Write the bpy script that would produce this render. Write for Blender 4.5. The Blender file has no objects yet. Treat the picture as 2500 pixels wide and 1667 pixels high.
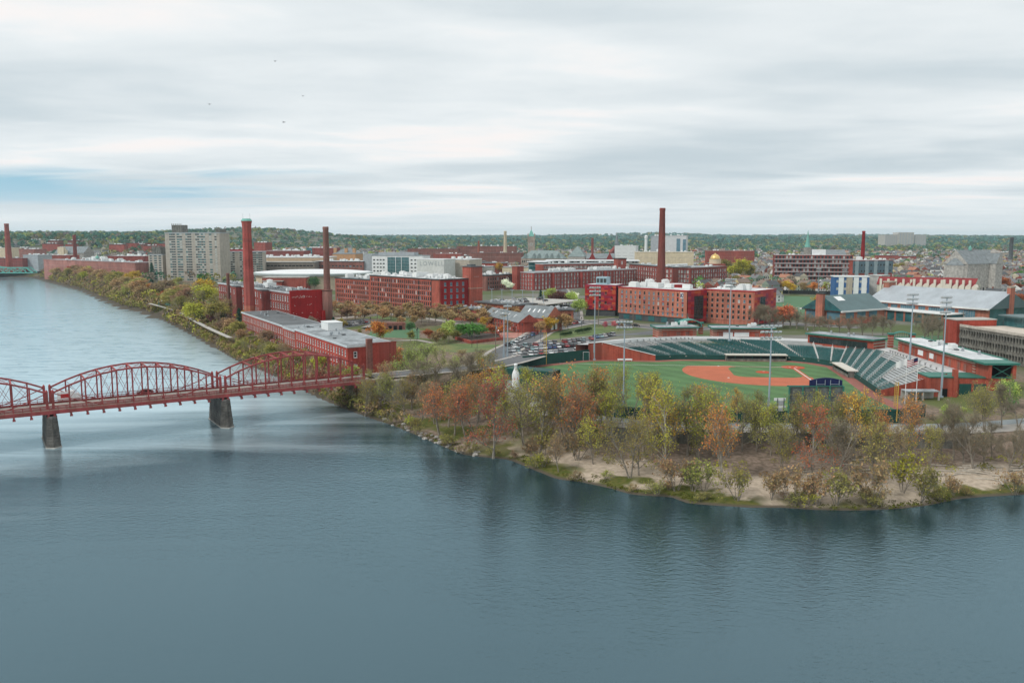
import bpy, math, random
import numpy as np
from mathutils import Vector, noise as mnoise

R = math.radians
scene = bpy.context.scene
C = scene.collection
rnd = random.Random(7)

# ------------------------------------------------------------------ camera, sky, sun, exposure
CAM_Z, FPX, VH = 54.5, 2080.0, 580.0            # metres above the river; focal length and eye line on the 2500 px frame
TH = math.atan((833.5 - VH) / FPX)
cam_data = bpy.data.cameras.new('camera')
cam_data.sensor_width = 36.0
cam_data.lens = FPX / 2500.0 * 36.0
cam_data.clip_start, cam_data.clip_end = 1.0, 60000.0
cam = bpy.data.objects.new('camera', cam_data)
cam.location = (0, 0, CAM_Z)
cam.rotation_euler = (math.pi / 2 - TH, 0, 0)
C.objects.link(cam)
scene.camera = cam
vs = scene.view_settings
vs.view_transform, vs.look, vs.gamma, vs.exposure = 'Standard', 'None', 1.0, 0.3
vs.use_curve_mapping = False
scene.cycles.max_bounces = 6
scene.cycles.diffuse_bounces = 3
scene.cycles.glossy_bounces = 3
scene.cycles.transparent_max_bounces = 4
scene.cycles.volume_bounces = 1
scene.cycles.use_denoising = True
scene.cycles.volume_max_steps = 64

SUN_EL, SUN_AZ = R(46), R(236)                   # azimuth clockwise from +Y: light comes from behind the camera, a little from its left
world = bpy.data.worlds.new('World')
scene.world = world
world.use_nodes = True
wn, wl = world.node_tree.nodes, world.node_tree.links
wn.clear()
def W(t, **k):
    n = wn.new(t)
    for a, b in k.items(): setattr(n, a, b)
    return n
def wm(op, a, b=None, c=None):
    n = W('ShaderNodeMath', operation=op)
    for i, s in enumerate((a, b, c)):
        if s is None: continue
        if isinstance(s, (int, float)): n.inputs[i].default_value = s
        else: wl.new(s, n.inputs[i])
    return n.outputs[0]
def wmix(fac, a, b):
    n = W('ShaderNodeMix', data_type='RGBA')
    wl.new(fac, n.inputs[0])
    for i, s in ((6, a), (7, b)):
        if isinstance(s, tuple): n.inputs[i].default_value = (*s, 1)
        else: wl.new(s, n.inputs[i])
    return n.outputs[2]
def wramp(x, lo, hi):
    n = W('ShaderNodeMapRange', interpolation_type='SMOOTHSTEP')
    wl.new(x, n.inputs[0]); n.inputs[1].default_value = lo; n.inputs[2].default_value = hi
    return n.outputs[0]
sky = W('ShaderNodeTexSky', sky_type='NISHITA', sun_disc=False, sun_elevation=SUN_EL, sun_rotation=SUN_AZ, air_density=1.0, dust_density=1.5, ozone_density=1.2)
tc = W('ShaderNodeTexCoord')
sep = W('ShaderNodeSeparateXYZ'); wl.new(tc.outputs['Generated'], sep.inputs[0])
dz = wm('ADD', wm('MAXIMUM', sep.outputs[2], 0.0), 0.045)      # the cloud deck is a flat layer seen in perspective
px, py = wm('DIVIDE', sep.outputs[0], dz), wm('DIVIDE', sep.outputs[1], dz)
def cloud_noise(sx, sy, ox, detail, dist, rough=0.55):
    cb = W('ShaderNodeCombineXYZ')
    wl.new(wm('ADD', wm('MULTIPLY', px, sx), ox), cb.inputs[0]); wl.new(wm('MULTIPLY', py, sy), cb.inputs[1])
    n = W('ShaderNodeTexNoise'); n.inputs['Scale'].default_value = 1.0
    n.inputs['Detail'].default_value = detail; n.inputs['Distortion'].default_value = dist; n.inputs['Roughness'].default_value = rough
    wl.new(cb.outputs[0], n.inputs['Vector'])
    return n.outputs[0]
n_big = cloud_noise(0.20, 0.34, 3.7, 3, 0.5, 0.5)
n_mid = cloud_noise(0.5, 0.8, 8.1, 4, 0.6, 0.48)
n_fine = cloud_noise(1.5, 1.9, 2.3, 5, 0.4, 0.6)
shade = wm('ADD', wm('ADD', wm('MULTIPLY', n_big, 0.62), wm('MULTIPLY', n_mid, 0.26)), wm('MULTIPLY', n_fine, 0.12))
cloud = wmix(wramp(shade, 0.35, 0.62), (4.7, 5.4, 5.8), (7.3, 7.6, 7.7))
warm = wramp(shade, 0.54, 0.62)
cloud = wmix(warm, cloud, (8.0, 7.6, 7.45))
# one break in the cloud deck, away to the left
hx, hy = wm('DIVIDE', wm('ADD', px, 5.4), 2.6), wm('DIVIDE', wm('SUBTRACT', py, 9.6), 2.3)
hole = wm('SUBTRACT', 1.0, wm('SQRT', wm('ADD', wm('MULTIPLY', hx, hx), wm('MULTIPLY', hy, hy))))
hole = wm('ADD', hole, wm('MULTIPLY', wm('SUBTRACT', n_mid, 0.5), 3.0))
gap = wm('MULTIPLY', wramp(hole, -0.25, 1.0), 0.95)
blue = wmix(wramp(sep.outputs[2], 0.0, 0.4), (2.4, 4.6, 5.9), sky.outputs[0])
skyc = wmix(gap, cloud, blue)
hz = wramp(sep.outputs[2], 0.07, 0.0)                             # thicker cloud towards the horizon
skyc = wmix(wm('MULTIPLY', hz, 0.6), skyc, (7.2, 7.5, 7.65))
bg = W('ShaderNodeBackground'); bg.inputs[1].default_value = 0.1
wl.new(skyc, bg.inputs[0])
wo = W('ShaderNodeOutputWorld'); wl.new(bg.outputs[0], wo.inputs[0])

sun_d = bpy.data.lights.new('sun', 'SUN')
sun_d.energy, sun_d.angle, sun_d.color = 1.5, R(12), (1.0, 0.96, 0.90)
sun = bpy.data.objects.new('sun', sun_d)
sdir = Vector((math.sin(SUN_AZ) * math.cos(SUN_EL), math.cos(SUN_AZ) * math.cos(SUN_EL), math.sin(SUN_EL)))
sun.rotation_euler = (-sdir).to_track_quat('-Z', 'Y').to_euler()
sun.location = (0, 0, 300)
C.objects.link(sun)

# ------------------------------------------------------------------ survey: map positions read off the photograph
_c, _s = math.cos(TH), math.sin(TH)
def at(u, v, z=8.0):
    """plan position of the ground point (height z) that the photograph shows at (u, v)"""
    zz = 833.5 - v
    Y, Z = FPX * _c + zz * _s, -FPX * _s + zz * _c
    t = (z - CAM_Z) / Z
    return ((u - 1250) * t, Y * t)
def zat(v, y):
    zz = 833.5 - v
    return CAM_Z + y * (-FPX * _s + zz * _c) / (FPX * _c + zz * _s)
def uat(u, y, z=8.0):
    """x of the point at depth y and height z seen at column u"""
    return (u - 1250) / FPX * (y * _c - (z - CAM_Z) * _s)
def pix(x, y, z):
    d = z - CAM_Z
    c = y * _c - d * _s
    return (1250 + FPX * x / c, 833.5 - FPX * (y * _s + d * _c) / c)

# ------------------------------------------------------------------ mesh and object helpers
class MB:
    def __init__(s): s.v, s.f, s.m = [], [], []
    def add(s, vs_, fs, m=0):
        b = len(s.v); s.v += [tuple(q) for q in vs_]
        for f in fs: s.f.append(tuple(b + i for i in f)); s.m.append(m)
        return s
    def quad(s, a, b, c, d, m=0): return s.add((a, b, c, d), ((0, 1, 2, 3),), m)
    def poly(s, pts, m=0): return s.add(pts, (tuple(range(len(pts))),), m)
    def box(s, x0, x1, y0, y1, z0, z1, m=0):
        return s.add([(x0,y0,z0),(x1,y0,z0),(x1,y1,z0),(x0,y1,z0),(x0,y0,z1),(x1,y0,z1),(x1,y1,z1),(x0,y1,z1)],
                     [(0,3,2,1),(4,5,6,7),(0,1,5,4),(1,2,6,5),(2,3,7,6),(3,0,4,7)], m)
    def prism(s, pts, z0, z1, m=0, mtop=None):
        n = len(pts)
        s.add([(x,y,z0) for x,y in pts] + [(x,y,z1) for x,y in pts], [(i,(i+1)%n,n+(i+1)%n,n+i) for i in range(n)], m)
        s.add([(x,y,z1) for x,y in pts], [tuple(range(n))], m if mtop is None else mtop)
        return s
    def beam(s, p, q, w, h=None, m=0):
        h = h or w
        p, q = Vector(p), Vector(q); d = (q - p)
        if d.length < 1e-6: return s
        d.normalize()
        up = Vector((0,0,1)) if abs(d.z) < 0.95 else Vector((0,1,0))
        a = d.cross(up).normalized() * (w/2); b = a.cross(d).normalized() * (h/2)
        vs_ = [p-a-b, p+a-b, p+a+b, p-a+b, q-a-b, q+a-b, q+a+b, q-a+b]
        return s.add(vs_, [(0,3,2,1),(4,5,6,7),(0,1,5,4),(1,2,6,5),(2,3,7,6),(3,0,4,7)], m)
    def tube(s, p, q, r0, r1, n=6, m=0, cap=True):
        p, q = Vector(p), Vector(q); d = (q - p).normalized()
        up = Vector((0,0,1)) if abs(d.z) < 0.9 else Vector((1,0,0))
        a = d.cross(up).normalized(); b = a.cross(d)
        vs_ = []
        for c, r in ((p, r0), (q, r1)):
            for k in range(n):
                t = 2*math.pi*k/n
                vs_.append(c + a*(math.cos(t)*r) + b*(math.sin(t)*r))
        fs = [(k,(k+1)%n,n+(k+1)%n,n+k) for k in range(n)]
        if cap: fs.append(tuple(range(n, 2*n)))
        return s.add(vs_, fs, m)
    def lathe(s, prof, n=16, cx=0, cy=0, m=0, rot=0.0, cap=True):
        vs_, fs = [], []
        for r, z in prof:
            for k in range(n):
                t = 2*math.pi*k/n + rot
                vs_.append((cx + r*math.cos(t), cy + r*math.sin(t), z))
        for i in range(len(prof)-1):
            for k in range(n):
                fs.append((i*n+k, i*n+(k+1)%n, (i+1)*n+(k+1)%n, (i+1)*n+k))
        if cap: fs.append(tuple((len(prof)-1)*n + k for k in range(n)))
        return s.add(vs_, fs, m)
    def gable(s, x0, x1, y0, y1, z0, zr, ov=0.4, m=0, mg=None, axis='x', hip=0.0):
        """ridge roof over a rectangle, ridge along axis; hip moves the ridge ends in"""
        if axis == 'x':
            ym = (y0+y1)/2
            a,b,c,d = (x0-ov,y0-ov,z0),(x1+ov,y0-ov,z0),(x1+ov,y1+ov,z0),(x0-ov,y1+ov,z0)
            e,f = (x0-ov+hip,ym,zr),(x1+ov-hip,ym,zr)
        else:
            xm = (x0+x1)/2
            a,b,c,d = (x1+ov,y0-ov,z0),(x1+ov,y1+ov,z0),(x0-ov,y1+ov,z0),(x0-ov,y0-ov,z0)
            e,f = (xm,y0-ov+hip,zr),(xm,y1+ov-hip,zr)
        s.add((a,b,f,e),((0,1,2,3),),m); s.add((c,d,e,f),((0,1,2,3),),m)
        g = m if mg is None else mg
        s.add((d,a,e),((0,1,2),),g); s.add((b,c,f),((0,1,2),),g)
        s.add((a,d,c,b),((0,1,2,3),),m)
        return s
    def mesh(s, name, mats, smooth=False):
        me = bpy.data.meshes.new(name)
        me.from_pydata(s.v, [], s.f)
        for mt in (mats if isinstance(mats, (list, tuple)) else [mats]): me.materials.append(mt)
        if any(s.m): me.polygons.foreach_set('material_index', s.m)
        if smooth: me.polygons.foreach_set('use_smooth', [True]*len(s.f))
        me.update()
        return me
    def build(s, name, mats, parent=None, loc=(0,0,0), rz=0.0, smooth=False, **props):
        return link(name, s.mesh(name, mats, smooth), parent, loc, rz, **props)

def link(name, data, parent=None, loc=(0,0,0), rz=0.0, **props):
    o = bpy.data.objects.new(name, data)
    o.location = loc
    if rz: o.rotation_euler = (0, 0, rz)
    if parent is not None: o.parent = parent
    for k, v in props.items(): o[k] = v
    C.objects.link(o)
    return o
def thing(name, label, cat, loc=(0,0,0), rz=0.0, group=None):
    o = link(name, None, None, loc, rz, label=label, category=cat)
    o.empty_display_size = 1.0
    if group: o['group'] = group
    return o
def struct(name, mb, mats, **k):
    o = mb.build(name, mats, **k); o['kind'] = 'structure'
    return o
def copy_tree(o, parent=None):
    c = o.copy(); C.objects.link(c); c.parent = parent
    for ch in o.children: copy_tree(ch, c)
    return c
ORD = ['first','second','third','fourth','fifth','sixth','seventh','eighth','ninth','tenth','eleventh','twelfth','thirteenth','fourteenth','fifteenth','sixteenth','seventeenth','eighteenth','nineteenth']
TENS = ['','','twent','thirt','fort','fift','sixt','sevent','eight','ninet']
def ordinal(i):
    n = i + 1
    if n < 20: return ORD[n-1]
    if n >= 100: return '%dth' % n
    return TENS[n//10] + ('ieth' if n % 10 == 0 else 'y-' + ORD[n%10-1])
def label_row(objs, text, key=lambda o: o.location.x / max(o.location.y, 1)):
    """the same words for a row of look-alikes plus each one's place counted along the row"""
    objs = sorted(objs, key=key)
    for i, o in enumerate(objs):
        if len(objs) == 1: o['label'] = text
        elif i == len(objs) - 1: o['label'] = text + ', last from the left'
        else: o['label'] = text + ', ' + ordinal(i) + ' from the left'

# ------------------------------------------------------------------ materials
MATS = {}
def mat(name, rgb, rough=0.8, var=0.18, scale=0.35, metallic=0.0, objcol=False, streak=0.0, spec=0.3, hue=None):
    if name in MATS: return MATS[name]
    m = bpy.data.materials.new(name); m.use_nodes = True
    nt = m.node_tree; n, l = nt.nodes, nt.links
    b = n['Principled BSDF']
    b.inputs['Roughness'].default_value = rough; b.inputs['Metallic'].default_value = metallic
    b.inputs['Specular IOR Level'].default_value = spec
    geo = n.new('ShaderNodeNewGeometry')
    if objcol:
        oi = n.new('ShaderNodeObjectInfo'); col = oi.outputs['Color']
    else:
        rg = n.new('ShaderNodeRGB'); rg.outputs[0].default_value = (*rgb, 1); col = rg.outputs[0]
    def noise(sc, det=3, vec=None):
        t = n.new('ShaderNodeTexNoise'); t.inputs['Scale'].default_value = sc; t.inputs['Detail'].default_value = det
        l.new(vec or geo.outputs['Position'], t.inputs['Vector']); return t.outputs[0]
    def mulv(c, f, amt):
        mr = n.new('ShaderNodeMapRange'); l.new(f, mr.inputs[0])
        mr.inputs[1].default_value = 0.3; mr.inputs[2].default_value = 0.7
        mr.inputs[3].default_value = 1 - amt; mr.inputs[4].default_value = 1 + amt
        x = n.new('ShaderNodeMix'); x.data_type = 'RGBA'; x.blend_type = 'MULTIPLY'; x.inputs[0].default_value = 1
        l.new(c, x.inputs[6]); l.new(mr.outputs[0], x.inputs[7]); return x.outputs[2]
    if var:
        col = mulv(col, noise(scale, 4), var)
        col = mulv(col, noise(scale * 9, 2), var * 0.6)
    if hue:
        x = n.new('ShaderNodeMix'); x.data_type = 'RGBA'
        mr = n.new('ShaderNodeMapRange'); l.new(noise(scale * 0.5, 5), mr.inputs[0])
        mr.inputs[1].default_value = 0.48; mr.inputs[2].default_value = 0.62
        l.new(mr.outputs[0], x.inputs[0]); l.new(col, x.inputs[6]); x.inputs[7].default_value = (*hue, 1); col = x.outputs[2]
    if streak:
        mp = n.new('ShaderNodeMapping'); mp.inputs['Scale'].default_value = (1.1, 1.1, 0.06)
        l.new(geo.outputs['Position'], mp.inputs['Vector'])
        col = mulv(col, noise(1.0, 3, mp.outputs[0]), streak)
    l.new(col, b.inputs['Base Color'])
    MATS[name] = m
    return m
def brick(name, rgb, **k):
    k.setdefault('hue', tuple(.70*c + .30*d for c, d in zip(rgb, (0.13, 0.080, 0.065))))
    return mat(name, rgb, rough=0.9, var=0.24, scale=0.16, streak=0.2, spec=0.15, **k)

M_brick   = brick('mill_brick', (0.32, 0.082, 0.062))
M_brick2  = brick('dark_brick', (0.26, 0.068, 0.057))
M_brick3  = brick('orange_brick', (0.43, 0.145, 0.095))
M_brick4  = brick('old_brown_brick', (0.24, 0.105, 0.085))
M_brickR  = brick('painted_red_brick', (0.31, 0.022, 0.024))
M_brickRw = brick('worn_red_paint_brick', (0.33, 0.016, 0.015))
M_pinkbr  = brick('pinkish_brick', (0.33, 0.15, 0.125))
M_stone   = mat('grey_stone', (0.30, 0.285, 0.26), var=0.3, scale=0.5)
M_granite = mat('granite', (0.40, 0.39, 0.36), var=0.3, scale=0.6)
M_tan     = mat('tan_concrete', (0.41, 0.355, 0.285), var=0.12, streak=0.1)
M_cream   = mat('cream_render', (0.62, 0.53, 0.38), var=0.1, streak=0.08)
M_conc    = mat('concrete', (0.42, 0.41, 0.38), var=0.15, scale=0.4, streak=0.08)
M_concd   = mat('weathered_concrete', (0.17, 0.165, 0.145), var=0.35, scale=0.5, streak=0.25)
M_white   = mat('white_paint', (0.74, 0.76, 0.76), rough=0.6, var=0.06)
M_panel   = mat('white_panel', (0.70, 0.72, 0.71), rough=0.5, var=0.05)
M_grey    = mat('grey_metal', (0.34, 0.37, 0.39), rough=0.5, var=0.12)
M_silver  = mat('bare_aluminium', (0.60, 0.62, 0.63), rough=0.4, var=0.1, metallic=0.4)
M_roofd   = mat('dark_membrane_roof', (0.115, 0.125, 0.13), var=0.3, scale=0.12, rough=0.75)
M_roofg   = mat('grey_membrane_roof', (0.27, 0.30, 0.315), var=0.42, scale=0.13, rough=0.7)
M_roofl   = mat('light_membrane_roof', (0.58, 0.60, 0.61), var=0.26, scale=0.10, rough=0.6)
M_slate   = mat('slate_roof', (0.20, 0.225, 0.235), var=0.2, scale=0.4)
M_metalr  = mat('standing_seam_roof', (0.40, 0.44, 0.47), var=0.12, scale=0.15, rough=0.45, metallic=0.2)
M_tealr   = mat('dark_teal_metal_roof', (0.090, 0.145, 0.150), var=0.12, scale=0.15, rough=0.5)
M_copper  = mat('verdigris_copper', (0.17, 0.40, 0.34), var=0.2, scale=0.4)
M_green   = mat('green_fascia', (0.035, 0.17, 0.13), rough=0.5, var=0.12)
M_dgreen  = mat('dark_green_wall', (0.012, 0.068, 0.058), rough=0.6, var=0.12, streak=0.08)
M_seat    = mat('green_plastic_seat', (0.055, 0.190, 0.190), rough=0.45, var=0.12)
M_glass   = mat('window_glass', (0.022, 0.032, 0.036), rough=0.12, var=0.3, scale=0.8, spec=0.6)
M_glassb  = mat('blue_glass', (0.10, 0.21, 0.27), rough=0.08, var=0.25, scale=0.3, spec=0.7)
M_glasst  = mat('teal_glass', (0.035, 0.13, 0.14), rough=0.08, var=0.3, scale=0.3, spec=0.7)
M_blind   = mat('pale_blind_glass', (0.42, 0.44, 0.42), rough=0.4, var=0.2, scale=0.9)
M_black   = mat('black_opening', (0.006, 0.007, 0.008), var=0.0)
M_sand    = mat('sand', (0.50, 0.42, 0.33), var=0.15)
M_asph    = mat('asphalt', (0.135, 0.14, 0.145), var=0.16, scale=0.08, rough=0.9)
M_walk    = mat('pale_pavement', (0.37, 0.345, 0.315), var=0.12, scale=0.25)
M_lawn    = mat('lawn_grass', (0.115, 0.165, 0.060), var=0.25, scale=0.12, rough=0.95, hue=(0.18, 0.185, 0.075))
M_field   = mat('ball_field_grass', (0.085, 0.175, 0.070), var=0.10, scale=0.10, rough=0.95)
M_turf    = mat('artificial_turf', (0.085, 0.175, 0.090), var=0.06, scale=0.05, rough=0.95)
M_clay    = mat('red_clay', (0.45, 0.128, 0.062), var=0.10, scale=0.25)
M_clayd   = mat('warning_track_clay', (0.27, 0.105, 0.080), var=0.12, scale=0.25)
M_clayr   = mat('raked_home_plate_clay', (0.43, 0.070, 0.026), var=0.08, scale=0.4)
M_paintw  = mat('white_line_paint', (0.78, 0.78, 0.76), var=0.06)
M_bridge  = mat('red_bridge_paint', (0.33, 0.062, 0.062), rough=0.65, var=0.25, scale=0.6, streak=0.15, hue=(0.25, 0.060, 0.052))
M_gbridge = mat('green_bridge_paint', (0.11, 0.36, 0.30), rough=0.6, var=0.1)
M_pole    = mat('galvanised_pole', (0.30, 0.37, 0.42), rough=0.5, var=0.08)
M_wood    = mat('weathered_timber', (0.20, 0.165, 0.13), var=0.25, scale=0.8)
M_bark    = mat('grey_brown_bark', (0.235, 0.205, 0.170), var=0.3, scale=1.2, rough=0.95)
M_barkp   = mat('pale_bark', (0.36, 0.33, 0.28), var=0.3, scale=1.2, rough=0.95)
M_drift   = mat('bleached_driftwood', (0.44, 0.40, 0.34), var=0.25, scale=1.0, rough=0.95)
M_yellow  = mat('yellow_paint', (0.55, 0.36, 0.07), var=0.1)
M_navy    = mat('navy_panel', (0.010, 0.016, 0.075), var=0.1, rough=0.4)
M_car     = mat('car_paint', (0.5, 0.5, 0.5), rough=0.25, var=0.0, objcol=True, spec=0.6)
M_tyre    = mat('black_rubber', (0.015, 0.015, 0.016), var=0.0)
M_redp    = mat('red_cladding', (0.36, 0.014, 0.018), rough=0.5, var=0.06)
M_redp2   = mat('crimson_cladding', (0.25, 0.016, 0.050), rough=0.5, var=0.06)
M_redp3   = mat('light_red_cladding', (0.44, 0.045, 0.045), rough=0.5, var=0.06)
M_orgp    = mat('orange_cladding', (0.48, 0.09, 0.025), rough=0.5, var=0.06)
M_redroof = mat('red_shingle_roof', (0.23, 0.034, 0.036), var=0.18, scale=0.3)
M_gold    = mat('gilded_dome', (0.72, 0.50, 0.18), rough=0.3, var=0.12, metallic=0.6)
M_objwall = mat('house_wall', (0.5, 0.5, 0.5), var=0.08, objcol=True)

# leaves: each tree's own colour (object colour), varied leaf by leaf; attribute "leaf" tells leaf from twig
def leaf_material(name, twig):
    m = bpy.data.materials.new(name); m.use_nodes = True
    n, l = m.node_tree.nodes, m.node_tree.links
    b = n['Principled BSDF']; b.inputs['Roughness'].default_value = 0.9; b.inputs['Specular IOR Level'].default_value = 0.1
    oi = n.new('ShaderNodeObjectInfo'); a = n.new('ShaderNodeAttribute'); a.attribute_name = 'leaf'
    sp = n.new('ShaderNodeSeparateColor'); l.new(a.outputs['Color'], sp.inputs[0])
    mr = n.new('ShaderNodeMapRange'); l.new(sp.outputs[1], mr.inputs[0]); mr.inputs[3].default_value = 0.55; mr.inputs[4].default_value = 1.5
    mu = n.new('ShaderNodeMix'); mu.data_type = 'RGBA'; mu.blend_type = 'MULTIPLY'; mu.inputs[0].default_value = 1
    l.new(oi.outputs['Color'], mu.inputs[6]); l.new(mr.outputs[0], mu.inputs[7])
    hs = n.new('ShaderNodeHueSaturation'); l.new(mu.outputs[2], hs.inputs['Color'])
    h = n.new('ShaderNodeMapRange'); l.new(sp.outputs[2], h.inputs[0]); h.inputs[3].default_value = 0.475; h.inputs[4].default_value = 0.525
    l.new(h.outputs[0], hs.inputs['Hue'])
    mx = n.new('ShaderNodeMix'); mx.data_type = 'RGBA'; l.new(sp.outputs[0], mx.inputs[0])
    mx.inputs[6].default_value = (*twig, 1); l.new(hs.outputs[0], mx.inputs[7])
    l.new(mx.outputs[2], b.inputs['Base Color'])
    tr = n.new('ShaderNodeBsdfTranslucent'); l.new(mx.outputs[2], tr.inputs[0])
    ms = n.new('ShaderNodeMixShader'); ms.inputs[0].default_value = 0.25
    l.new(b.outputs[0], ms.inputs[1]); l.new(tr.outputs[0], ms.inputs[2])
    l.new(ms.outputs[0], n['Material Output'].inputs[0])
    return m
M_leaf = leaf_material('spring_leaves', (0.255, 0.220, 0.155))

# ------------------------------------------------------------------ terrain: ground sheet to the horizon, river, far hills
SHORE = [(-5200,1260),(-1200,1235),(-760,1205),(-655,1175),(-628.8,1140.1),(-515,982.9),(-437.8,877.7),(-352.1,743),(-292.6,651.8),(-269.4,628.6),(-222,550.1),(-184.2,486.7),(-145.9,418.8),(-116.9,367.4),(-104.6,351.3),(-89,327),(-74.8,303.1),(-64.8,286.4),(-52.3,267.8),(-41.7,253.3),(-35.3,245.4),(-26.1,231.5),(-16.5,216.8),(-12.8,211),(-8.3,208.8),(-0.6,205.8),(5.6,195.9),(10.3,188.6),(15.1,186.8),(21.4,181.8),(25.5,177),(29.1,176.1),(33.6,175.4),(36.4,171),(41.5,169.5),(48.2,168.1),(55.3,168.1),(61,166.7),(68.7,166.1),(78,167.2),(85.3,169.5),(93.8,173.9),(100.1,175.4),(109.6,177),(135,177),(180,172),(400,150),(5200,-300)]
SH = np.array(SHORE)
def shore_distance(X, Y):
    """signed distance to the waterline, land positive"""
    P = np.stack([X.ravel(), Y.ravel()], 1)
    best = np.full(len(P), 1e9)
    for a, b in zip(SH[:-1], SH[1:]):
        ab = b - a
        t = np.clip(((P - a) @ ab) / (ab @ ab), 0, 1)
        d = np.hypot(P[:,0] - a[0] - t*ab[0], P[:,1] - a[1] - t*ab[1])
        best = np.minimum(best, d)
    poly = np.vstack([SH, [(5200, 30000), (-5200, 30000)]])
    inside = np.zeros(len(P), bool)
    j = len(poly) - 1
    for i in range(len(poly)):
        xi, yi = poly[i]; xj, yj = poly[j]
        cond = ((yi > P[:,1]) != (yj > P[:,1]))
        with np.errstate(divide='ignore', invalid='ignore'):
            xin = (xj - xi) * (P[:,1] - yi) / (yj - yi) + xi
        inside ^= cond & (P[:,0] < xin)
        j = i
    wide = np.abs(P[:,0]) > 5200
    inside |= wide & (P[:,1] > 1240)
    return np.where(inside, best, -best).reshape(X.shape)
def sstep(a, b, x):
    t = np.clip((x - a) / (b - a), 0, 1)
    return t*t*(3 - 2*t)
def wavy(X, Y, s, seed=0.0):
    return (np.sin(X/s*1.3 + 1.7*np.sin(Y/s*0.7 + seed) + seed) + np.sin(Y/s*1.1 + 1.3*np.sin(X/s*0.9 - seed)) + np.sin((X+Y)/s*0.63 + seed*2)) / 3
HILLS = [(-1150,1900,420,330,22),(-860,1950,330,300,13),(-1600,2300,700,500,26),(-980,3050,330,700,27),(-760,3300,380,800,20),(-1500,3300,700,700,30),(-2600,3600,1200,900,40)]
RWC = np.array([(-8,292),(-4,270),(3,248),(12,231),(23,220.5),(40,213.6),(70,212.2),(105,210.8),(122,213),(140,219),(165,227),(240,240),(340,252)], float)
def walk_distance(X, Y):
    best = np.full(X.shape, 1e9); side = np.zeros(X.shape)
    for a, b in zip(RWC[:-1], RWC[1:]):
        ab = b - a; t = np.clip(((X-a[0])*ab[0] + (Y-a[1])*ab[1]) / (ab @ ab), 0, 1)
        d = np.hypot(X-a[0]-t*ab[0], Y-a[1]-t*ab[1]); s_ = ab[0]*(Y-a[1]) - ab[1]*(X-a[0])
        side = np.where(d < best, s_, side); best = np.minimum(best, d)
    return best, side
def ground_z(X, Y, sd=None):
    X = np.asarray(X, float); Y = np.asarray(Y, float)
    if sd is None: sd = shore_distance(X, Y)
    near = np.interp(sd, [-40,-6,0,3,12,24,33,40,60], [-4,-1.2,0,0.7,1.5,2.2,2.8,3.2,5.0])
    steep = np.interp(sd, [-40,-6,0,2,6,10,24], [-4,-1.5,0,1.8,6.0,7.9,8.0])
    w = sstep(-75, -25, X) * (1 - sstep(420, 480, Y))
    z = steep*(1-w) + near*w
    inland = sd > 40
    city = 8.0 - 2.05 * (sstep(-12, 2, X) * (1 - sstep(136, 142, X)) * (1 - sstep(338, 352, Y))) * (Y < 360)
    zc = np.where(w > 0.02, city, 8.0)
    t = sstep(34, 52, sd)
    z = z*(1-t) + zc*t
    # stadium top concourse stands above the street
    bump = sstep(14, 4, np.maximum(np.abs(X - 92) - 42, 0) + np.maximum(np.abs(Y - 366) - 8, 0))
    z = z + (11.3 - z) * bump * (sd > 60)
    far = sstep(1100, 7500, Y) * 34 + sstep(3500, 9500, Y) * (10 + 6*wavy(X, Y, 1400, 2.0)) * sstep(-9000, -2500, -np.abs(X)) 
    z = z + np.where(sd > 60, far, 0) * sstep(60, 400, sd)
    for cx, cy, sx, sy, h in HILLS:
        z = z + h * np.exp(-((X-cx)/sx)**2 - ((Y-cy)/sy)**2) * sstep(100, 500, sd)
    z = z + np.where(sd > 0, 26 * np.exp(-((X-4300)/1500)**2 - ((Y-11000)/1600)**2) + 30*np.exp(-((X-1200)/600)**2 - ((Y-7600)/700)**2), 0)
    wd, ws = walk_distance(X, Y)
    wall = (ws < 0) & (X > 13) & (X < 113)
    k = np.where(wall, sstep(3.0, 1.0, wd), sstep(13, 6.5, wd)) * (sd > 6)
    z = z*(1-k) + 6.12*k
    z = z + np.where((sd > 3) & (sd < 34) & (w > .5), 0.22*wavy(X, Y, 5, 1.0), 0)
    return z
def gz(x, y): return float(ground_z(np.array([[x]]), np.array([[y]]))[0,0])

gx = np.unique(np.concatenate([np.arange(-230, 190, 3.0), np.arange(-1300, -230, 18.0), np.arange(190, 1300, 22.0), np.linspace(1300, 16000, 44), -np.linspace(1300, 16000, 44)]))
gy = np.unique(np.concatenate([np.arange(-400, 130, 53.0), np.arange(130, 420, 3.0), np.arange(420, 1260, 12.0), np.linspace(1260, 4000, 60), np.linspace(4000, 16000, 44)]))
GX, GY = np.meshgrid(gx, gy)
SD = shore_distance(GX, GY)
GZ = ground_z(GX, GY, SD)
nx, ny = len(gx), len(gy)
verts = np.stack([GX.ravel(), GY.ravel(), GZ.ravel()], 1)
ii = (np.arange(ny-1)[:,None]*nx + np.arange(nx-1)[None,:]).ravel()
faces = np.stack([ii, ii+1, ii+nx+1, ii+nx], 1)
gm = bpy.data.meshes.new('ground')
gm.from_pydata(verts.tolist(), [], faces.tolist())
at_sd = gm.attributes.new('shore', 'FLOAT', 'POINT'); at_sd.data.foreach_set('value', SD.ravel().astype(np.float32))
gm.polygons.foreach_set('use_smooth', [True]*len(gm.polygons))
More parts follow.
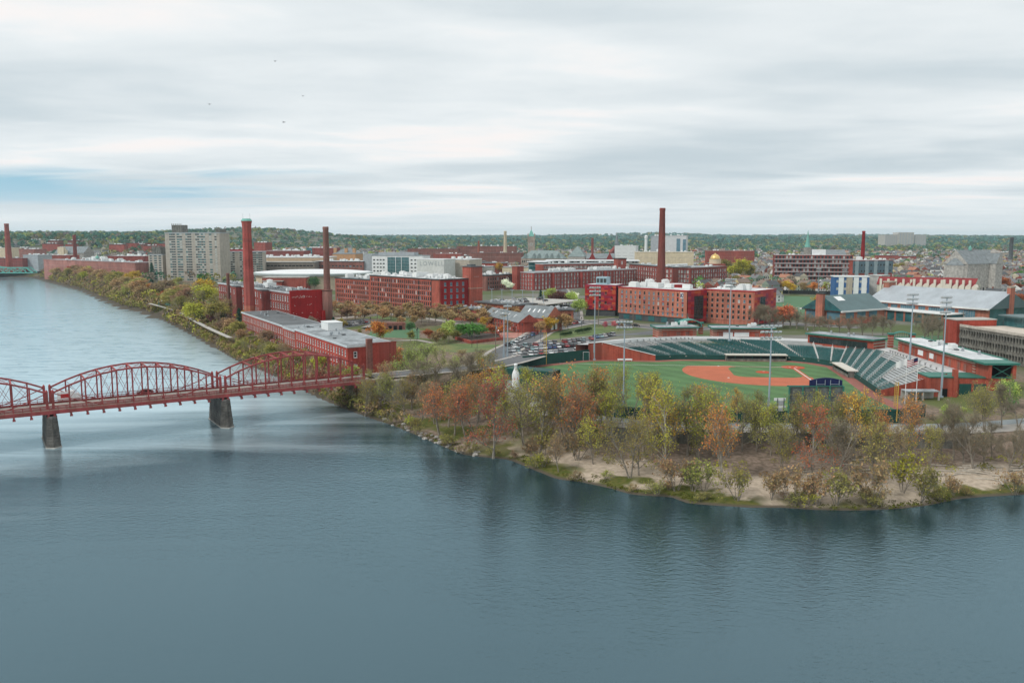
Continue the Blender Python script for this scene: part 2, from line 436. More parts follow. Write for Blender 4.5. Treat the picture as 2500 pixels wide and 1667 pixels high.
def ground_material():
    m = bpy.data.materials.new('bank_and_town_ground'); m.use_nodes = True
    n, l = m.node_tree.nodes, m.node_tree.links
    b = n['Principled BSDF']; b.inputs['Roughness'].default_value = 0.95; b.inputs['Specular IOR Level'].default_value = 0.1
    geo = n.new('ShaderNodeNewGeometry'); a = n.new('ShaderNodeAttribute'); a.attribute_name = 'shore'
    def noise(sc, det=4, off=0.0):
        t = n.new('ShaderNodeTexNoise'); t.inputs['Scale'].default_value = sc; t.inputs['Detail'].default_value = det
        l.new(geo.outputs['Position'], t.inputs['Vector']); return t.outputs[0]
    def math_(op, x, y):
        t = n.new('ShaderNodeMath'); t.operation = op
        for i, q in enumerate((x, y)):
            if isinstance(q, (int, float)): t.inputs[i].default_value = q
            else: l.new(q, t.inputs[i])
        return t.outputs[0]
    def ramp(x, lo, hi):
        t = n.new('ShaderNodeMapRange'); t.interpolation_type = 'SMOOTHSTEP'
        l.new(x, t.inputs[0]); t.inputs[1].default_value = lo; t.inputs[2].default_value = hi; return t.outputs[0]
    def mix(f, x, y):
        t = n.new('ShaderNodeMix'); t.data_type = 'RGBA'
        if isinstance(f, float): t.inputs[0].default_value = f
        else: l.new(f, t.inputs[0])
        for i, q in ((6, x), (7, y)):
            if isinstance(q, tuple): t.inputs[i].default_value = (*q, 1)
            else: l.new(q, t.inputs[i])
        return t.outputs[2]
    sd = a.outputs['Fac']
    spx = n.new('ShaderNodeSeparateXYZ'); l.new(geo.outputs['Position'], spx.inputs[0]); inland = ramp(spx.outputs[1], 205, 225)
    wob = math_('ADD', sd, math_('MULTIPLY', math_('SUBTRACT', noise(0.09, 4), 0.5), 26.0))
    fine = noise(0.9, 5)
    sand = mix(ramp(fine, 0.3, 0.7), (0.50, 0.42, 0.33), (0.36, 0.30, 0.235))
    moss = mix(ramp(fine, 0.35, 0.65), (0.075, 0.095, 0.020), (0.125, 0.120, 0.035))
    mud = (0.10, 0.085, 0.065)
    litter = mix(ramp(fine, 0.35, 0.65), (0.25, 0.190, 0.150), (0.14, 0.110, 0.082))
    grass = mix(ramp(noise(0.05, 5), 0.45, 0.6), litter, (0.115, 0.135, 0.050))
    town = mix(ramp(noise(0.02, 4), 0.42, 0.58), (0.10, 0.125, 0.055), (0.19, 0.185, 0.165))
    c = mix(ramp(wob, 4.5, 6.5), mix(ramp(noise(0.05, 3), 0.40, 0.52), sand, moss), sand)
    c = mix(ramp(wob, 15, 21), c, litter)
    c = mix(inland, c, mix(ramp(noise(0.08, 4), .42, .58), litter, moss))
    c = mix(ramp(sd, 40, 60), c, grass)
    c = mix(ramp(sd, 90, 150), c, town)
    c = mix(ramp(sd, 1.6, 0.3), c, mud)
    l.new(c, b.inputs['Base Color'])
    bm = n.new('ShaderNodeBump'); bm.inputs['Strength'].default_value = 0.6; bm.inputs['Distance'].default_value = 0.3
    l.new(fine, bm.inputs['Height']); l.new(bm.outputs[0], b.inputs['Normal'])
    return m
gm.materials.append(ground_material())
ground = link('ground', gm, kind='structure')

# river: one flat sheet, ripples by the bump of its material (rougher in the rapids upstream)
def river_material():
    m = bpy.data.materials.new('river_water'); m.use_nodes = True
    n, l = m.node_tree.nodes, m.node_tree.links
    n.remove(n['Principled BSDF'])
    df = n.new('ShaderNodeBsdfDiffuse'); gl = n.new('ShaderNodeBsdfGlossy'); gl.inputs['Color'].default_value = (0.64, 0.89, 1.0, 1); gl.inputs['Roughness'].default_value = 0.05
    fr = n.new('ShaderNodeFresnel'); fr.inputs['IOR'].default_value = 2.3
    ms = n.new('ShaderNodeMixShader'); l.new(fr.outputs[0], ms.inputs[0]); l.new(df.outputs[0], ms.inputs[1]); l.new(gl.outputs[0], ms.inputs[2]); l.new(ms.outputs[0], n['Material Output'].inputs[0])
    geo = n.new('ShaderNodeNewGeometry')
    def noise(sx, sy, det, dist=0.0, rot=0.0, rough=.5):
        mp = n.new('ShaderNodeMapping'); mp.inputs['Scale'].default_value = (sx, sy, 1); mp.inputs['Rotation'].default_value = (0, 0, rot)
        l.new(geo.outputs['Position'], mp.inputs['Vector'])
        t = n.new('ShaderNodeTexNoise'); t.inputs['Scale'].default_value = 1; t.inputs['Detail'].default_value = det
        t.inputs['Distortion'].default_value = dist; t.inputs['Roughness'].default_value = rough
        l.new(mp.outputs[0], t.inputs['Vector']); return t.outputs[0]
    def M(op, x, y):
        t = n.new('ShaderNodeMath'); t.operation = op
        for i, q in enumerate((x, y)):
            if isinstance(q, (int, float)): t.inputs[i].default_value = q
            else: l.new(q, t.inputs[i])
        return t.outputs[0]
    def ramp(x, lo, hi, a=0.0, b_=1.0):
        t = n.new('ShaderNodeMapRange'); t.interpolation_type = 'SMOOTHSTEP'
        l.new(x, t.inputs[0]); t.inputs[1].default_value = lo; t.inputs[2].default_value = hi
        t.inputs[3].default_value = a; t.inputs[4].default_value = b_; return t.outputs[0]
    sp = n.new('ShaderNodeSeparateXYZ'); l.new(geo.outputs['Position'], sp.inputs[0])
    patch = ramp(noise(0.010, 0.022, 4, 1.2, 0.4), 0.36, 0.62)                # calm and ruffled reaches
    wind = M('MULTIPLY', noise(0.55, 0.9, 3, 0.2, 0.5, .6), M('ADD', M('MULTIPLY', patch, 0.8), 0.35))
    small = M('MULTIPLY', noise(1.5, 2.6, 3, 0.0, 0.2, .6), 0.5)
    rap = M('MULTIPLY', M('MULTIPLY', noise(0.16, 0.34, 5, 1.0, -0.9, .65), ramp(sp.outputs[1], 270, 420, 0, 1)), 1.5)
    h = M('ADD', M('ADD', wind, small), rap)
    bm = n.new('ShaderNodeBump'); bm.inputs['Strength'].default_value = 0.4; bm.inputs['Distance'].default_value = 0.26
    l.new(h, bm.inputs['Height']); [l.new(bm.outputs[0], k.inputs['Normal']) for k in (df, gl)]
    # white water on the rapids
    fm = ramp(M('MULTIPLY', noise(0.05, 0.35, 6, 1.5, 0.25, .7), ramp(sp.outputs[1], 300, 360)), 0.66, 0.73)
    mx = n.new('ShaderNodeMix'); mx.data_type = 'RGBA'; l.new(fm, mx.inputs[0])
    mx.inputs[6].default_value = (0.014, 0.034, 0.044, 1); mx.inputs[7].default_value = (0.55, 0.60, 0.62, 1)
    # aerated rapids water, plus a pale sky sheen painted into the diffuse colour
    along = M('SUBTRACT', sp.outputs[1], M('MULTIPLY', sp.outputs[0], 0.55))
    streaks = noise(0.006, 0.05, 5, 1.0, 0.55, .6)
    aer_sheen = ramp(M('ADD', along, M('MULTIPLY', M('SUBTRACT', streaks, 0.5), 260.0)), 215, 390)
    mx2 = n.new('ShaderNodeMix'); mx2.data_type = 'RGBA'; l.new(aer_sheen, mx2.inputs[0]); l.new(mx.outputs[2], mx2.inputs[6])
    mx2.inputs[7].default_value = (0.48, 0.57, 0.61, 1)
    mxf = n.new('ShaderNodeMix'); mxf.data_type = 'RGBA'; l.new(fm, mxf.inputs[0]); l.new(mx2.outputs[2], mxf.inputs[6]); mxf.inputs[7].default_value = (0.70, 0.74, 0.76, 1)
    dk = n.new('ShaderNodeMix'); dk.data_type = 'RGBA'; l.new(M('MULTIPLY', ramp(noise(0.07, 0.30, 6, 1.2, -0.6, .65), 0.50, 0.62), ramp(sp.outputs[1], 280, 340, 0, .65)), dk.inputs[0]); l.new(mxf.outputs[2], dk.inputs[6]); dk.inputs[7].default_value = (0.10, 0.15, 0.18, 1)
    l.new(dk.outputs[2], df.inputs['Color'])
    return m
wmb = MB()
wx = [-5200, -1500, -700, -300, 0, 300, 1500, 5200]; wy = [-600, 0, 150, 300, 600, 1300]
for i in range(len(wx)-1):
    for j in range(len(wy)-1):
        wmb.quad((wx[i],wy[j],0),(wx[i+1],wy[j],0),(wx[i+1],wy[j+1],0),(wx[i],wy[j+1],0))
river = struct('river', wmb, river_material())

# ------------------------------------------------------------------ red lenticular truss bridge
def red_bridge():
    A = Vector((-121.6, 220.7)); D = Vector((37.5, 23.8)); L = D.length; ang = math.atan2(D.y, D.x)
    root = thing('truss_bridge', 'long red steel lenticular truss bridge crossing the river on stone piers', 'bridge', (A.x, A.y, 0), ang)
    ZD, ZE, ZT, NP, WD = 9.5, 13.9, 19.0, 11, 9.8        # deck, end of lens, crown of lens, panels, distance between trusses
    def up(t): return ZE + (ZT-ZE) * 4*t*(1-t)
    def lo(t): return max(ZE - (ZE-8.9) * 4*t*(1-t)*1.05, 8.9)
    deck = MB(); deck.box(-L*1.6, 2*L+4, 0.6, WD-0.6, 9.05, ZD)
    deck.build('deck', mat('bridge_deck', (0.33, 0.31, 0.28), var=0.2, scale=0.3), root)
    sw = MB(); sw.box(-L*1.6, 2*L+4, -2.6, -0.35, 9.25, 9.6); sw.build('sidewalk', M_wood, root)
    gd = MB(); gd.box(-L*1.6, 2*L+2, -2.75, -2.55, 8.75, 9.65); gd.build('edge_girder', M_bridge, root)
    gd2 = MB(); gd2.box(-L*1.6, 2*L+2, WD+0.1, WD+0.35, 8.75, 9.75); gd2.build('edge_girder', M_bridge, root)
    post_cache = {}
    for si in (-1, 0, 1):
        x0 = si*L
        for y in (0.0, WD):                                # upper and lower chords
            span = MB()
            for k in range(NP):
                t0, t1 = k/NP, (k+1)/NP
                span.beam((x0+0.7+t0*(L-1.4), y, up(t0)), (x0+0.7+t1*(L-1.4), y, up(t1)), 0.48, 0.42)
                if lo(t0) > 9.0 or lo(t1) > 9.0:
                    span.beam((x0+0.7+t0*(L-1.4), y, lo(t0)), (x0+0.7+t1*(L-1.4), y, lo(t1)), 0.3, 0.2)
            sp = span.build('truss_chord', M_bridge, root)
            for k in range(NP+1):
                t = k/NP; x = x0+0.7+t*(L-1.4)
                top = up(t) + (0.25 if k in (0, NP) else 0)
                key = round(top, 2), k in (0, NP)
                if key not in post_cache:
                    pm = MB(); w = 0.62 if key[1] else 0.36
                    pm.box(-w/2, w/2, -w/2, w/2, 8.4, top)
                    if key[1]: pm.lathe([(0.34,top),(0.34,top+.25),(0.05,top+.7)], 6)
                    post_cache[key] = pm.mesh('post', M_bridge)
                link('post', post_cache[key], sp, (x, y, 0))
                if k < NP:                                  # crossed tie rods, panel by panel
                    xa, xb = x, x0+0.7+(k+1)/NP*(L-1.4); ta, tb = t, (k+1)/NP
                    r = MB()
                    if k > 0: r.beam((xa, y, up(ta)), (xb, y, max(lo(tb), 9.6)), 0.09)
                    if k < NP-1: r.beam((xa, y, max(lo(ta), 9.6)), (xb, y, up(tb)), 0.09)
                    r.build('tie_rod', M_bridge, sp)
        for k in range(NP+1):                                # portal struts, floor beams
            t = k/NP; x = x0+0.7+t*(L-1.4)
            fb = MB(); fb.box(x-.2, x+.2, -2.7, WD+.4, 8.2, 8.95); fb.box(x-.34, x+.34, -2.75, -2.3, 7.75, 8.25); fb.build('floor_beam', M_bridge, sp)
            if 2 <= k <= NP-2:
                s = MB(); s.beam((x, 0, up(t)-.1), (x, WD, up(t)-.1), 0.3, 0.35)
                s.beam((x, 0, up(t)-1.6), (x, 1.8, up(t)-.2), 0.14); s.beam((x, WD, up(t)-1.6), (x, WD-1.8, up(t)-.2), 0.14)
                if k < NP-2:
                    x2 = x0+0.7+(k+1)/NP*(L-1.4); u2 = up((k+1)/NP)
                    s.beam((x, 0, up(t)), (x2, WD, u2), 0.1); s.beam((x, WD, up(t)), (x2, 0, u2), 0.1)
                s.build('top_strut', M_bridge, sp)
    for y, z in ((-2.62, 9.65), (0.55, 9.6), (WD-.55, 9.6), (WD+.25, 9.75)):   # lattice railings
        r = MB(); x = -L*1.6
        hh = 1.1 if y in (-2.62, WD+.25) else 0.75
        r.beam((x, y, z+hh), (2*L, y, z+hh), 0.12, 0.14); r.beam((x, y, z+hh*.45), (2*L, y, z+hh*.45), 0.07, 0.16); r.beam((x, y, z+.12), (2*L, y, z+.12), 0.07, 0.10)
        while x < 2*L:
            r.beam((x, y, z-.3), (x, y, z+hh), 0.12); x += L/NP/2
        r.build('railing', M_bridge, root)
    # outrigger struts on the sidewalk side
    for si in (-1, 0, 1):
        for k in range(1, NP):
            x = si*L+.7+k/NP*(L-1.4); s = MB(); s.beam((x, -.1, 11.3), (x+.1, -1.3, 9.6), .12); s.build('outrigger_strut', M_bridge, root)
    # stone piers: tapering, pointed upstream end, built of courses of blocks
    M_pier = mat('pier_stone', (0.105, 0.098, 0.088), var=0.45, scale=0.5, streak=0.25)
    blocks = []
    for k in range(4):
        q = MB(); j = [rnd.uniform(-.02, .02) for _ in range(4)]
        q.add([(-.5,-.5,0),(.5,-.5,0),(.5,.5,0),(-.5,.5,0),(-.48,-.5+j[0],.96),(.48,-.5+j[1],.96),(.48,.5+j[2],.97),(-.48,.5+j[3],.97)], [(4,5,6,7),(0,1,5,4),(1,2,6,5),(2,3,7,6),(3,0,4,7)])
        blocks.append(q.mesh('stone_block', M_pier))
    for px_ in (0.0, L, 2*L):
        NC = 10 if px_ < 2*L else 8
        pr = MB()
        def outline(f, inset=0.0):
            a = 1.2 + 0.6*(1-f) - inset; y0 = -2.4 - 1.3*(1-f) + inset; y1 = WD + 1.2 + .7*(1-f) - inset
            return [(-a, y0), (0, y0-1.0-0.5*(1-f)), (a, y0), (a, y1), (-a, y1)]
        n = 6
        for i in range(n):
            lo_, hi_ = outline(i/n, .28), outline((i+1)/n, .28)
            z0_, z1_ = -2 + i/n*9.9, -2 + (i+1)/n*9.9
            pr.add([(px_+x, y, z0_) for x, y in lo_]+[(px_+x, y, z1_) for x, y in hi_], [(k,(k+1)%5,5+(k+1)%5,5+k) for k in range(5)])
        pr.prism([(px_+x*1.06, y*1.02) for x, y in outline(1)], 7.55, 8.15)
        pier = pr.build('pier', mat('pier_core', (0.13, 0.12, 0.11), var=0.3, scale=.5), root)
        ft = MB(); ft.prism([(px_+x*1.05, y*1.015) for x, y in outline(0)], -1, 0.28); ft.build('footing', M_granite, pier)
        H_ = 7.25/ NC
        for i in range(NC):
            o_ = outline((0.3+i*H_+2)/9.9)
            z = 0.3 + i*H_
            for e in range(5):
                p, q = Vector(o_[e]), Vector(o_[(e+1)%5]); d = q - p; ln = d.length; nb = max(1, round(ln/(1.5 if ln < 6 else 1.9)))
                off = 0.0
                for b_ in range(nb):
                    c = p + d*((b_+.5)/nb); a_ = math.atan2(d.y, d.x); nrm = Vector((d.y, -d.x)).normalized()
                    o = link('stone_block', rnd.choice(blocks), pier, (px_+c.x - nrm.x*.16, c.y - nrm.y*.16, z), a_)
                    o.scale = (ln/nb*.975, .45 + rnd.uniform(-.05, .05), H_*.97)
    ab = MB(); ab.prism([(2*L+2.5,-4),(2*L+12,-4),(2*L+12,WD+3),(2*L+2.5,WD+3)], 1, 9.0); ab.build('abutment', M_stone, root)
    lp = MB()
    return root, A, ang, L, WD
BR, BRA, BRANG, BRL, BRW = red_bridge()
def on_bridge(s, y): 
    c, s_ = math.cos(BRANG), math.sin(BRANG)
    return (BRA.x + s*c - y*s_, BRA.y + s*s_ + y*c)
# ------------------------------------------------------------------ buildings
WIN = {}
def window_mesh(w, h, style):
    """sash window: frame, meeting rail, glazing bar, glass, stone sill; origin at the middle of its foot, faces -y"""
    key = (round(w, 2), round(h, 2), style)
    if key in WIN: return WIN[key]
    q = MB(); r = 0.16; t = min(0.13, w*0.11) if style != 'white' else min(.2, w*.15)
    fr, gl = {'white': (M_white, M_glass), 'dark': (M_dkframe, M_glass), 'blind': (M_white, M_blind), 'blue': (M_grey, M_glassb), 'teal': (M_white, M_glasst), 'plain': (M_black, M_black), 'pale': (M_tan, M_glass)}[style]
    q.box(-w/2, -w/2+t, r-.07, r+.05, 0, h); q.box(w/2-t, w/2, r-.07, r+.05, 0, h)
    q.box(-w/2+t, w/2-t, r-.07, r+.05, h-t, h); q.box(-w/2+t, w/2-t, r-.07, r+.05, 0, t)
    q.box(-w/2+t, w/2-t, r-.04, r+.04, h*.5-t*.4, h*.5+t*.4)
    q.quad((-w/2+t, r+.02, t), (w/2-t, r+.02, t), (w/2-t, r+.02, h-t), (-w/2+t, r+.02, h-t), 1)
    q.box(-w/2-.1, w/2+.1, -.09, .1, -.16, -.005, 2)
    WIN[key] = q.mesh('window', [fr, gl, M_granite if style in ('white', 'dark', 'blind') else fr])
    return WIN[key]
M_dkframe = mat('dark_window_frame', (0.045, 0.055, 0.055), rough=0.5, var=0.1)

def cols_(L, n, w, m0=1.2, m1=None):
    m1 = m0 if m1 is None else m1
    if n <= 0: return []
    p = (L - m0 - m1) / n
    return [(m0 + (i+.5)*p - w/2, m0 + (i+.5)*p + w/2) for i in range(n)]
def rows_(z0, z1, n, h, base=1.0, top=1.2):
    p = (z1 - z0 - base - top) / n
    return [(z0 + base + (i+.5)*p - h/2, z0 + base + (i+.5)*p + h/2) for i in range(n)]
FOOT = []                                                # plans of what stands on the ground
class Bld:
    def __init__(s, name, label, cat, pA, pB, z0=8.0, group=None):
        pA, pB = Vector(pA), Vector(pB); d = pB - pA
        s.L = d.length; s.ang = math.atan2(d.y, d.x); s.z0 = z0
        s.root = thing(name, label, cat, (pA.x, pA.y, z0), s.ang, group)
        s.nw = 0; s.extra = {}
    def xy(s, x, y):
        c, q = math.cos(s.ang), math.sin(s.ang); l = s.root.location
        return (l.x + x*c - y*q, l.y + x*q + y*c)
    def face(s, wall, o, a, L, z0, z1, cols=(), rows=(), style='dark', m=0, rec=0.16, wname='window', skip=None, opened=True):
        """one side of the walls with real openings, and a window in each"""
        ca, sa = math.cos(a), math.sin(a)
        def pt(u_, z, dpt=0.0): return (o[0] + u_*ca - dpt*sa, o[1] + u_*sa + dpt*ca, z)
        cols, rows = list(cols), list(rows)
        if not opened or not cols or not rows: wall.quad(pt(0,z0), pt(L,z0), pt(L,z1), pt(0,z1), m)
        else:
            us = [0.0] + [x for c in cols for x in c] + [L]; zs = [z0] + [x for r in rows for x in r] + [z1]
            for j in range(len(zs)-1):
                if j % 2 == 0: wall.quad(pt(0,zs[j]), pt(L,zs[j]), pt(L,zs[j+1]), pt(0,zs[j+1]), m); continue
                for i in range(len(us)-1):
                    if i % 2 == 0 or (skip and skip((i-1)//2, (j-1)//2)):
                        wall.quad(pt(us[i],zs[j]), pt(us[i+1],zs[j]), pt(us[i+1],zs[j+1]), pt(us[i],zs[j+1]), m)
                    else:
                        a0, a1, b0, b1 = us[i], us[i+1], zs[j], zs[j+1]; q = rec + .02
                        wall.quad(pt(a0,b0), pt(a1,b0), pt(a1,b0,q), pt(a0,b0,q), m); wall.quad(pt(a0,b1,q), pt(a1,b1,q), pt(a1,b1), pt(a0,b1), m)
                        wall.quad(pt(a0,b0), pt(a0,b0,q), pt(a0,b1,q), pt(a0,b1), m); wall.quad(pt(a1,b0,q), pt(a1,b0), pt(a1,b1), pt(a1,b1,q), m)
        for j, (b0, b1) in enumerate(rows):
            for i, (a0, a1) in enumerate(cols):
                if skip and skip(i, j): continue
                st = style(i, j) if callable(style) else style
                if st == 'dark' and (i*37+j*61+i*j*13) % 11 == 0: st = 'blue'
                elif st in ('dark', 'white') and (i*29+j*53+i*j*7) % 9 == 0: st = 'blind'
                me = window_mesh(a1-a0, b1-b0, st)
                if s.nw < 290:
                    link(wname, me, s.root, pt((a0+a1)/2, b0), a); s.nw += 1
                else: s.extra.setdefault(st, []).append((me, pt((a0+a1)/2, b0), a))
    def finish(s):
        for st, lst in s.extra.items():
            q = MB()
            for me, p, a in lst:
                ca, sa = math.cos(a), math.sin(a)
                vs_ = [(p[0]+v.co.x*ca-v.co.y*sa, p[1]+v.co.x*sa+v.co.y*ca, p[2]+v.co.z) for v in me.vertices]
                b = len(q.v); q.v += vs_
                for pl in me.polygons: q.f.append(tuple(b+k for k in pl.vertices)); q.m.append(pl.material_index)
            o = q.build('further_windows', list(lst[0][0].materials), s.root); o['kind'] = 'stuff'
    def roof(s, x0, x1, y0, y1, z, rm, cm, ov=0.35, th=0.5, name='roof'):
        q = MB(); q.box(x0-ov, x1+ov, y0-ov, y1+ov, z-.12, z+th-.06, 0); q.quad((x0-ov+.25, y0-ov+.25, z+th), (x1+ov-.25, y0-ov+.25, z+th), (x1+ov-.25, y1+ov-.25, z+th), (x0-ov+.25, y1+ov-.25, z+th), 1)
        for a in ((x0-ov, x1+ov, y0-ov, y0-ov+.25), (x0-ov, x1+ov, y1+ov-.25, y1+ov), (x0-ov, x0-ov+.25, y0-ov+.25, y1+ov-.25), (x1+ov-.25, x1+ov, y0-ov+.25, y1+ov-.25)):
            q.box(*a, z+th-.06, z+th+.12, 0)
        q.build(name, [cm, rm], s.root)
    def units(s, x0, x1, y0, y1, z, n, kinds=(0,1,2), seed=1):
        g = random.Random(seed)
        for k in range(n):
            kd = g.choice(kinds)
            o = link(UNIT_N[kd], UNIT[kd], s.root, (g.uniform(x0, x1), g.uniform(y0, y1), z), g.choice((0, math.pi/2)))
            f = g.uniform(.8, 1.25); o.scale = (f, f, f)
    def box_wall(s, x0, x1, y0, y1, z0, z1, spec, wm_, name='wall', wm2=None):
        """four sides; spec = {side: dict(cols=, rows=, style=)}; sides f r b l"""
        FOOT.append((s.root.location.x, s.root.location.y, s.ang, x0, x1, y0, y1))
        w = MB()
        for sd, o, a, L in (('f',(x0,y0),0,x1-x0), ('r',(x1,y0),math.pi/2,y1-y0), ('b',(x1,y1),math.pi,x1-x0), ('l',(x0,y1),-math.pi/2,y1-y0)):
            k = dict(spec.get(sd, {}))
            s.face(w, o, a, L, z0, z1, **k)
        mats = [wm_] + (list(wm2) if wm2 else [])
        return w.build(name, mats, s.root)
UNIT, UNIT_N = [], ['rooftop_vent', 'rooftop_fan', 'rooftop_air_unit', 'rooftop_chiller', 'roof_hatch']
def _units():
    a = MB(); a.box(-.4,.4,-.4,.4,0,.5); a.lathe([(.3,.5),(.3,.9),(.5,1.0),(.1,1.25)], 8); UNIT.append(a.mesh('rooftop_vent', M_grey))
    a = MB(); a.lathe([(.75,0),(.75,.5),(.95,.55),(.95,.8),(.2,.95)], 10); UNIT.append(a.mesh('rooftop_fan', M_silver))
    a = MB(); a.box(-1.2,1.2,-.8,.8,.2,1.5); a.box(-1.25,-.2,-.85,.85,1.5,1.6); a.lathe([(.5,1.5),(.5,1.75)],10,.6,0); a.box(-1,1,-.6,.6,0,.2); UNIT.append(a.mesh('rooftop_air_unit', M_panel))
    a = MB(); a.box(-2.4,2.4,-1.3,1.3,.3,2.3); a.box(-2.2,2.2,-1.1,1.1,0,.3); [a.lathe([(.8,2.3),(.8,2.7),(.6,2.7)],10,x,0) for x in (-1.4,0,1.4)]; UNIT.append(a.mesh('rooftop_chiller', M_panel))
    a = MB(); a.box(-.6,.6,-.6,.6,0,.35); a.box(-.65,.65,-.65,.65,.35,.45); UNIT.append(a.mesh('roof_hatch', M_roofd))
_units()

def block(name, label, cat, pA, pB, depth, z0, z1, nf, nb, win, style, wm_, rm=None, cm=None, side=0, left=0, back=0, units=0, kinds=(0,1,2), group=None, base=1.0, top=1.2, ov=.35, seed=3, m0=1.2, opened=True):
    b = Bld(name, label, cat, pA, pB, z0, group)
    h = z1 - z0; w_, wh = win
    rr = rows_(0, h, nf, wh, base, top) if nf else []
    spec = {'f': dict(cols=cols_(b.L, nb, w_, m0), rows=rr, style=style, opened=opened)}
    if side: spec['r'] = dict(cols=cols_(depth, side, w_, m0), rows=rr, style=style, opened=opened)
    if left: spec['l'] = dict(cols=cols_(depth, left, w_, m0), rows=rr, style=style, opened=opened)
    if back: spec['b'] = dict(cols=cols_(b.L, back, w_, m0), rows=rr, style=style, opened=opened)
    b.box_wall(0, b.L, 0, depth, 0, h, spec, wm_)
    b.roof(0, b.L, 0, depth, h, rm or M_roofg, cm or M_dkframe, ov)
    if units: b.units(2, b.L-2, 2, depth-2, h+.5, units, kinds, seed)
    b.finish(); b.depth = depth; b.h = h
    return b

# --- riverside mill, long three-storey, white sashes
pR, qR = at(590.5, 762, 17), at(848, 848, 17)
mR = Bld('riverside_mill', 'long low brick mill with white sashes and grey flat roof beside the bridge', 'mill building', pR, qR, 3.0)
LR, DR = mR.L, 17.2
xs = LR*0.60
for x0, x1, h, nbay, rm, in ((0, xs-18, 13.6, 26, M_roofd), (xs-18, xs, 13.2, 6, M_roofg), (xs, LR, 14.0, 20, M_roofg)):
    mR.box_wall(x0, x1, 0, DR, 0, h, {'f': dict(cols=cols_(x1-x0, nbay, 1.25, .8), rows=rows_(0, h, 4, 2.15, .4, .7), style='white'),
        'r': dict(cols=[(2.2, 3.5)], rows=[(6.0, 8.1), (10.2, 12.4)], style='white') if x1 == LR else {}}, M_brick if x1 < LR else brick('bright_mill_brick', (0.36, 0.065, 0.048)))
    mR.roof(x0+.36 if x0 else 0, x1-(.36 if x1 < LR else 0), 0, DR, h, rm, M_silver)
    mR.units(x0+3, x1-4, 3, DR-3, h+.5, 8, (0, 0, 4), int(x0)+5)
q = MB(); q.box(LR*.63, LR*.63+9, DR*.55, DR*.55+6, 14.5, 17.5, 0); q.box(LR*.63-.2, LR*.63+9.2, DR*.55-.2, DR*.55+6.2, 17.5, 17.7, 0); q.build('rooftop_plant_room', M_panel, mR.root)
q = MB(); q.box(LR+.02, LR+1.5, 6.6, 8.6, 5, 16.6); q.build('wall_chimney', M_brick4, mR.root)
q = MB(); q.box(LR+.36, LR+.7, 8.6, DR+.5, 0, 14.9); q.box(LR+.3, LR+.8, 8.5, DR+.6, 14.9, 15.1); q.build('end_parapet_wall', brick('bright_mill_brick', (0.36, 0.065, 0.048)), mR.root)
mR.finish()

# --- mill behind the big chimney with blank red end wall
pL, qL = at(533, 692, 26.5), at(712, 717, 26.5)
mL = Bld('stair_tower_mill', 'four-storey brick mill with white sashes and a blank red end wall', 'mill building', pL, qL, 8.0)
LL, DL, HL = mL.L, 17.5, 18.5
def tower_spans(L): return [(L*.30, L*.36), (L*.66, L*.735)]
prev = 0.0
wl_ = MB(); cuts = tower_spans(LL)
segs = [(0, cuts[0][0]), (cuts[0][1], cuts[1][0]), (cuts[1][1], LL)]
for a, b_ in segs:
    n = int(round((b_-a)/3.4))
    mL.face(wl_, (a, 0), 0, b_-a, 0, HL, cols_(b_-a, n, 1.35, .5), rows_(0, HL, 4, 2.6, .8, .9), 'white')
for a, b_ in cuts:
    mL.face(wl_, (a, -3.2), 0, b_-a, 0, HL, cols_(b_-a, 1, 1.3, .5), rows_(0, HL, 4, 2.2, .8, .9), 'white', skip=lambda i, j: j != 3)
    mL.face(wl_, (a, 0), -math.pi/2, 3.2, 0, HL); mL.face(wl_, (b_, -3.2), math.pi/2, 3.2, 0, HL)
mL.face(wl_, (LL, DL), math.pi, LL, 0, HL); mL.face(wl_, (0, DL), -math.pi/2, DL, 0, HL, cols_(DL, 4, 1.3), rows_(0, HL, 4, 2.6, .8, .9), 'white')
wl_.build('wall', M_brick2, mL.root)
mL.roof(0, LL-.4, 0, DL, HL, M_roofd, M_silver)
for a, b_ in cuts:
    q = MB(); q.box(a-.3, b_+.3, -3.5, -.36, HL-.1, HL+.45); q.build('tower_roof', M_roofd, mL.root)
mL.units(4, LL-6, 3, DL-3, HL+.5, 46, (0, 0, 1, 2, 4), 11)
q = MB(); q.box(LL*.52, LL*.52+7, 6, 11, HL+.5, HL+3.2); q.lathe([(1.6,HL+3.2),(1.6,HL+4.4),(1.9,HL+4.5),(.3,HL+4.9)], 12, LL*.52+3.5, 8.5); q.build('rooftop_plant_room', M_panel, mL.root)
q = MB(); q.box(LL+.02, LL+1.0, -1.2, DL+1.5, -.2, HL+1.6)                    # red end wall with shallow panels and a step
for (y0, y1, z0_, z1_) in ((5, 7.6, 3, 7), (9, 13, 2, 6), (11, 15, 9, 14), (2, 4, 8, 10.5)): q.box(LL+1.0, LL+1.12, y0, y1, z0_, z1_)
q.box(LL+1.0, LL+2.4, DL-2.2, DL+1.3, -.2, 9.5)
q.build('end_wall', [mat('worn_red_wall', (0.32, 0.014, 0.014), rough=.9, var=.14, scale=.2, streak=.15)], mL.root)
q = MB()                                                                          # patches where the paint has come off
g = random.Random(5)
for k in range(60):
    y = g.uniform(-.6, 10 if g.random() < .8 else 14); z = g.choice((16.7, 16.9, 16.5, 12.6, 8.4)) + g.uniform(-.35, .35); w = g.uniform(.15, .9)
    if k < 22: y = g.uniform(3.2, 6.6); z = 16.7 + g.uniform(-.5, .6)
    x = LL+1.004
    q.poly([(x, y, z), (x, y+w, z+g.uniform(-.05,.1)), (x, y+w*.8, z+g.uniform(.1,.35)), (x, y+w*.2, z+g.uniform(.1,.3))])
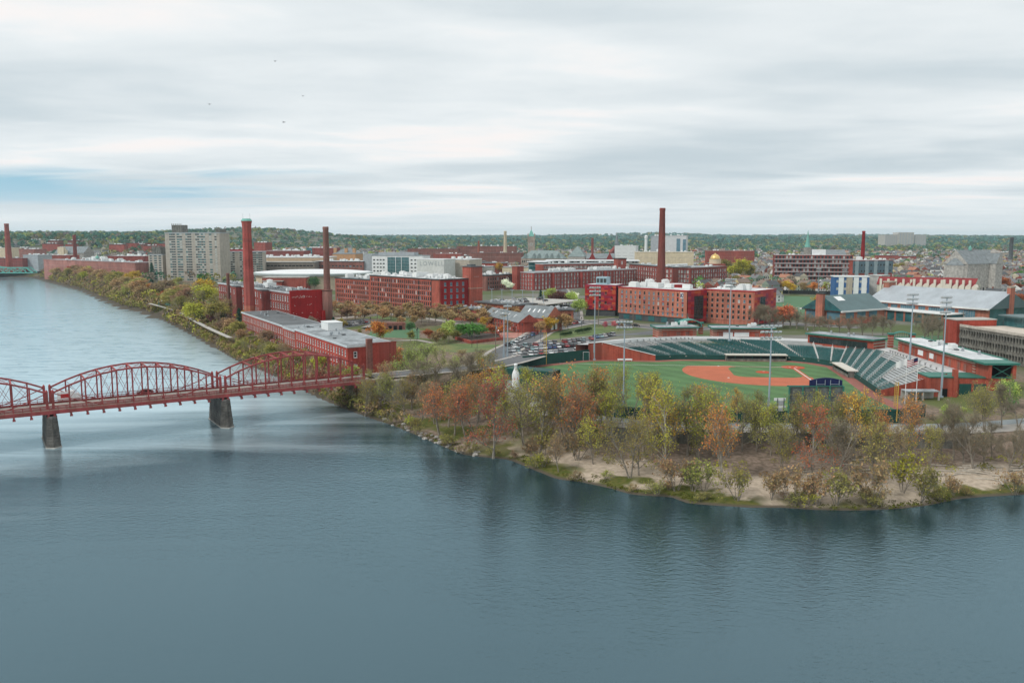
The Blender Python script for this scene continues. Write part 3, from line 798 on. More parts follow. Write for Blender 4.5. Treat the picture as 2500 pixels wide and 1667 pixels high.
o = q.build('bare_patches', mat('bare_plaster', (0.55, 0.46, 0.42), var=.2), mL.root); o['kind'] = 'stuff'
mL.finish()

# --- chimneys
def chimney(name, label, x, y, z0, z1, r0, r1, m, n=20, cap=None, bands=(), ped=None, flare=1.0):
    t = thing(name, label, 'chimney', (x, y, z0))
    H_ = z1 - z0; q = MB()
    if ped: q.box(-ped[0], ped[0], -ped[0], ped[0], 0, ped[1]); q.box(-ped[0]-.2, ped[0]+.2, -ped[0]-.2, ped[0]+.2, ped[1], ped[1]+.5)
    if flare > 1: prof = [(r0,0),(r0+(r1-r0)*.9,H_*.80),(r1,H_*.86),(r1*1.02,H_*.90),(r1*1.06,H_*.925),(r1*flare*.88,H_*.955),(r1*flare,H_*.978)]
    else: prof = [(r0,0),(r1,H_*.965),(r1*1.09,H_*.97),(r1*1.09,H_*.995),(r1,H_)]
    q.lathe(prof, n, rot=math.pi/n)
    q.build('shaft', m, t, smooth=n > 10)
    if cap: 
        c = MB(); c.lathe([(r1*flare*1.02,H_*.978),(r1*flare*.74,H_),(r1*.5,H_)], n, rot=math.pi/n); c.build('cap', cap, t)
        s_ = MB(); [s_.beam((dx, 0, H_-.1), (dx, 0, H_+2.6), .10) for dx in (-r1*.8, r1*.8)]; s_.build('lightning_rods', M_grey, t)
    for i, (b0, b1, bm_) in enumerate(bands):
        c = MB(); f0, f1 = b0/H_, b1/H_; ra, rb = r0+(r1-r0)*f0/.86+.04, r0+(r1-r0)*f1/.86+.04
        c.lathe([(ra,b0),(rb,b1)], n, rot=math.pi/n, cap=False); c.build('band', bm_, t, smooth=n > 10)
    return t
yc = 448.0
chimney('mill_chimney', 'tall tapering octagonal red brick chimney with flared green cap', uat(611, yc, 10), yc, 8, zat(534, yc), 3.05, 2.25, brick('chimney_red_brick', (0.33, 0.075, 0.062)), 8, M_copper,
        bands=((1, 11, M_brick3), (44, 46, M_brick2)), flare=1.24)
yc = 438.0
chimney('mill_chimney', 'slim weathered grey-brown round chimney behind the blank red wall', uat(801, yc, 10), yc, 8, zat(553.5, yc), 1.95, 1.40, brick('sooty_pink_brick', (0.23, 0.115, 0.095)), 20, ped=(2.1, 19.5))
yc = 497.0
chimney('mill_stack', 'short thin dark brick stack against the white-sashed mill', uat(560, yc, 10), yc, 8, zat(667, yc), 1.1, .9, M_brick4, 14)
yc = 770.0
chimney('mill_chimney', 'tallest round brick chimney, sooty at the top, behind the red residence hall', uat(1613.5, yc, 10), yc, 8, zat(508, yc), 4.0, 2.45, brick('sooty_chimney_brick', (0.235, 0.062, 0.050)), 24,
        bands=((60, 71, brick('soot_black_brick', (0.075, 0.060, 0.058))), (48, 60, brick('sooty_brown_brick', (0.15, 0.060, 0.052)))))
for (u, vt, vb, y, r0, r1, m, nm) in ((24, 546, 640, 1150, 4.6, 2.7, M_brick, 'thick brick chimney at the far end of the green bridge'), (186, 574, 632, 1250, 3.2, 2.2, M_brick2, 'brick chimney rising between the far riverside mills'),
        (1233.5, 564, 617, 1420, 3.6, 2.3, M_cream, 'cream coloured round chimney left of the clock tower'), (1169, 588, 616, 1400, 2.6, 1.5, M_brick3, 'small orange brick chimney by the long dark mill'),
        (1446, 581, 606, 1900, 3.2, 2.4, M_brick, 'distant brick chimney right of the green pyramid roof'), (2103, 564, 637, 930, 2.8, 1.6, M_brickR, 'slender bright red chimney behind the balcony flats'), (2466, 579, 612, 1500, 3.6, 3.0, M_roofd, 'thick black stack near the stone church')):
    chimney('far_chimney', nm, uat(u, y), y, 8, zat(vt, y), r0, r1, m, 16)

# --- the big central mill with its tower
cM = at(1073, 765, 8); zM = zat(684, cM[1]); aM = at(903, 673, zM)
mM = Bld('central_mill', 'large six-storey orange brick mill with close rows of dark windows', 'mill building', aM, cM, 8.0)
LM, DM, HM = mM.L, 23.0, zM-8
MB_o = brick('orange_red_mill_brick', (0.385, 0.105, 0.075))
mM.box_wall(0, LM, 0, DM, 0, HM, {'f': dict(cols=cols_(LM, 32, 1.25, 1.0, 8.5), rows=rows_(0, HM, 6, 2.25, .3, .8), style='dark'),
    'r': dict(cols=cols_(DM, 4, 1.7, 2.2), rows=rows_(0, HM, 5, 2.3, .3, .8), style='blue', m=1)}, MB_o, wm2=[M_brickR])
mM.roof(0, LM, 0, DM, HM, M_roofl, M_dkframe); mM.units(3, LM-4, 4, DM-4, HM+.5, 44, (1, 2, 2, 3, 3, 0), 21)
q = MB(); q.box(LM+.01, LM+.35, -.25, .6, 0, HM+.3); q.build('corner_quoin', MB_o, mM.root)
for f in (.13, .33, .53, .73, .9):
    q = MB(); q.box(LM*f-.12, LM*f+.12, -.22, -.02, .5, HM-.2); q.build('downpipe', M_dkframe, mM.root)
tw = MB(); T = 9.0; tx0, ty0 = LM-6.0, DM-.5                                        # stair tower at the back corner
tw.box(tx0, tx0+T, ty0, ty0+T, 0, HM+7.6); tw.box(tx0-.15, tx0+T+.15, ty0-.15, ty0+T+.15, HM-6, HM-5.6, 1)
ttt = tw.build('stair_tower', [MB_o, M_tan], mM.root)
q = MB(); q.box(tx0-.6, tx0+T+.6, ty0-.6, ty0+T+.6, HM+7.6, HM+8.1); q.box(tx0+2, tx0+6, ty0+2, ty0+6, HM+8.1, HM+9.2); q.build('tower_roof', M_roofd, ttt)
for k in range(3):
    link('tower_window', window_mesh(.8, 4.0, 'dark'), ttt, (tx0+T+.02, ty0+3.0+k*1.4, HM+1.6), math.pi/2); link('tower_window', window_mesh(.8, 4.0, 'dark'), ttt, (tx0+3+k*1.4, ty0-.02, HM+1.6), 0)
mM.finish()
zM2 = zM - 3.2
block('lower_mill_wing', 'lower five-storey brick wing joined to the left of the big central mill', 'mill building', at(818, 679, zM2), Vector(aM)-Vector((.3, -.3)), 22, 8, zM2, 5, 17, (1.25, 2.2), 'dark', MB_o, M_roofg, M_dkframe, units=22, kinds=(1, 2, 3), left=5, base=.3, top=.8)

# --- low brick buildings in front of it
zz = 14.5
block('brick_workshop', 'low brick range with dark flat roof in front of the central mill tower', 'building', at(1092, 752, zz), at(1178, 758, zz), 12, 8, zz, 1, 13, (1.1, 2.0), 'dark', M_brick, M_roofd, M_roofd, side=4, units=12, kinds=(1, 0), base=1.5)
zz = 16.0
block('flat_roofed_hall', 'brown brick hall with wide dark eaves and roof fans behind the gabled workshops', 'building', at(1165, 737.5, zz), at(1258, 746, zz), 15, 8, zz, 1, 6, (2.6, 3.0), 'plain', M_brick3, M_roofd, M_roofd, side=3, units=26, kinds=(1, 1, 0), base=2, ov=1.3)
block('flat_roofed_hall', 'brown brick hall with dark roof right of the gabled workshop', 'building', at(1322, 758, 14.5), at(1400, 757, 14.5), 14, 8, 14.5, 1, 5, (2.6, 2.4), 'plain', M_brick3, M_roofd, M_roofd, side=2, units=16, kinds=(1, 1, 0), ov=1.2)
def gabled(name, label, pA, pB, depth, z0, ze, zr, wm_, rm, axis='x', nb=6, nf=2, win=(1.1, 1.7), style='dark', sky=0, side=0, cat='building', ov=.5, group=None, hip=0.0, left=0):
    b = Bld(name, label, cat, pA, pB, z0, group); h = ze - z0
    spec = {'f': dict(cols=cols_(b.L, nb, win[0], 1.0), rows=rows_(0, h, nf, win[1], .5, .5), style=style) if nb else {}}
    if side: spec['r'] = dict(cols=cols_(depth, side, win[0], 1.0), rows=rows_(0, h, nf, win[1], .5, .5), style=style)
    if left: spec['l'] = dict(cols=cols_(depth, left, win[0], 1.0), rows=rows_(0, h, nf, win[1], .5, .5), style=style)
    b.box_wall(0, b.L, 0, depth, 0, h, spec, wm_)
    q = MB(); q.gable(0, b.L, 0, depth, h, zr-z0, ov, 0, 1 if not hip else 0, axis, hip); q.build('roof', [rm, wm_], b.root)
    if axis == 'x':
        k = (zr-ze)/(depth/2+ov); a_ = math.atan(k)
        for i in range(sky):
            x = b.L*(.15 + .7*(i+.5)/sky); y = depth*.2; q = MB()
            z_ = h + (y+ov)*k + .06
            q.add([(x-.4,y,z_),(x+.4,y,z_),(x+.4,y+1.8,z_+1.8*k),(x-.4,y+1.8,z_+1.8*k)], [(0,1,2,3)]); q.build('skylight', M_white, b.root)
    b.finish(); return b
pw, qw = at(1180, 764, 14), at(1266, 783, 14)
gabled('long_workshop', 'long slate-roofed brick workshop with four small skylights by the street', pw, qw, 11, 8, 13, 17, M_brick, M_slate, 'x', 12, 2, (1.0, 1.4), sky=4)
pw, qw = at(1266, 770, 15.5), at(1334, 775, 15.5)
gw = gabled('gabled_workshop', 'brick workshop with steep slate roof and tall double door in its gable', pw, qw, 13, 8, 15, 20.5, M_brick3, M_slate, 'x', 4, 2, (1.1, 1.6), side=0, sky=4)
q = MB(); q.box(gw.L+.02, gw.L+.2, 4, 5.6, 1, 7.5, 0); q.box(gw.L+.02, gw.L+.2, 7.2, 8.8, 1, 7.5, 0); q.box(gw.L+.02, gw.L+.16, 5.7, 7.1, 1, 7.3, 1); q.build('gable_door', [M_white, M_glass], gw.root)

# --- steel parking deck
pk, qk = at(1190, 741, 14), at(1330, 748, 14)
b = Bld('parking_deck', 'open steel two-level parking deck with pale roof beside the mill tower', 'car park', pk, qk, 8.0)
for z in (3.2, 6.6):
    q = MB(); q.box(0, b.L, 0, 46, z, z+.35); q.box(0, b.L, -.1, .05, z+.36, z+1.2); q.build('deck', M_conc if z > 4 else M_concd, b.root)
for i in range(9):
    for y in (.6, 16, 31, 45):
        q = MB(); q.box(i*b.L/8-.2, i*b.L/8+.2, y-.2, y+.2, 0, 6.6); q.build('column', M_silver, b.root)
for i in range(6):
    q = MB(); x = 2+i*(b.L-4)/5; q.beam((x, 2, 6.9), (x, 2, 15), .22); q.beam((x-1.5, 2, 15), (x+1.5, 2, 15), .2); q.build('light_mast', M_pole, b.root)
DECKB = b

# --- mills of the right-hand complex
zQ = 23.3
def wmix_(i, j): return 'blind' if (i*5+j*3+i*j) % 5 < 2 else 'white'
mQ = Bld('long_white_sash_mill', 'long four-storey red mill with white sashes and three stair towers, beyond the parking deck', 'mill building', at(1303, 666.7, zQ), at(1554, 657.7, zQ), 8.0)
LQ, DQ, HQ = mQ.L, 17.0, zQ-8
cuts = [(LQ*.16, LQ*.21), (LQ*.42, LQ*.49), (LQ*.66, LQ*.72)]
segs = [(0, cuts[0][0]), (cuts[0][1], cuts[1][0]), (cuts[1][1], cuts[2][0]), (cuts[2][1], LQ)]
wq = MB()
for a, b_ in segs: mQ.face(wq, (a, 0), 0, b_-a, 0, HQ, cols_(b_-a, int((b_-a)/3.7), 1.75, .5), rows_(0, HQ, 4, 2.5, .5, .8), wmix_)
for a, b_ in cuts:
    mQ.face(wq, (a, -3), 0, b_-a, 0, HQ, cols_(b_-a, 2, 1.4, .4), rows_(0, HQ, 4, 2.3, .5, .8), 'white'); mQ.face(wq, (a, 0), -math.pi/2, 3, 0, HQ); mQ.face(wq, (b_, -3), math.pi/2, 3, 0, HQ)
mQ.face(wq, (0, 24), -math.pi/2, 24, 0, HQ, cols_(24, 6, 1.5), rows_(0, HQ, 4, 2.3, .5, .8), 'white'); mQ.face(wq, (LQ, DQ), math.pi, LQ, 0, HQ); mQ.face(wq, (LQ, 0), math.pi/2, DQ, 0, HQ)
wq.build('wall', brick('deep_red_brick', (0.30, 0.062, 0.052)), mQ.root)
mQ.roof(0, LQ, 0, 23, HQ, M_roofg, M_silver)
for a, b_ in cuts:
    q = MB(); q.box(a-.3, b_+.3, -3.3, -.36, HQ-.1, HQ+.45); q.build('tower_roof', M_roofg, mQ.root)
mQ.units(8, LQ-3, 8, 20, HQ+.5, 14, (2, 3), 31)
for fx in (.24, .36, .62, .74):
    q = MB()
    for k in range(7): q.lathe([(1.0,HQ+1.2),(1.0,HQ+2.8),(.7,HQ+3)], 8, LQ*fx+k*2.3, 15)
    q.box(LQ*fx-1.2, LQ*fx+15, 13.8, 16.2, HQ+.5, HQ+1.2); q.build('rooftop_cooling_bank', M_panel, mQ.root)
q = MB(); q.box(-4, 4, 18, 25, 0, HQ+5.5); q.box(-4.5, 4.5, 17.5, 25.5, HQ+5.5, HQ+6, 1); q.build('corner_turret', [M_brick, M_granite], mQ.root)
mQ.finish()
zq = 27.0
block('rear_mill', 'long red mill wing showing one upper row of arched windows behind the white-sash mill', 'mill building', at(1325, 645.5, zq), at(1505, 643, zq), 18, 8, zq, 4, 34, (1.9, 2.8), wmix_, M_brick, M_roofg, M_silver, units=8, kinds=(2, 3))
tq = at(1508, 648, zq)
block('mill_turret', 'square brick turret rising over the rear mill roofs', 'tower', tq, (tq[0]+9, tq[1]+3), 9, 8, 33.5, 1, 1, (1.6, 3.2), 'white', M_brick, M_roofd, M_dkframe, base=19)
block('link_mill', 'dark red mill block left of the tallest chimney', 'mill building', at(1536.5, 645.5, zq), at(1643, 653.5, zq), 18, 8, zq, 4, 18, (1.9, 2.7), wmix_, M_brick2, M_roofg, M_dkframe, units=10, kinds=(2, 1))
zw = 26.5
W_ = block('corner_mill', 'broad red mill with white arched windows right of the tallest chimney', 'mill building', at(1686, 655.5, zw), at(1774.6, 651, zw), 34, 8, zw, 4, 15, (1.9, 2.7), wmix_, M_brick2, M_roofg, M_brick4, left=10, units=6, kinds=(2, 3))
q = MB()
for k in range(14): q.lathe([(1.2,W_.h+1.2),(1.2,W_.h+3),(.8,W_.h+3.2)], 8, 2+k*2.6, 26)
q.build('rooftop_cooling_bank', M_panel, W_.root)
block('back_lane_mill', 'small brown mill with dark windows between tower and white-sash mill', 'mill building', at(1188, 674, 21), at(1258, 670, 21), 14, 8, 21, 3, 12, (1.6, 2.6), 'dark', M_brick4, M_roofd, M_dkframe, units=8, kinds=(2, 3))

# --- red residence hall
zD = 26.0
MBD = brick('residence_orange_brick', (0.45, 0.17, 0.115))
dA, dB = at(1509.7, 702, zD), at(1679.7, 711.7, zD)
dm = Bld('residence_hall', 'modern orange brick residence hall with bright red patchwork ends and white roof', 'residence hall', dA, dB, 8.0)
LDm, DDm, HD = dm.L, 17.0, zD-8
g = random.Random(4)
def dorm_rows(): return rows_(0, HD, 5, 1.7, 4.0, .9)
w_ = MB(); skipf = set()
dm.face(w_, (0, 0), 0, LDm-.5, 3.6, HD, cols_(LDm-.5, 14, 1.15, 1.2), dorm_rows(), lambda i, j: 'blue' if g.random() < .6 else 'dark')
dm.face(w_, (0, DDm), -math.pi/2, DDm, 3.6, HD); dm.face(w_, (LDm, DDm), math.pi, LDm, 0, HD)
w_.build('wall', MBD, dm.root)
q = MB(); q.box(.3, LDm-2, .5, DDm-1, 0, 3.6, 0); q.build('ground_floor', mat('charcoal_block', (0.07, 0.075, 0.08), var=.2), dm.root)
for k in range(5):
    q = MB(); x = 4+k*9; q.box(x, x+4.2, .36, .5, .4, 3.2); q.build('shop_window', M_glasst, dm.root)
for (i, c) in enumerate(cols_(LDm-.5, 14, 1.15, 1.2)):                             # coloured spandrels under some windows
    for j, (r0, r1) in enumerate(dorm_rows()):
        if (i*7 + j*3) % 4 == 0 and j > 0:
            q = MB(); q.box(c[0], c[1], -.03, .03, r0-.95, r0-.02); q.build('spandrel_panel', g.choice((M_redp, M_redp2)), dm.root)
PAN = [M_redp, M_redp, M_redp3, M_redp2, M_redp, M_orgp, M_redp3]
def patchwork(b, o, a, L, z0, z1, nc, nr, seed, glassbox=None, wide=False):
    """rain-screen panels, each a piece with an open joint round it"""
    gg = random.Random(seed); ca, sa = math.cos(a), math.sin(a)
    cache = {}
    base = MB(); base.quad((o[0], o[1], z0), (o[0]+L*ca, o[1]+L*sa, z0), (o[0]+L*ca, o[1]+L*sa, z1), (o[0], o[1], z1)); base.build('cladding_backing', M_redp2, b.root)
    dw, dh = L/nc, (z1-z0)/nr
    for i in range(nc):
        for j in range(nr):
            if glassbox and glassbox[0] <= (i+.5)/nc <= glassbox[1] and glassbox[2] <= (j+.5)/nr <= glassbox[3]: continue
            m = gg.choice(PAN)
            if m.name not in cache:
                q = MB(); q.box(.04, dw-.04, -.12, -.02, .04, dh-.04); cache[m.name] = q.mesh('cladding_panel', m)
            link('cladding_panel', cache[m.name], b.root, (o[0]+i*dw*ca, o[1]+i*dw*sa, z0+j*dh), a)
    if glassbox:
        f0, f1, r0, r1 = glassbox; q = MB(); x0, x1 = L*f0, L*f1; za, zb = z0+(z1-z0)*r0, z0+(z1-z0)*r1
        def p(u_, d, z): return (o[0]+u_*ca+d*sa, o[1]+u_*sa-d*ca, z)
        q.quad(p(x0,.05,za), p(x1,.05,za), p(x1,.05,zb), p(x0,.05,zb), 0)
        n = 9
        for k in range(n+1):
            z = za+(zb-za)*k/n; q.beam(p(x0,.12,z), p(x1,.12,z), .14, .14, 1)
        for k in range(4):
            u_ = x0+(x1-x0)*k/3; q.beam(p(u_,.12,za), p(u_,.12,zb), .14, .14, 1)
        q.build('curtain_wall', [M_glass, M_dkframe], b.root)
patchwork(dm, (LDm, 0), math.pi/2, DDm, 1.2, HD, 6, 12, 1, (.34, .8, .1, .86))
dm.roof(0, LDm, 0, DDm, HD, M_roofl, M_redp, .15)
dm.units(3, LDm-3, 4, DDm-3, HD+.5, 9, (3, 3, 2), 8)
# emblem plate near the top of the corner
q = MB(); q.box(LDm-4.9, LDm-3.0, -.10, -.02, HD-3.9, HD-.8, 0); e = q.build('emblem_plate', M_white, dm.root)
q = MB(); x, z = LDm-4.75, HD-3.7
q.add([(x,-.13,z+.2),(x+.55,-.13,z+.2),(x+1.0,-.13,z+1.5),(x+.5,-.13,z+2.6),(x,-.13,z+2.2)], [(0,1,2,3,4)]); q.add([(x+.9,-.13,z+.2),(x+1.6,-.13,z+.2),(x+1.6,-.13,z+1.0),(x+1.2,-.13,z+1.4)], [(0,1,2,3)]); q.add([(x+1.2,-.13,z+1.7),(x+1.6,-.13,z+1.5),(x+1.6,-.13,z+2.7),(x+1.0,-.13,z+2.7)], [(0,1,2,3)])
q.build('emblem_mark', M_navy, e)
dm.finish()
# right wing
dC, dE = at(1716.7, 707.6, zD), at(1842.8, 713, zD)
d2 = Bld('residence_hall_wing', 'orange brick wing of the residence hall ending in a red patchwork gable with tall window', 'residence hall', dC, dE, 8.0)
w_ = MB(); L2 = d2.L
d2.face(w_, (0, 0), 0, L2, 0, HD, cols_(L2, 9, 1.2, 1.0), rows_(0, HD, 5, 1.7, 2.6, .9), 'dark'); d2.face(w_, (0, 28), -math.pi/2, 28, 0, HD); d2.face(w_, (L2, 28), math.pi, L2, 0, HD)
w_.build('wall', MBD, d2.root)
patchwork(d2, (L2, 0), math.pi/2, 28, .5, HD, 8, 12, 2, (.2, .55, .1, .82))
d2.roof(0, L2, 0, 28, HD, M_roofl, M_redp, .15); d2.units(3, L2-3, 4, 12, HD+.5, 5, (3, 2), 9); d2.finish()
# left red block and glazed link
dF, dG = at(1428.8, 696.6, zD), at(1503.6, 698.5, zD)
d3 = Bld('red_clad_block', 'all-red clad end block of the residence hall with a grey rooftop plant box', 'residence hall', dF, dG, 8.0)
patchwork(d3, (0, 0), 0, d3.L, 3.6, HD, 8, 12, 3); patchwork(d3, (0, 16), -math.pi/2, 16, 3.6, HD, 5, 10, 6)
for i in range(5):
    for j in range(5):
        if (i+j) % 2 == 0 or i == 2: link('window', window_mesh(1.2, 1.6, 'dark'), d3.root, (2+i*d3.L/5.2, -.3, 4.6+j*2.8), 0)
q = MB(); q.box(.4, d3.L-.4, .5, 15.6, 0, 3.6); q.build('ground_floor', mat('charcoal_block', (0.07, 0.075, 0.08), var=.2), d3.root)
q = MB(); q.quad((d3.L, 0, 3.6), (d3.L, 16, 3.6), (d3.L, 16, HD), (d3.L, 0, HD)); q.quad((0,16,3.6),(0,16,HD),(d3.L,16,HD),(d3.L,16,3.6)); q.build('side_wall', M_redp2, d3.root)
d3.roof(0, d3.L, 0, 16, HD, M_roofl, M_redp2, .1)
q = MB(); q.box(5, 12, 5, 11, HD+.5, HD+5, 0); [q.box(5.5+k*2.2, 7.2+k*2.2, 4.9, 5.0, HD+1.5, HD+4, 1) for k in range(3)]; q.build('rooftop_plant_box', [mat('pale_blue_louvre', (0.30, 0.42, 0.47), var=.1), M_dkframe], d3.root)
q = MB(); q.box(d3.L+.05, d3.L+1.4, 2, 12, 0, HD-.3); q.build('glazed_link', M_glass, d3.root)
block('residence_rear_wing', 'rear wing of the residence hall with red panels just under its white roof', 'residence hall', at(1560, 697, zD+1), at(1680, 697, zD+1), 16, 8, zD+1, 0, 0, (1,1), 'dark', M_redp3, M_roofl, M_redp, ov=.15, units=4, kinds=(3,))

# --- glass and steel sports centre
pS, qS = at(2130, 734, 17), at(2414, 756, 17)
sc = Bld('sports_centre', 'long sports hall with wide silver pitched roof, brick piers and blue glazing', 'sports centre', pS, qS, 8.0)
LS, DS = sc.L, 34.0
w_ = MB(); w_.box(0, LS, 0, DS, 0, 8.6); w_.build('wall', MBD, sc.root)
q = MB(); q.gable(-2, LS, 0, DS, 9.2, 17.8, 1.4, 0, 1, 'x'); q.build('roof', [M_metalr, M_tealr], sc.root)
q = MB(); q.box(-3, LS+1.2, -1.9, -1.1, 8.7, 9.5); q.build('eaves_fascia', M_panel, sc.root)
x = 1.5; k = 0
while x < LS-6:
    wv = (9.5, 4.2)[k % 2]
    q = MB(); q.box(x, x+wv, -.14, .02, 1.2, 8.0, 0)
    for i in range(int(wv/1.4)+1): q.box(x+i*1.4-.05, x+i*1.4+.05, -.2, -.13, 1.2, 8.0, 1)
    for z in (3.2, 5.4): q.box(x, x+wv, -.2, -.13, z-.05, z+.05, 1)
    q.build('glazing', [M_glassb, M_grey], sc.root); x += wv + 2.2; k += 1
q = MB(); q.poly([(LS+.06, 1, 0), (LS+.06, DS-1, 0), (LS+.06, DS-1, 9), (LS+.06, DS/2, 16.6), (LS+.06, 1, 9)])
q.build('gable_glazing', M_glasst, sc.root)
q = MB(); q.box(LS-.3, LS+1.6, DS/2-2, DS/2+2, 0, 20); q.box(LS-.5, LS+1.8, DS/2-2.2, DS/2+2.2, 20, 20.8, 1); q.build('brick_pylon', [MBD, M_tan], sc.root)
q = MB(); q.box(-4, 0, DS/2-3, DS/2+3, 0, 19.5); q.box(-4.3, .3, DS/2-3.3, DS/2+3.3, 19.5, 20.2, 1); q.build('brick_pylon', [MBD, M_tan], sc.root)
q = MB(); q.box(8, LS-14, -13, -.25, 0, 5.6, 0); q.box(7, LS-13, -14.5, -.25, 5.6, 6.1, 1); q.build('entrance_hall', [M_glasst, M_panel], sc.root)
for i in range(9):
    q = MB(); xx = 9+i*(LS-26)/8; q.box(xx-.5, xx+.5, -13.3, -12.9, 0, 5.6); q.build('brick_pier', MBD, sc.root)
pT, qT = (163.3, 473.4), (176.0, 453.0)
s2 = Bld('sports_pavilion', 'brick pavilion with dark teal gabled roof and tall brick pylon beside the sports hall', 'sports centre', pT, qT, 8.0)
L2 = s2.L; D2 = 37
w_ = MB(); w_.box(0, L2, 0, D2, 0, 7.2); w_.build('wall', MBD, s2.root)
q = MB(); q.gable(0, L2, 0, D2, 7.4, 15.2, 1.6, 0, 1, 'y'); q.build('roof', [M_tealr, M_glasst], s2.root)
q = MB(); q.box(L2+.8, L2+1.9, -2, D2+2, 6.9, 7.7); q.box(-1.9, -.8, -2, D2+2, 6.9, 7.7); q.build('eaves_fascia', M_panel, s2.root)
q = MB(); q.box(L2/2-2.2, L2/2+2.2, -3.6, -1.7, 0, 16.2); q.box(L2/2-2.5, L2/2+2.5, -3.9, -1.4, 16.2, 16.9, 1); q.build('brick_pylon', [MBD, M_dkframe], s2.root)
q = MB(); k_ = (15.2-7.4)/(L2/2+1.6); q.add([(L2/2+1.5, 6, 15.2-1.5*k_+.1), (L2/2+5, 6, 15.2-5*k_+.1), (L2/2+5, 12, 15.2-5*k_+.1), (L2/2+1.5, 12, 15.2-1.5*k_+.1)], [(0,1,2,3)]); q.build('skylight', M_white, s2.root)
for i in range(3):
    q = MB(); q.box(L2+.02, L2+.14, 3+i*10, 10+i*10, 3.4, 6.8); q.build('glazing', M_glassb, s2.root)
for x0, x1 in ((1, L2/2-2.6), (L2/2+2.6, L2-1)):
    q = MB(); q.box(x0, x1, -.14, -.02, 2.4, 6.8); q.build('glazing', M_glassb, s2.root)

# --- concrete garage on the right
zG = 19.0
gA, gB = at(2344, 797, zG), at(2560, 831, zG)
gr = Bld('parking_garage', 'weathered concrete parking garage with rows of dark slots and brick stair tower', 'car park', gA, gB, 6.0)
LG = gr.L
for lv in range(4):
    z = lv*3.25
    q = MB(); q.box(0, LG, 0, 60, z+2.4, z+2.75); q.build('floor_slab', M_concd, gr.root)
    n = int(LG/1.55)
    for side_ in (0,):
        q = MB()
        q.box(0, LG, -.25, .1, z+2.2, z+3.3); q.box(0, LG, .3, .34, z, z+2.4, 1)
        q.build('spandrel', [M_concd, M_black], gr.root)
    if 'garage_fin' not in WIN:
        f = MB(); f.box(-.2, .2, -.34, .28, 0, 2.25); f.box(-.38, .38, -.38, -.1, 2.0, 2.4); f.box(-.5, .5, -.3, -.05, 0, .75); WIN['garage_fin'] = f.mesh('concrete_fin', M_concd)
    for i in range(n):
        link('concrete_fin', WIN['garage_fin'], gr.root, (.8+i*1.55, 0, z), 0)
q = MB(); q.box(0, LG, .2, 60, 12.4, 13.0, 0); q.box(0, LG, -.25, .2, 12.3, 14.0, 1); q.build('roof_deck', [mat('pale_deck', (0.55, 0.49, 0.42), var=.12), mat('pale_parapet', (0.50, 0.46, 0.40), var=.2, scale=.6)], gr.root)
q = MB(); q.box(-8.5, -.1, -1.2, 16, -2, 15.4, 0); q.box(-8.7, 0, -1.4, 16.2, 15.4, 15.8, 1); q.build('stair_tower', [brick('tower_red_brick', (0.33, 0.060, 0.040)), M_conc], gr.root)
q = MB(); q.box(-1, 9, 20, 28, 13, 17, 0); q.box(-2, 11, 18, 29, 17, 17.5, 1); q.build('rooftop_lobby', [M_glasst, M_tealr], gr.root)
for x0 in (12, 34):
    q = MB(); q.box(x0, x0+20, 42, 42.4, 13, 16.6, 0); q.box(x0, x0+20, 41.9, 42, 15.4, 16.1, 1); q.build('rooftop_screen', [M_white, M_navy], gr.root)
GAR = gr

# --- tower block and its two lower neighbours across the river bend
def slab(name, label, u0, u1, vt, y, depth, nf, groups, z0=8.0, ang=0.0, wm_=None, seed=1, pent=None):
    """residential slab: flush window bands between plain concrete strips"""
    zt = zat(vt, y); pA = (uat(u0, y, zt), y); pB = (uat(u1, y, zt), y + ang)
    b = Bld(name, label, 'apartment block', pA, pB, z0); H_ = zt - z0; fh = H_/nf
    w = MB(); w.box(0, b.L, 0, depth, 0, H_); w.build('wall', wm_ or mat('tower_concrete', (0.38, 0.345, 0.295), var=.12, streak=.12), b.root)
    gg = random.Random(seed); cache = {}
    for j in range(nf):
        for (f0, f1) in groups:
            n = max(1, int((f1-f0)*b.L/2.2))
            ww = (f1-f0)*b.L
            st = gg.randrange(3)
            if (round(ww, 1), st) not in cache:
                q = MB(); q.box(0, ww, -.12, .02, 0, fh*.62, 0)
                for k in range(n):
                    m = gg.choice((1, 1, 1, 2, 3)); q.box(k*ww/n+.12, (k+1)*ww/n-.12, -.16, -.11, .25, fh*.55, m)
                cache[(round(ww, 1), st)] = q.mesh('window_band', [mat('window_band_frame', (0.30, 0.33, 0.32), var=.1), M_glass, M_glasst, M_blind])
            link('window_band', cache[(round(ww, 1), st)], b.root, (f0*b.L, 0, j*fh+fh*.28))
        q = MB(); q.box(0, b.L, -.06, .0, j*fh+fh*.05, j*fh+fh*.13); q.build('slab_edge', mat('pale_slab_edge', (0.50, 0.465, 0.41), var=.08), b.root)
    q = MB(); q.box(-.3, b.L+.3, -.3, depth+.3, H_, H_+.9); q.build('roof', M_grey, b.root)
    for (f0, f1, hh) in (pent or ()):
        q = MB(); q.box(f0*b.L, f1*b.L, 4, depth-4, H_+.9, H_+hh); [q.beam((f0*b.L+(f1-f0)*b.L*i/5, 3.8, H_+2), (f0*b.L+(f1-f0)*b.L*i/5, 3.8, H_+hh+1.6), .5) for i in range(6)]
        q.build('rooftop_plant', M_concd, b.root)
    return b
slab('apartment_tower', 'tall beige concrete apartment tower with rows of window bands', 402, 546, 570, 925, 20, 19, [(.08,.19),(.22,.32),(.38,.49),(.56,.74),(.81,.86),(.91,.95)], ang=-14, seed=1, pent=((.10,.27,9),(.9,.98,4.5)))
slab('apartment_block', 'lower beige apartment block left of the tall tower', 362, 402, 623, 935, 20, 11, [(.1,.25),(.4,.6),(.72,.9)], ang=-6, seed=2, pent=((.1,.7,9),))
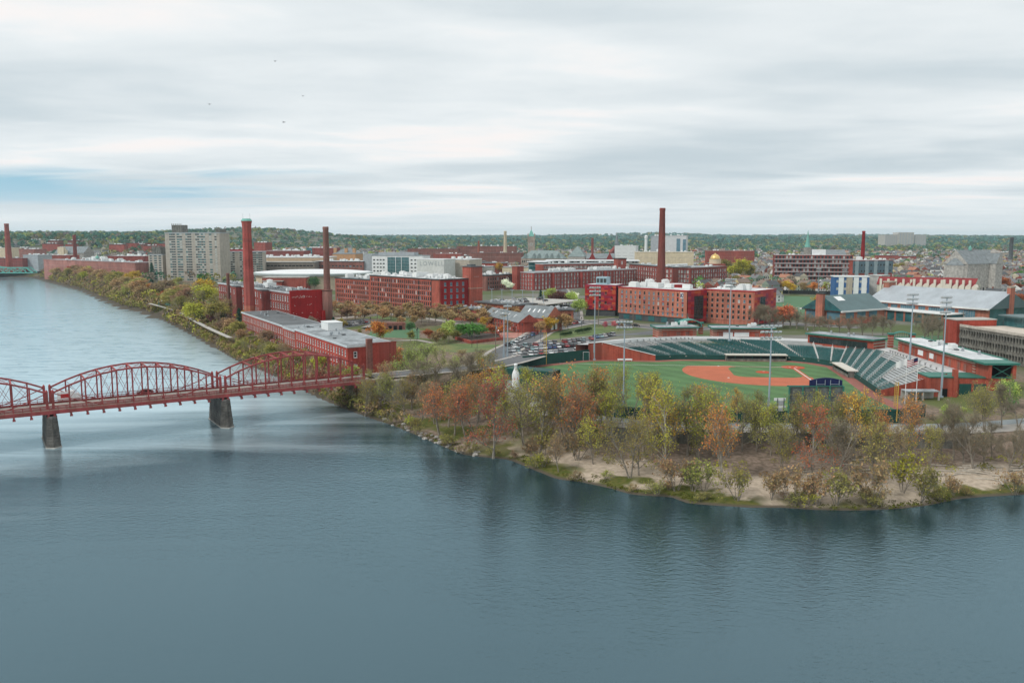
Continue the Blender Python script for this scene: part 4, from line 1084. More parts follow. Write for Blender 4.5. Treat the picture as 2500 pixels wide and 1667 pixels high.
slab('apartment_block', 'lower beige apartment block right of the tall tower', 544, 640, 616, 960, 20, 12, [(.02,.28),(.40,.62),(.70,.95)], ang=8, seed=3)

# --- arena with oval white roof
ya = 800.0; ca_ = uat(765, ya, 20); ra = (uat(905, ya, 20) - uat(625, ya, 20))/2
ar = thing('arena', 'round arena with wide flat white oval roof behind the chimneys', 'arena', (ca_, ya, 8))
q = MB(); n = 64
ring = [(ra*.97*math.cos(2*math.pi*k/n), 46*math.sin(2*math.pi*k/n)) for k in range(n)]
q.prism(ring, 0, 12.4); q.build('wall', mat('arena_cream_wall', (0.55, 0.46, 0.34), var=.1), ar)
q = MB(); prof = [(1.02,12.4,1),(1.03,14.2,1),(.985,14.8,0),(.7,16.0,0),(.3,16.7,0),(0.01,16.9,0)]
for i in range(len(prof)-1):
    (a, za, m_), (b_, zb, _) = prof[i], prof[i+1]
    for k in range(n):
        t0, t1 = 2*math.pi*k/n, 2*math.pi*(k+1)/n
        q.add([(ra*a*math.cos(t0),47*a*math.sin(t0),za),(ra*a*math.cos(t1),47*a*math.sin(t1),za),(ra*b_*math.cos(t1),47*b_*math.sin(t1),zb),(ra*b_*math.cos(t0),47*b_*math.sin(t0),zb)], [(0,1,2,3)], m_)
q.build('roof', [M_white, mat('arena_rim', (0.42, 0.48, 0.48), var=.1)], ar, smooth=True)
q = MB(); q.box(-30, 8, -62, -46.5, 0, 12, 0); q.box(-30.3, 8.3, -62.3, -46.2, 12, 12.5, 1); q.box(-28, -12, -66, -62.2, 0, 9, 0); q.box(-29, -11, -67, -62.2, 9, 9.6, 1); q.build('entrance_block', [M_brick, M_granite], ar)

# --- white glass-fronted office and the building with painted letters
of = block('white_office', 'bright white office with three tall glass bays behind the central mill', 'office', (uat(908, 1000, 30), 1000), (uat(1032, 985, 30), 985), 26, 8, zat(625, 990), 0, 0, (1,1), 'dark', M_white, M_roofg, M_grey)
Lo, Ho = of.L, of.h
for (f0, f1) in ((.31,.46),(.475,.575),(.59,.73)):
    q = MB(); q.box(f0*Lo, f1*Lo, -.2, 0, 3, Ho-1.5, 0)
    for j in range(7): q.box(f0*Lo, f1*Lo, -.28, -.19, 3+j*(Ho-4.5)/6-.12, 3+j*(Ho-4.5)/6+.12, 1)
    for j in range(6): q.box(f0*Lo+(f1-f0)*Lo*j/5-.08, f0*Lo+(f1-f0)*Lo*j/5+.08, -.28, -.19, 3, Ho-1.5, 1)
    q.build('glass_bay', [M_glasst, M_grey], of.root)
for j in range(5):
    for f in (.02, .09, .15, .21, .76, .83, .90, .95):
        link('window', window_mesh(2.3, 1.3, 'dark'), of.root, (f*Lo+1.5, -.22, 3+j*(Ho-4)/5), 0)
q = MB(); q.box(Lo*.1, Lo*.8, 5, 20, Ho+.5, Ho+4); q.box(-11, -.02, 0, 25, 0, Ho+2); q.build('rooftop_plant', M_grey, of.root)
lw = block('painted_sign_building', 'pale hall with LOWELL painted in large letters on its wall', 'building', (uat(1018, 960, 20), 960), (uat(1084, 948, 20), 948), 30, 8, zat(634, 955), 0, 0, (1,1), 'dark', mat('off_white_wall', (0.60, 0.62, 0.60), var=.1), M_roofl, M_white)
fc = bpy.data.curves.new('lettering', 'FONT'); fc.body = 'LOWELL'; fc.size = 6.6; fc.extrude = .05; fc.space_character = 1.28; fc.offset = .05
fo = bpy.data.objects.new('lettering_curve', fc); lm_ = bpy.data.meshes.new_from_object(fo); bpy.data.objects.remove(fo)
lm_.materials.clear(); lm_.materials.append(mat('letter_grey', (0.36, 0.40, 0.41), var=.15))
fo = link('lettering', lm_, lw.root, (3.4, -.12, lw.h-6.6)); fo.rotation_euler = (math.pi/2, 0, 0)
block('beige_hall', 'long plain beige hall right of the painted letters', 'building', (uat(1085, 985, 18), 985), (uat(1146, 975, 18), 975), 40, 8, zat(634, 980), 0, 0, (1,1), 'dark', mat('beige_wall', (0.46, 0.41, 0.34), var=.12), M_roofl, M_white, units=6, kinds=(3,))
block('parking_garage', 'low dark garage with long open slots behind the arena', 'car park', (uat(622, 985, 18), 985), (uat(768, 985, 18), 985), 34, 8, zat(641, 985), 3, 16, (3.4, 1.3), 'plain', mat('brown_concrete', (0.20, 0.17, 0.145), var=.15), M_conc, M_concd, base=.6, top=.8)
block('beige_warehouse', 'long sandy coloured warehouse with white roof plant behind the arena', 'building', (uat(600, 1120, 18), 1120), (uat(800, 1120, 18), 1120), 60, 8, zat(629, 1120), 0, 0, (1,1), 'dark', mat('sandy_wall', (0.55, 0.40, 0.27), var=.12), M_roofl, M_white, units=16, kinds=(3,))
block('brown_school', 'low brown brick building with a glazed corner behind the slim chimney', 'building', (uat(764, 1010, 18), 1010), (uat(888, 1000, 18), 1000), 34, 8, zat(639, 1005), 2, 14, (2.6, 1.6), 'dark', M_brick4, M_roofl, M_dkframe, units=10, kinds=(3, 2))
b = gabled('hipped_hall', 'tan brick hall with grey hipped roof and three square towers', (uat(812, 1250, 20), 1250), (uat(868, 1245, 20), 1245), 34, 8, zat(620, 1250), zat(606, 1250), mat('orange_tan_brick', (0.50, 0.29, 0.15), var=.12), M_slate, 'x', 0, hip=14)
for f in (.02, .5, .85):
    q = MB(); q.box(f*b.L, f*b.L+4, 3, 7, 0, zat(606, 1250)-8); q.build('corner_tower', mat('orange_tan_brick', (0.50, 0.29, 0.15)), b.root)

# --- city hall with clock tower, library roofs
yh = 1300.0
xh = uat(1297, yh, 30); ct = thing('clock_tower', 'stone clock tower with green copper pyramid roof and eagle finial', 'clock tower', (xh, yh, 8))
zt0, zt1, zt2 = zat(600, yh)-8, zat(577.5, yh)-8, zat(560, yh)-8
q = MB(); q.box(-5.2, 5.2, -5.2, 5.2, 0, zt1); q.box(-5.7, 5.7, -5.7, 5.7, zt1-6.5, zt1-6); q.box(-5.7, 5.7, -5.7, 5.7, zt1-.6, zt1)
for sx in (-4.9, 4.9):
    for sy in (-4.9, 4.9): q.lathe([(.9,zt1-1),(.9,zt1+3),(.1,zt1+5)], 8, sx, sy)
tb = q.build('shaft', mat('tower_granite', (0.36, 0.30, 0.25), var=.25, scale=.3), ct)
q = MB(); q.add([(-5,-5,zt1),(5,-5,zt1),(5,5,zt1),(-5,5,zt1),(0,0,zt2)], [(0,1,4),(1,2,4),(2,3,4),(3,0,4)]); q.build('pyramid_roof', M_copper, ct)
q = MB(); q.lathe([(.5,zt2-1),(.4,zt2+1.5),(.9,zt2+1.8),(.3,zt2+2.2),(.3,zt2+3)], 8); q.add([(-1.4,0,zt2+4.4),(0,0,zt2+3),(1.4,0,zt2+4.4),(.4,0,zt2+3.7),(0,.3,zt2+4.6),(-.4,0,zt2+3.7)], [(0,1,5),(1,2,3),(1,3,4,5)]); q.build('eagle_finial', M_wood, ct)
for sx, a in ((0, 0), (1, math.pi/2)):
    q = MB()
    for k in range(24):
        t0, t1 = 2*math.pi*k/24, 2*math.pi*(k+1)/24
        q.add([(0,-5.3,0),(2.6*math.cos(t0),-5.3,2.6*math.sin(t0)),(2.6*math.cos(t1),-5.3,2.6*math.sin(t1))], [(0,1,2)])
    q.beam((0,-5.38,0), (0,-5.38,1.8), .3, m=1); q.beam((0,-5.38,0), (1.2,-5.38,-.6), .3, m=1)
    q.build('clock_face', [M_conc, M_dkframe], ct, (0, 0, zt0+2), a)
for k in range(3):
    for a in (0, math.pi/2, -math.pi/2): link('belfry_window', window_mesh(1.4, 5, 'plain'), ct, ((-3+3*k)*math.cos(a)+5.25*math.sin(a), (-3+3*k)*math.sin(a)-5.25*math.cos(a), zt1-13), a)
ch = gabled('city_hall', 'grey granite city hall with long slate roof and dormers below the clock tower', (uat(1272, 1230, 20), 1230), (uat(1375, 1215, 20), 1215), 30, 8, zat(631, 1225), zat(612, 1225), mat('tower_granite', (0.36, 0.30, 0.25)), mat('green_grey_slate', (0.21, 0.265, 0.26), var=.2), 'x', 20, 2, (1.8, 3.4), hip=12)
for f in (.1, .3, .42, .6, .72, .88):
    q = MB(); x = f*ch.L; q.add([(x-3,-.6,ch.root.location.z*0+zat(631,1225)-8),(x+3,-.6,zat(631,1225)-8),(x,-.6,zat(619,1225)-8),(x,9,zat(619,1225)-8)], [(0,1,2)]); q.add([(x-3,-.6,zat(631,1225)-8),(x,-.6,zat(619,1225)-8),(x,9,zat(619,1225)-8)], [(0,1,2)]); q.add([(x+3,-.6,zat(631,1225)-8),(x,9,zat(619,1225)-8),(x,-.6,zat(619,1225)-8)], [(0,1,2)]); q.build('dormer', mat('green_grey_slate', (0.21, 0.265, 0.26)), ch.root)
lb = gabled('library', 'granite library with steep green-grey pyramid roof', (uat(1386, 1180, 20), 1180), (uat(1428, 1175, 20), 1175), 26, 8, zat(627, 1178), zat(600, 1178), M_granite, mat('green_grey_slate', (0.21, 0.265, 0.26)), 'x', 5, 2, (1.8, 3.4), hip=12.5)
gabled('twin_gabled_school', 'red brick hall with two pointed red gables right of the pyramid roof', (uat(1432, 1160, 20), 1160), (uat(1500, 1155, 20), 1155), 24, 8, zat(632, 1158), zat(619, 1158), M_brickR, M_slate, 'x', 8, 2, (1.8, 3.0))
sq = Bld('twin_gable_front', 'pointed red brick gables facing the mills', 'building', (uat(1434, 1158, 20), 1156), (uat(1498, 1153, 20), 1151), 8.0)
for f in (.06, .72):
    q = MB(); x = f*sq.L; hh, hp = zat(632, 1158)-8, zat(617, 1158)-8; w2 = sq.L*.24
    q.add([(x,-.5,0),(x+w2,-.5,0),(x+w2,-.5,hh),(x+w2/2,-.5,hp),(x,-.5,hh),(x,3.5,0),(x+w2,3.5,0),(x+w2,3.5,hh),(x+w2/2,3.5,hp),(x,3.5,hh)], [(0,1,2,3,4),(1,6,7,2),(2,7,8,3),(3,8,9,4),(4,9,5,0)]); q.build('gable_front', M_brickR, sq.root)
block('glass_college', 'dark glass building with thin white roof left of the rear mill', 'building', (uat(1290, 905, 28), 905), (uat(1330, 900, 28), 900), 40, 8, zat(640, 902), 5, 14, (3.2, 3.0), 'teal', M_glasst, M_roofl, M_white, ov=1.5, side=6, base=.5, top=.5)
block('glass_college', 'glazed hall with long white flat roof above the rear mill', 'building', (uat(1332, 960, 28), 960), (uat(1560, 950, 28), 950), 40, 8, zat(637.5, 955), 1, 30, (2.6, 2.4), 'dark', M_granite, M_roofl, M_white, ov=1.2, base=20)
# --- hospital-like and civic blocks
def office(label, u0, u1, vt, y, depth, nf, nb, win, style, wm_, rm=None, z0=8.0, units=6, name='office_block', cat='office', ang=-8, side=0, left=0, cm=None, opened=False, ov=.35, top=1.2, base=1.0, kinds=(2,3)):
    zt = zat(vt, y); z0 = min(z0, zt-4)
    return block(name, label, cat, (uat(u0, y, zt), y), (uat(u1, y+ang, zt), y+ang), depth, z0, zt, nf, nb, win, style, wm_, rm or M_roofl, cm or wm_, units=units, side=side, left=left, opened=opened, ov=ov, top=top, base=base, kinds=kinds)
office('white garage with black horizontal slots left of the tallest chimney', 1501, 1552, 601, 1350, 40, 6, 3, (6.5, 2.0), 'plain', M_panel, M_roofl, side=2, name='striped_garage', cat='car park')
office('dark glass wing of the pale justice centre', 1589, 1612, 577, 1250, 30, 1, 1, (9, 20), 'teal', M_grey, side=1)
jc = office('tall pale grey justice centre with narrow slit windows behind the chimney', 1623, 1676, 576, 1235, 34, 6, 9, (1.2, 2.2), 'dark', mat('pale_grey_panel', (0.58, 0.60, 0.61), var=.06), side=2)
q = MB(); q.box(jc.L*.55, jc.L*.72, -.3, 0, 2, jc.h-4); q.box(jc.L*.84, jc.L-.5, -.3, 0, 2, jc.h-5); q.build('glass_strip', M_glassb, jc.root)
office('long cream building with a grid of square windows below the justice centre', 1551, 1694, 616, 1080, 26, 3, 26, (2.6, 2.4), 'dark', M_cream, M_roofl, left=5, units=8)
office('brown brick school with tall chimney block beyond the gold dome', 1725, 1842, 613, 1300, 20, 2, 24, (1.6, 2.4), 'dark', M_brick, M_roofl, name='brick_school', cat='school')
office('gabled dark mill range beyond the cream chimney', 1146, 1275, 618, 1330, 24, 3, 34, (2, 2.6), 'white', M_brick4, M_roofd, name='dark_mill', cat='mill building')
office('long dark brick mill far behind the small orange chimney', 1115, 1260, 602, 1650, 26, 4, 36, (2, 2.6), 'dark', M_brick4, M_roofd, name='dark_mill', cat='mill building', units=14)
office('very long low brown mill on the skyline left of the orange chimney', 995, 1118, 608, 1600, 26, 3, 34, (2, 2.4), 'dark', M_brick4, M_roofd, name='dark_mill', cat='mill building')
office('red brick terrace with pale parapet below the long brown mill', 1058, 1125, 620, 1380, 20, 2, 18, (1.8, 2.2), 'white', M_brick, M_roofl, name='brick_terrace', cat='building')
office('dark red warehouse with small white windows behind the slim chimney', 762, 812, 606, 1400, 30, 4, 8, (1.8, 2.2), 'blind', M_brick2, M_roofl, name='brick_warehouse', cat='building')
office('teal glass office beside the dark red warehouse', 748, 764, 606, 1420, 20, 4, 4, (3, 2.6), 'teal', M_glasst, M_roofl)
office('long brick block with white roof plant left of the teal office', 640, 742, 613, 1350, 30, 3, 24, (1.8, 2.2), 'white', M_brick2, M_roofl, name='brick_warehouse', cat='building', units=14)
office('red brick tower pair behind the octagonal chimney', 620, 647, 593, 1500, 20, 6, 5, (1.8, 2.0), 'dark', M_brick, M_roofl, name='brick_tower', cat='building')
office('red roofed block above the lower apartment slab', 548, 596, 610, 1150, 24, 2, 8, (1.8, 2.0), 'white', M_brickR, M_roofd, name='brick_warehouse', cat='building')
office('grey five-storey hotel at the end of the green bridge', 56, 92, 623, 1190, 24, 3, 5, (4, 3), 'teal', M_grey, M_roofl)
office('dark brick mill behind the green bridge', -60, 54, 631, 1185, 30, 4, 34, (1.8, 2.4), 'plain', M_brick2, M_roofd, name='dark_mill', cat='mill building')
office('beige low office above the green bridge', 46, 84, 609, 1450, 26, 3, 9, (4, 1.6), 'dark', M_pinkbr, M_roofl)
office('cream commercial block at the very left', -40, 22, 606, 1500, 30, 3, 12, (3, 1.8), 'dark', M_cream, M_roofl)
office('long pinkish riverside mill on its stone wall, nearest the green bridge', 106, 330, 634, 1080, 24, 3, 60, (2.3, 2.4), 'blind', M_pinkbr, M_roofg, name='riverside_mill', cat='mill building', left=7, units=22, ang=-150, z0=2)
office('red stair tower on the pinkish riverside mill', 163, 178, 651, 1036, 6, 0, 0, (1,1), 'dark', M_brickR, M_brickR, name='mill_stair_tower', cat='tower', z0=2, units=0)
office('red brick mill with two rows of white windows behind the pinkish one', 262, 344, 641, 1075, 22, 3, 20, (1.8, 2.6), 'white', M_brick2, M_roofl, name='far_mill', cat='mill building')
office('middle range of red mills with white roofs near the far chimney', 180, 252, 633, 1130, 22, 3, 20, (1.8, 2.6), 'white', M_brick2, M_roofl, name='far_mill', cat='mill building', units=12)
office('long red range under the far hillside left of the white cupola', 92, 170, 624, 1260, 22, 2, 24, (1.8, 2.6), 'blind', M_brick, M_roofl, name='far_mill', cat='mill building')
office('red range with flat white roof left of the apartment blocks', 262, 350, 626, 1240, 24, 2, 26, (1.8, 2.6), 'dark', M_brick2, M_roofl, name='far_mill', cat='mill building', units=12)
cu = thing('mill_cupola', 'white mill belfry with small green spire between the far red mills', 'belfry', (uat(240, 1070), 1070, 8))
q = MB(); zc = zat(640, 1070)-8; q.box(-3,3,-3,3,zc-16,zc); q.box(-3.4,3.4,-3.4,3.4,zc,zc+.5); q.lathe([(2.3,zc+.5),(2.3,zc+5)], 8); q.build('belfry', mat('pale_blue_timber', (0.46, 0.56, 0.58), var=.08), cu)
q = MB(); q.lathe([(3,zc+5),(2.2,zc+6.5),(.5,zc+8),(.15,zc+11)], 8); q.build('spire', M_copper, cu)
ch2 = gabled('grey_church', 'cream-towered church with large grey roof below the wooded hill', (uat(135, 1380, 20), 1380), (uat(205, 1370, 20), 1370), 26, 8, zat(618, 1375), zat(602, 1375), M_stone, M_slate, 'x', 0, cat='church')
q = MB(); q.box(8, 24, -4, -.6, 0, zat(610, 1375)-8); q.box(10, 21, -6, -1, 0, zat(603, 1375)-8, 0); q.build('tower', M_cream, ch2.root)

# --- right half, middle distance
bf = office('eight-storey flats with long white balcony lines', 1892, 2083, 624, 850, 18, 0, 0, (1,1), 'dark', M_brick2, M_roofl, name='balcony_flats', cat='apartment block', ang=-14, units=4)
fl = 7; hh = bf.h/fl
for j in range(fl):
    q = MB(); q.box(-.4, bf.L+.4, -1.6, -.02, j*hh+.3, j*hh+.55, 0); q.box(-.4, bf.L+.4, -1.62, -1.5, j*hh+.56, j*hh+1.4, 1); q.build('balcony', [M_white, mat('mauve_railing', (0.30, 0.235, 0.24), var=.1)], bf.root)
    q = MB(); gg = random.Random(j)
    for k in range(22):
        x = (k+.2)*bf.L/22; q.box(x, x+bf.L/22*.55, -.1, .02, j*hh+.6, j*hh+hh-.25, 1 if gg.random() < .35 else 0)
    q.build('glazing', [M_glass, M_blind], bf.root)
q = MB(); q.box(bf.L*.5, bf.L*.66, 4, 12, bf.h+.4, bf.h+6, 0); q.build('rooftop_plant', M_white, bf.root)
bg_ = office('blue-grey and red modern flats right of the balcony flats', 2083, 2180, 637, 830, 20, 0, 0, (1,1), 'dark', M_brick, M_roofl, name='modern_flats', cat='apartment block', ang=14, units=8)
q = MB(); q.box(-.1, bg_.L+.1, -.3, 0, bg_.h*.5, bg_.h+.2, 0); [q.box(bg_.L*f, bg_.L*f+4, -.6, 0, 0, bg_.h, 1) for f in (.05, .3, .52, .8)]; q.build('upper_cladding', [mat('slate_blue_cladding', (0.11, 0.17, 0.20), var=.1), mat('pale_blue_bay', (0.30, 0.38, 0.40), var=.1)], bg_.root)
for j in range(4):
    for k in range(12): link('window', window_mesh(1.5, 1.9, 'dark'), bg_.root, (2.5+k*(bg_.L-5)/11.2, -.5, 1.2+j*bg_.h/4.1))
bl = office('blue and white three-storey apartment house beyond the turf field', 2038, 2123, 676, 640, 14, 3, 12, (1.5, 1.7), 'blind', mat('bright_blue_siding', (0.045, 0.125, 0.30), var=.08), M_roofl, name='blue_apartments', cat='apartment block', ang=-4, units=0, cm=M_white, opened=True, top=.5, base=.3)
for f in (.12, .55, .78):
    q = MB(); q.box(bl.L*f, bl.L*f+3.6, -.5, -.02, .3, bl.h-.4); q.build('white_bay', M_white, bl.root)
q = MB(); q.box(bl.L*.34, bl.L*.52, -.5, -.02, .3, bl.h-.4); q.build('grey_bay', M_tan, bl.root)
office('pale grey apartment house joined to the blue one', 2118, 2152, 673, 655, 14, 3, 6, (1.4, 1.7), 'dark', M_conc, M_roofl, name='grey_apartments', cat='apartment block', units=0)
rows_h = []
for i, (u0, u1, y, ze, nm) in enumerate(((2140, 2232, 575, 700, 'a'), (2222, 2306, 560, 702, 'b'), (2296, 2374, 548, 706, 'c'))):
    b = gabled('townhouse_row', ('red-roofed cream townhouse terrace nearest the blue apartments', 'red-roofed cream townhouse terrace in the middle of the three', 'red-roofed cream townhouse terrace nearest the stone church')[i], (uat(u0, y, 14), y), (uat(u1, y-14, 14), y-14), 12, 8, zat(694+i*2, y), zat(676+i, y), mat('grey_cream_siding', (0.50, 0.48, 0.40), var=.08), M_redroof, 'x', 12, 2, (1.0, 1.5), style='dark', cat='townhouses', left=2, group='red-roofed townhouse terraces')
    hh = zat(676+i, y)-8; he = zat(694+i*2, y)-8
    for k in range(5):
        x = (k+.5)*b.L/5; q = MB(); q.box(x-.65, x+.65, -1.1, -.02, 0, he+(hh-he)*.8); q.build('chimney_breast', mat('pale_cream_siding', (0.66, 0.62, 0.53), var=.06), b.root)
        q = MB(); x += 2.8; q.add([(x-1.6,-.9,he-2.4),(x+1.6,-.9,he-2.4),(x+1.6,-.9,he),(x,-.9,he+1.6),(x-1.6,-.9,he),(x,4,he+1.6),(x-1.6,2,he),(x+1.6,2,he)], [(0,1,2,3,4),(4,3,5,6),(3,2,7,5),(1,7,2),(0,4,6)]); q.build('gabled_bay', mat('pale_cream_siding', (0.66, 0.62, 0.53)), b.root)
# stone church
yq = 640.0
cA, cB = (uat(2360, yq, 20), yq), (uat(2445, yq+18, 20), yq+18)
sc_ = Bld('stone_church', 'large grey stone church with steep slate roof and square tower', 'church', cA, cB, 8.0)
Lc = sc_.L; he, hr = zat(645, yq)-8, zat(611, yq)-8
w_ = MB(); w_.box(0, Lc, 0, 20, 0, he); w_.build('nave_wall', M_granite, sc_.root)
q = MB(); q.gable(0, Lc, 0, 20, he, hr, .6, 0, 1, 'x'); q.build('nave_roof', [M_slate, M_granite], sc_.root)
q = MB(); n = 7; pts = [(2-7*math.sin(math.pi*k/(n-1)), 10-8.5*math.cos(math.pi*k/(n-1))) for k in range(n)]
q.prism(pts, 0, he-1); apse = q.build('apse', M_granite, sc_.root)
q = MB(); c_ = (2, 10, hr-3)
for k in range(n-1): q.add([(pts[k][0]*1.05-.1, pts[k][1], he-1), (pts[k+1][0]*1.05-.1, pts[k+1][1], he-1), c_], [(1,0,2)])
q.build('apse_roof', M_slate, apse)
q = MB(); q.gable(Lc*.62, Lc*.82, -5, 14, he, hr-2.5, .4, 0, 1, 'y'); q.box(Lc*.62, Lc*.82, -5, 0, 0, he, 1); q.build('transept', [M_slate, M_granite], sc_.root)
q = MB(); q.box(Lc-4, Lc+5, 4, 13, 0, he+8, 0); q.add([(Lc-4.5,3.5,he+8),(Lc+5.5,3.5,he+8),(Lc+5.5,13.5,he+8),(Lc-4.5,13.5,he+8),(Lc+.5,8.5,he+11)], [(0,1,4),(1,2,4),(2,3,4),(3,0,4)], 1); q.build('tower', [M_granite, M_stone], sc_.root)
q = MB(); q.gable(-12, -3, 2, 12, 7, 12.5, .4, 0, 0, 'y'); q.box(-12, -3, 2, 12, 0, 7, 1); q.build('vestry', [M_slate, M_granite], sc_.root)
for k in range(6):
    link('lancet_window', window_mesh(1.3, 5.2, 'plain'), sc_.root, (3+k*(Lc*.56)/5.5, -.2, 3.5))
for k in range(3): link('lancet_window', window_mesh(1.4, 6.5, 'blue'), sc_.root, (-3.9, 5.0+k*2.6, 3), -math.pi/2)
q = MB(); q.lathe([(1.2,hr-.2),(1.2,hr+1.6),(.2,hr+3.2)], 8, Lc*.38, 10); q.build('ridge_ventilator', M_copper, sc_.root)
# distant church with green spire, gold dome, hospital
ys = 1000.0
sp_ = gabled('spire_church', 'grey church with slender green copper spire behind the balcony flats', (uat(1975, ys, 20), ys), (uat(2065, ys-5, 20), ys-5), 22, 8, zat(624, ys), zat(610, ys), M_stone, M_slate, 'x', 0, cat='church')
q = MB(); hs = zat(604, ys)-8; q.box(-6, 1, -3, 4, 0, hs, 0); q.lathe([(3.4,hs),(2.5,hs+4),(.9,hs+14),(.1,zat(562,ys)-8)], 8, -2.5, .5, 1); q.build('spire', [M_stone, M_copper], sp_.root)
yd = 950.0
gd_ = thing('gold_domed_church', 'small brick church with gilded dome', 'church', (uat(1745.5, yd), yd, 8))
hd = zat(633, yd)-8; rd = 5.4
q = MB(); q.box(-10, 10, -6, 12, 0, hd-5, 0); q.lathe([(rd+1,hd-5),(rd+1,hd),(rd+1.4,hd+.4)], 20, 0, 2, 1); q.build('wall', [M_brick, M_cream], gd_)
q = MB(); q.lathe([(rd*math.cos(math.pi/2*k/8), hd+.4+rd*1.0*math.sin(math.pi/2*k/8)) for k in range(8)] + [(.3, hd+rd+1.6)], 20, 0, 2); q.build('dome', M_gold, gd_, smooth=True)
yy = 3200.0
hsp = office('huge pale hospital on the skyline', 2161, 2262, 573.5, yy, 60, 0, 0, (1,1), 'dark', M_conc, M_roofl, name='hospital', cat='hospital', z0=25, units=0, ang=0)
q = MB(); q.box(hsp.L*.30, hsp.L*.68, -6, 40, 0, hsp.h+9, 0)
for k in range(20): q.box((k+.3)*hsp.L/20, (k+.62)*hsp.L/20, -.8, 0, 2, hsp.h-2, 1)
for k in range(5): q.box(hsp.L*(.34+k*.07), hsp.L*(.36+k*.07), -6.8, -6, 2, hsp.h+6, 1)
q.build('central_block', [M_conc, M_grey], hsp.root)
for (u, vt, y, nm) in ((1505, 566, 1700, 'thin dark church spire left of the justice centre'),):
    t = thing('far_spire', nm, 'church', (uat(u, y), y, 8)); q = MB(); h1 = zat(594, y)-8; q.box(-4,4,-4,4,0,h1); q.lathe([(4,h1),(.1,zat(vt,y)-8)], 8, 0, 0); q.build('spire', M_slate, t); q = MB(); q.gable(-10, 10, 2, 40, h1*.5, h1*.85, .5, 0, 0, 'y'); q.box(-10,10,2,40,0,h1*.5,0); q.build('nave', M_brick2, t)
t = thing('water_tower', 'slim white standpipe tower left of the justice centre', 'tower', (uat(1576.5, 2200), 2200, 10)); q = MB(); hq = zat(574, 2200)-10; q.lathe([(4,0),(3.4,hq*.8),(4.2,hq*.82),(4.2,hq*.95),(1,hq)], 12); q.build('shaft', M_white, t)
# ------------------------------------------------------------------ ball park
H0 = Vector((105.7, 317.0)); E1 = Vector((-.9937, .1118)); E3 = Vector((-.1118, -.9937))
def fp(a, b): v = H0 + E1*a + E3*b; return (v.x, v.y)
ZF = 6.0
FRONT = [(57,335.5),(67,339),(84,337.3),(109,336),(117.5,329),(122.8,318),(118.5,288),(115.5,270),(113.8,259)]
BACK = [(36,338),(52,350),(70,358),(88,357.3),(121,349.8),(133,338),(141,322),(140,300),(135.5,262)]
WALL = [(30.7,337.6),(4,318.5),(2,288),(7,256),(19,233),(38,222.5),(71,221),(103,223),(113,229)]
def offset_poly(pts, d):
    n = len(pts); out = []
    for i in range(n):
        p0, p1, p2 = Vector(pts[i-1]), Vector(pts[i]), Vector(pts[(i+1) % n])
        n1 = Vector((p1.y-p0.y, p0.x-p1.x)).normalized(); n2 = Vector((p2.y-p1.y, p1.x-p2.x)).normalized()
        nn = (n1+n2); nn = nn.normalized() if nn.length > 1e-6 else n1
        k = max(nn.dot(n1), .5); out.append(tuple(p1 + nn*(d/k)))
    return out
fieldp = WALL + [(113.8,259)] + FRONT[::-1][1:] + [(36,338)]
area = sum(fieldp[i-1][0]*fieldp[i][1]-fieldp[i][0]*fieldp[i-1][1] for i in range(len(fieldp)))
def sheet(name, pts, z, m, **k):
    a = sum(pts[i-1][0]*pts[i][1]-pts[i][0]*pts[i-1][1] for i in range(len(pts)))
    if a < 0: pts = pts[::-1]
    q = MB(); q.poly([(x, y, z) for x, y in pts]); return struct(name, q, m, **k)
sheet('warning_track', fieldp, ZF, M_clayd)
ins = -4.2 if area > 0 else 4.2
grass_p = offset_poly(fieldp, ins)
def mow_material():
    m = mat('mown_field_grass', (0.085, 0.170, 0.066), var=0.10, scale=0.10, rough=0.95).copy(); m.name = 'striped_field_grass'
    n, l = m.node_tree.nodes, m.node_tree.links; b = n['Principled BSDF']; src = b.inputs['Base Color'].links[0].from_socket
    geo = n.new('ShaderNodeNewGeometry'); mp = n.new('ShaderNodeMapping'); mp.inputs['Rotation'].default_value = (0, 0, .15); l.new(geo.outputs['Position'], mp.inputs[0])
    w = n.new('ShaderNodeTexWave'); w.inputs['Scale'].default_value = .055; w.bands_direction = 'DIAGONAL'; l.new(mp.outputs[0], w.inputs[0])
    mr = n.new('ShaderNodeMapRange'); l.new(w.outputs['Fac'], mr.inputs[0]); mr.inputs[1].default_value = .4; mr.inputs[2].default_value = .6; mr.inputs[3].default_value = .92; mr.inputs[4].default_value = 1.08
    x = n.new('ShaderNodeMix'); x.data_type = 'RGBA'; x.blend_type = 'MULTIPLY'; x.inputs[0].default_value = 1; l.new(src, x.inputs[6]); l.new(mr.outputs[0], x.inputs[7]); l.new(x.outputs[2], b.inputs['Base Color'])
    return m
M_mow = mow_material()
sheet('outfield_grass', grass_p, ZF+.02, M_mow)
arc = [(13.04+28.96*math.cos(R(t)), 13.04+28.96*math.sin(R(t))) for t in range(-31, 122, 5)]
arc = [p for p in arc if p[0] > -1.8 and p[1] > -1.8]
sheet('infield_clay', [fp(*p) for p in ([(23,-1.8)] + arc + [(-1.8,23),(1.2,21),(8,8),(21,1.2)])], ZF+.04, M_clay)
sheet('infield_grass', [fp(*p) for p in [(.9,.9),(21,.9),(23.2,2.2),(24.6,5),(24.7,21),(23.4,23.4),(21,24.7),(5,24.6),(2.2,23.2),(.9,21)]], ZF+.06, M_mow)
def disc(name, c, r, z, m, n=28): return sheet(name, [(c[0]+r*math.cos(2*math.pi*k/n), c[1]+r*math.sin(2*math.pi*k/n)) for k in range(n)], z, m)
sheet('base_path', [fp(-.9,3), fp(.9,3), fp(.9,24), fp(-.9,24)], ZF+.075, M_clay)
sheet('base_path', [fp(3,-.45), fp(24,-.45), fp(24,.45), fp(3,.45)], ZF+.075, M_clay)
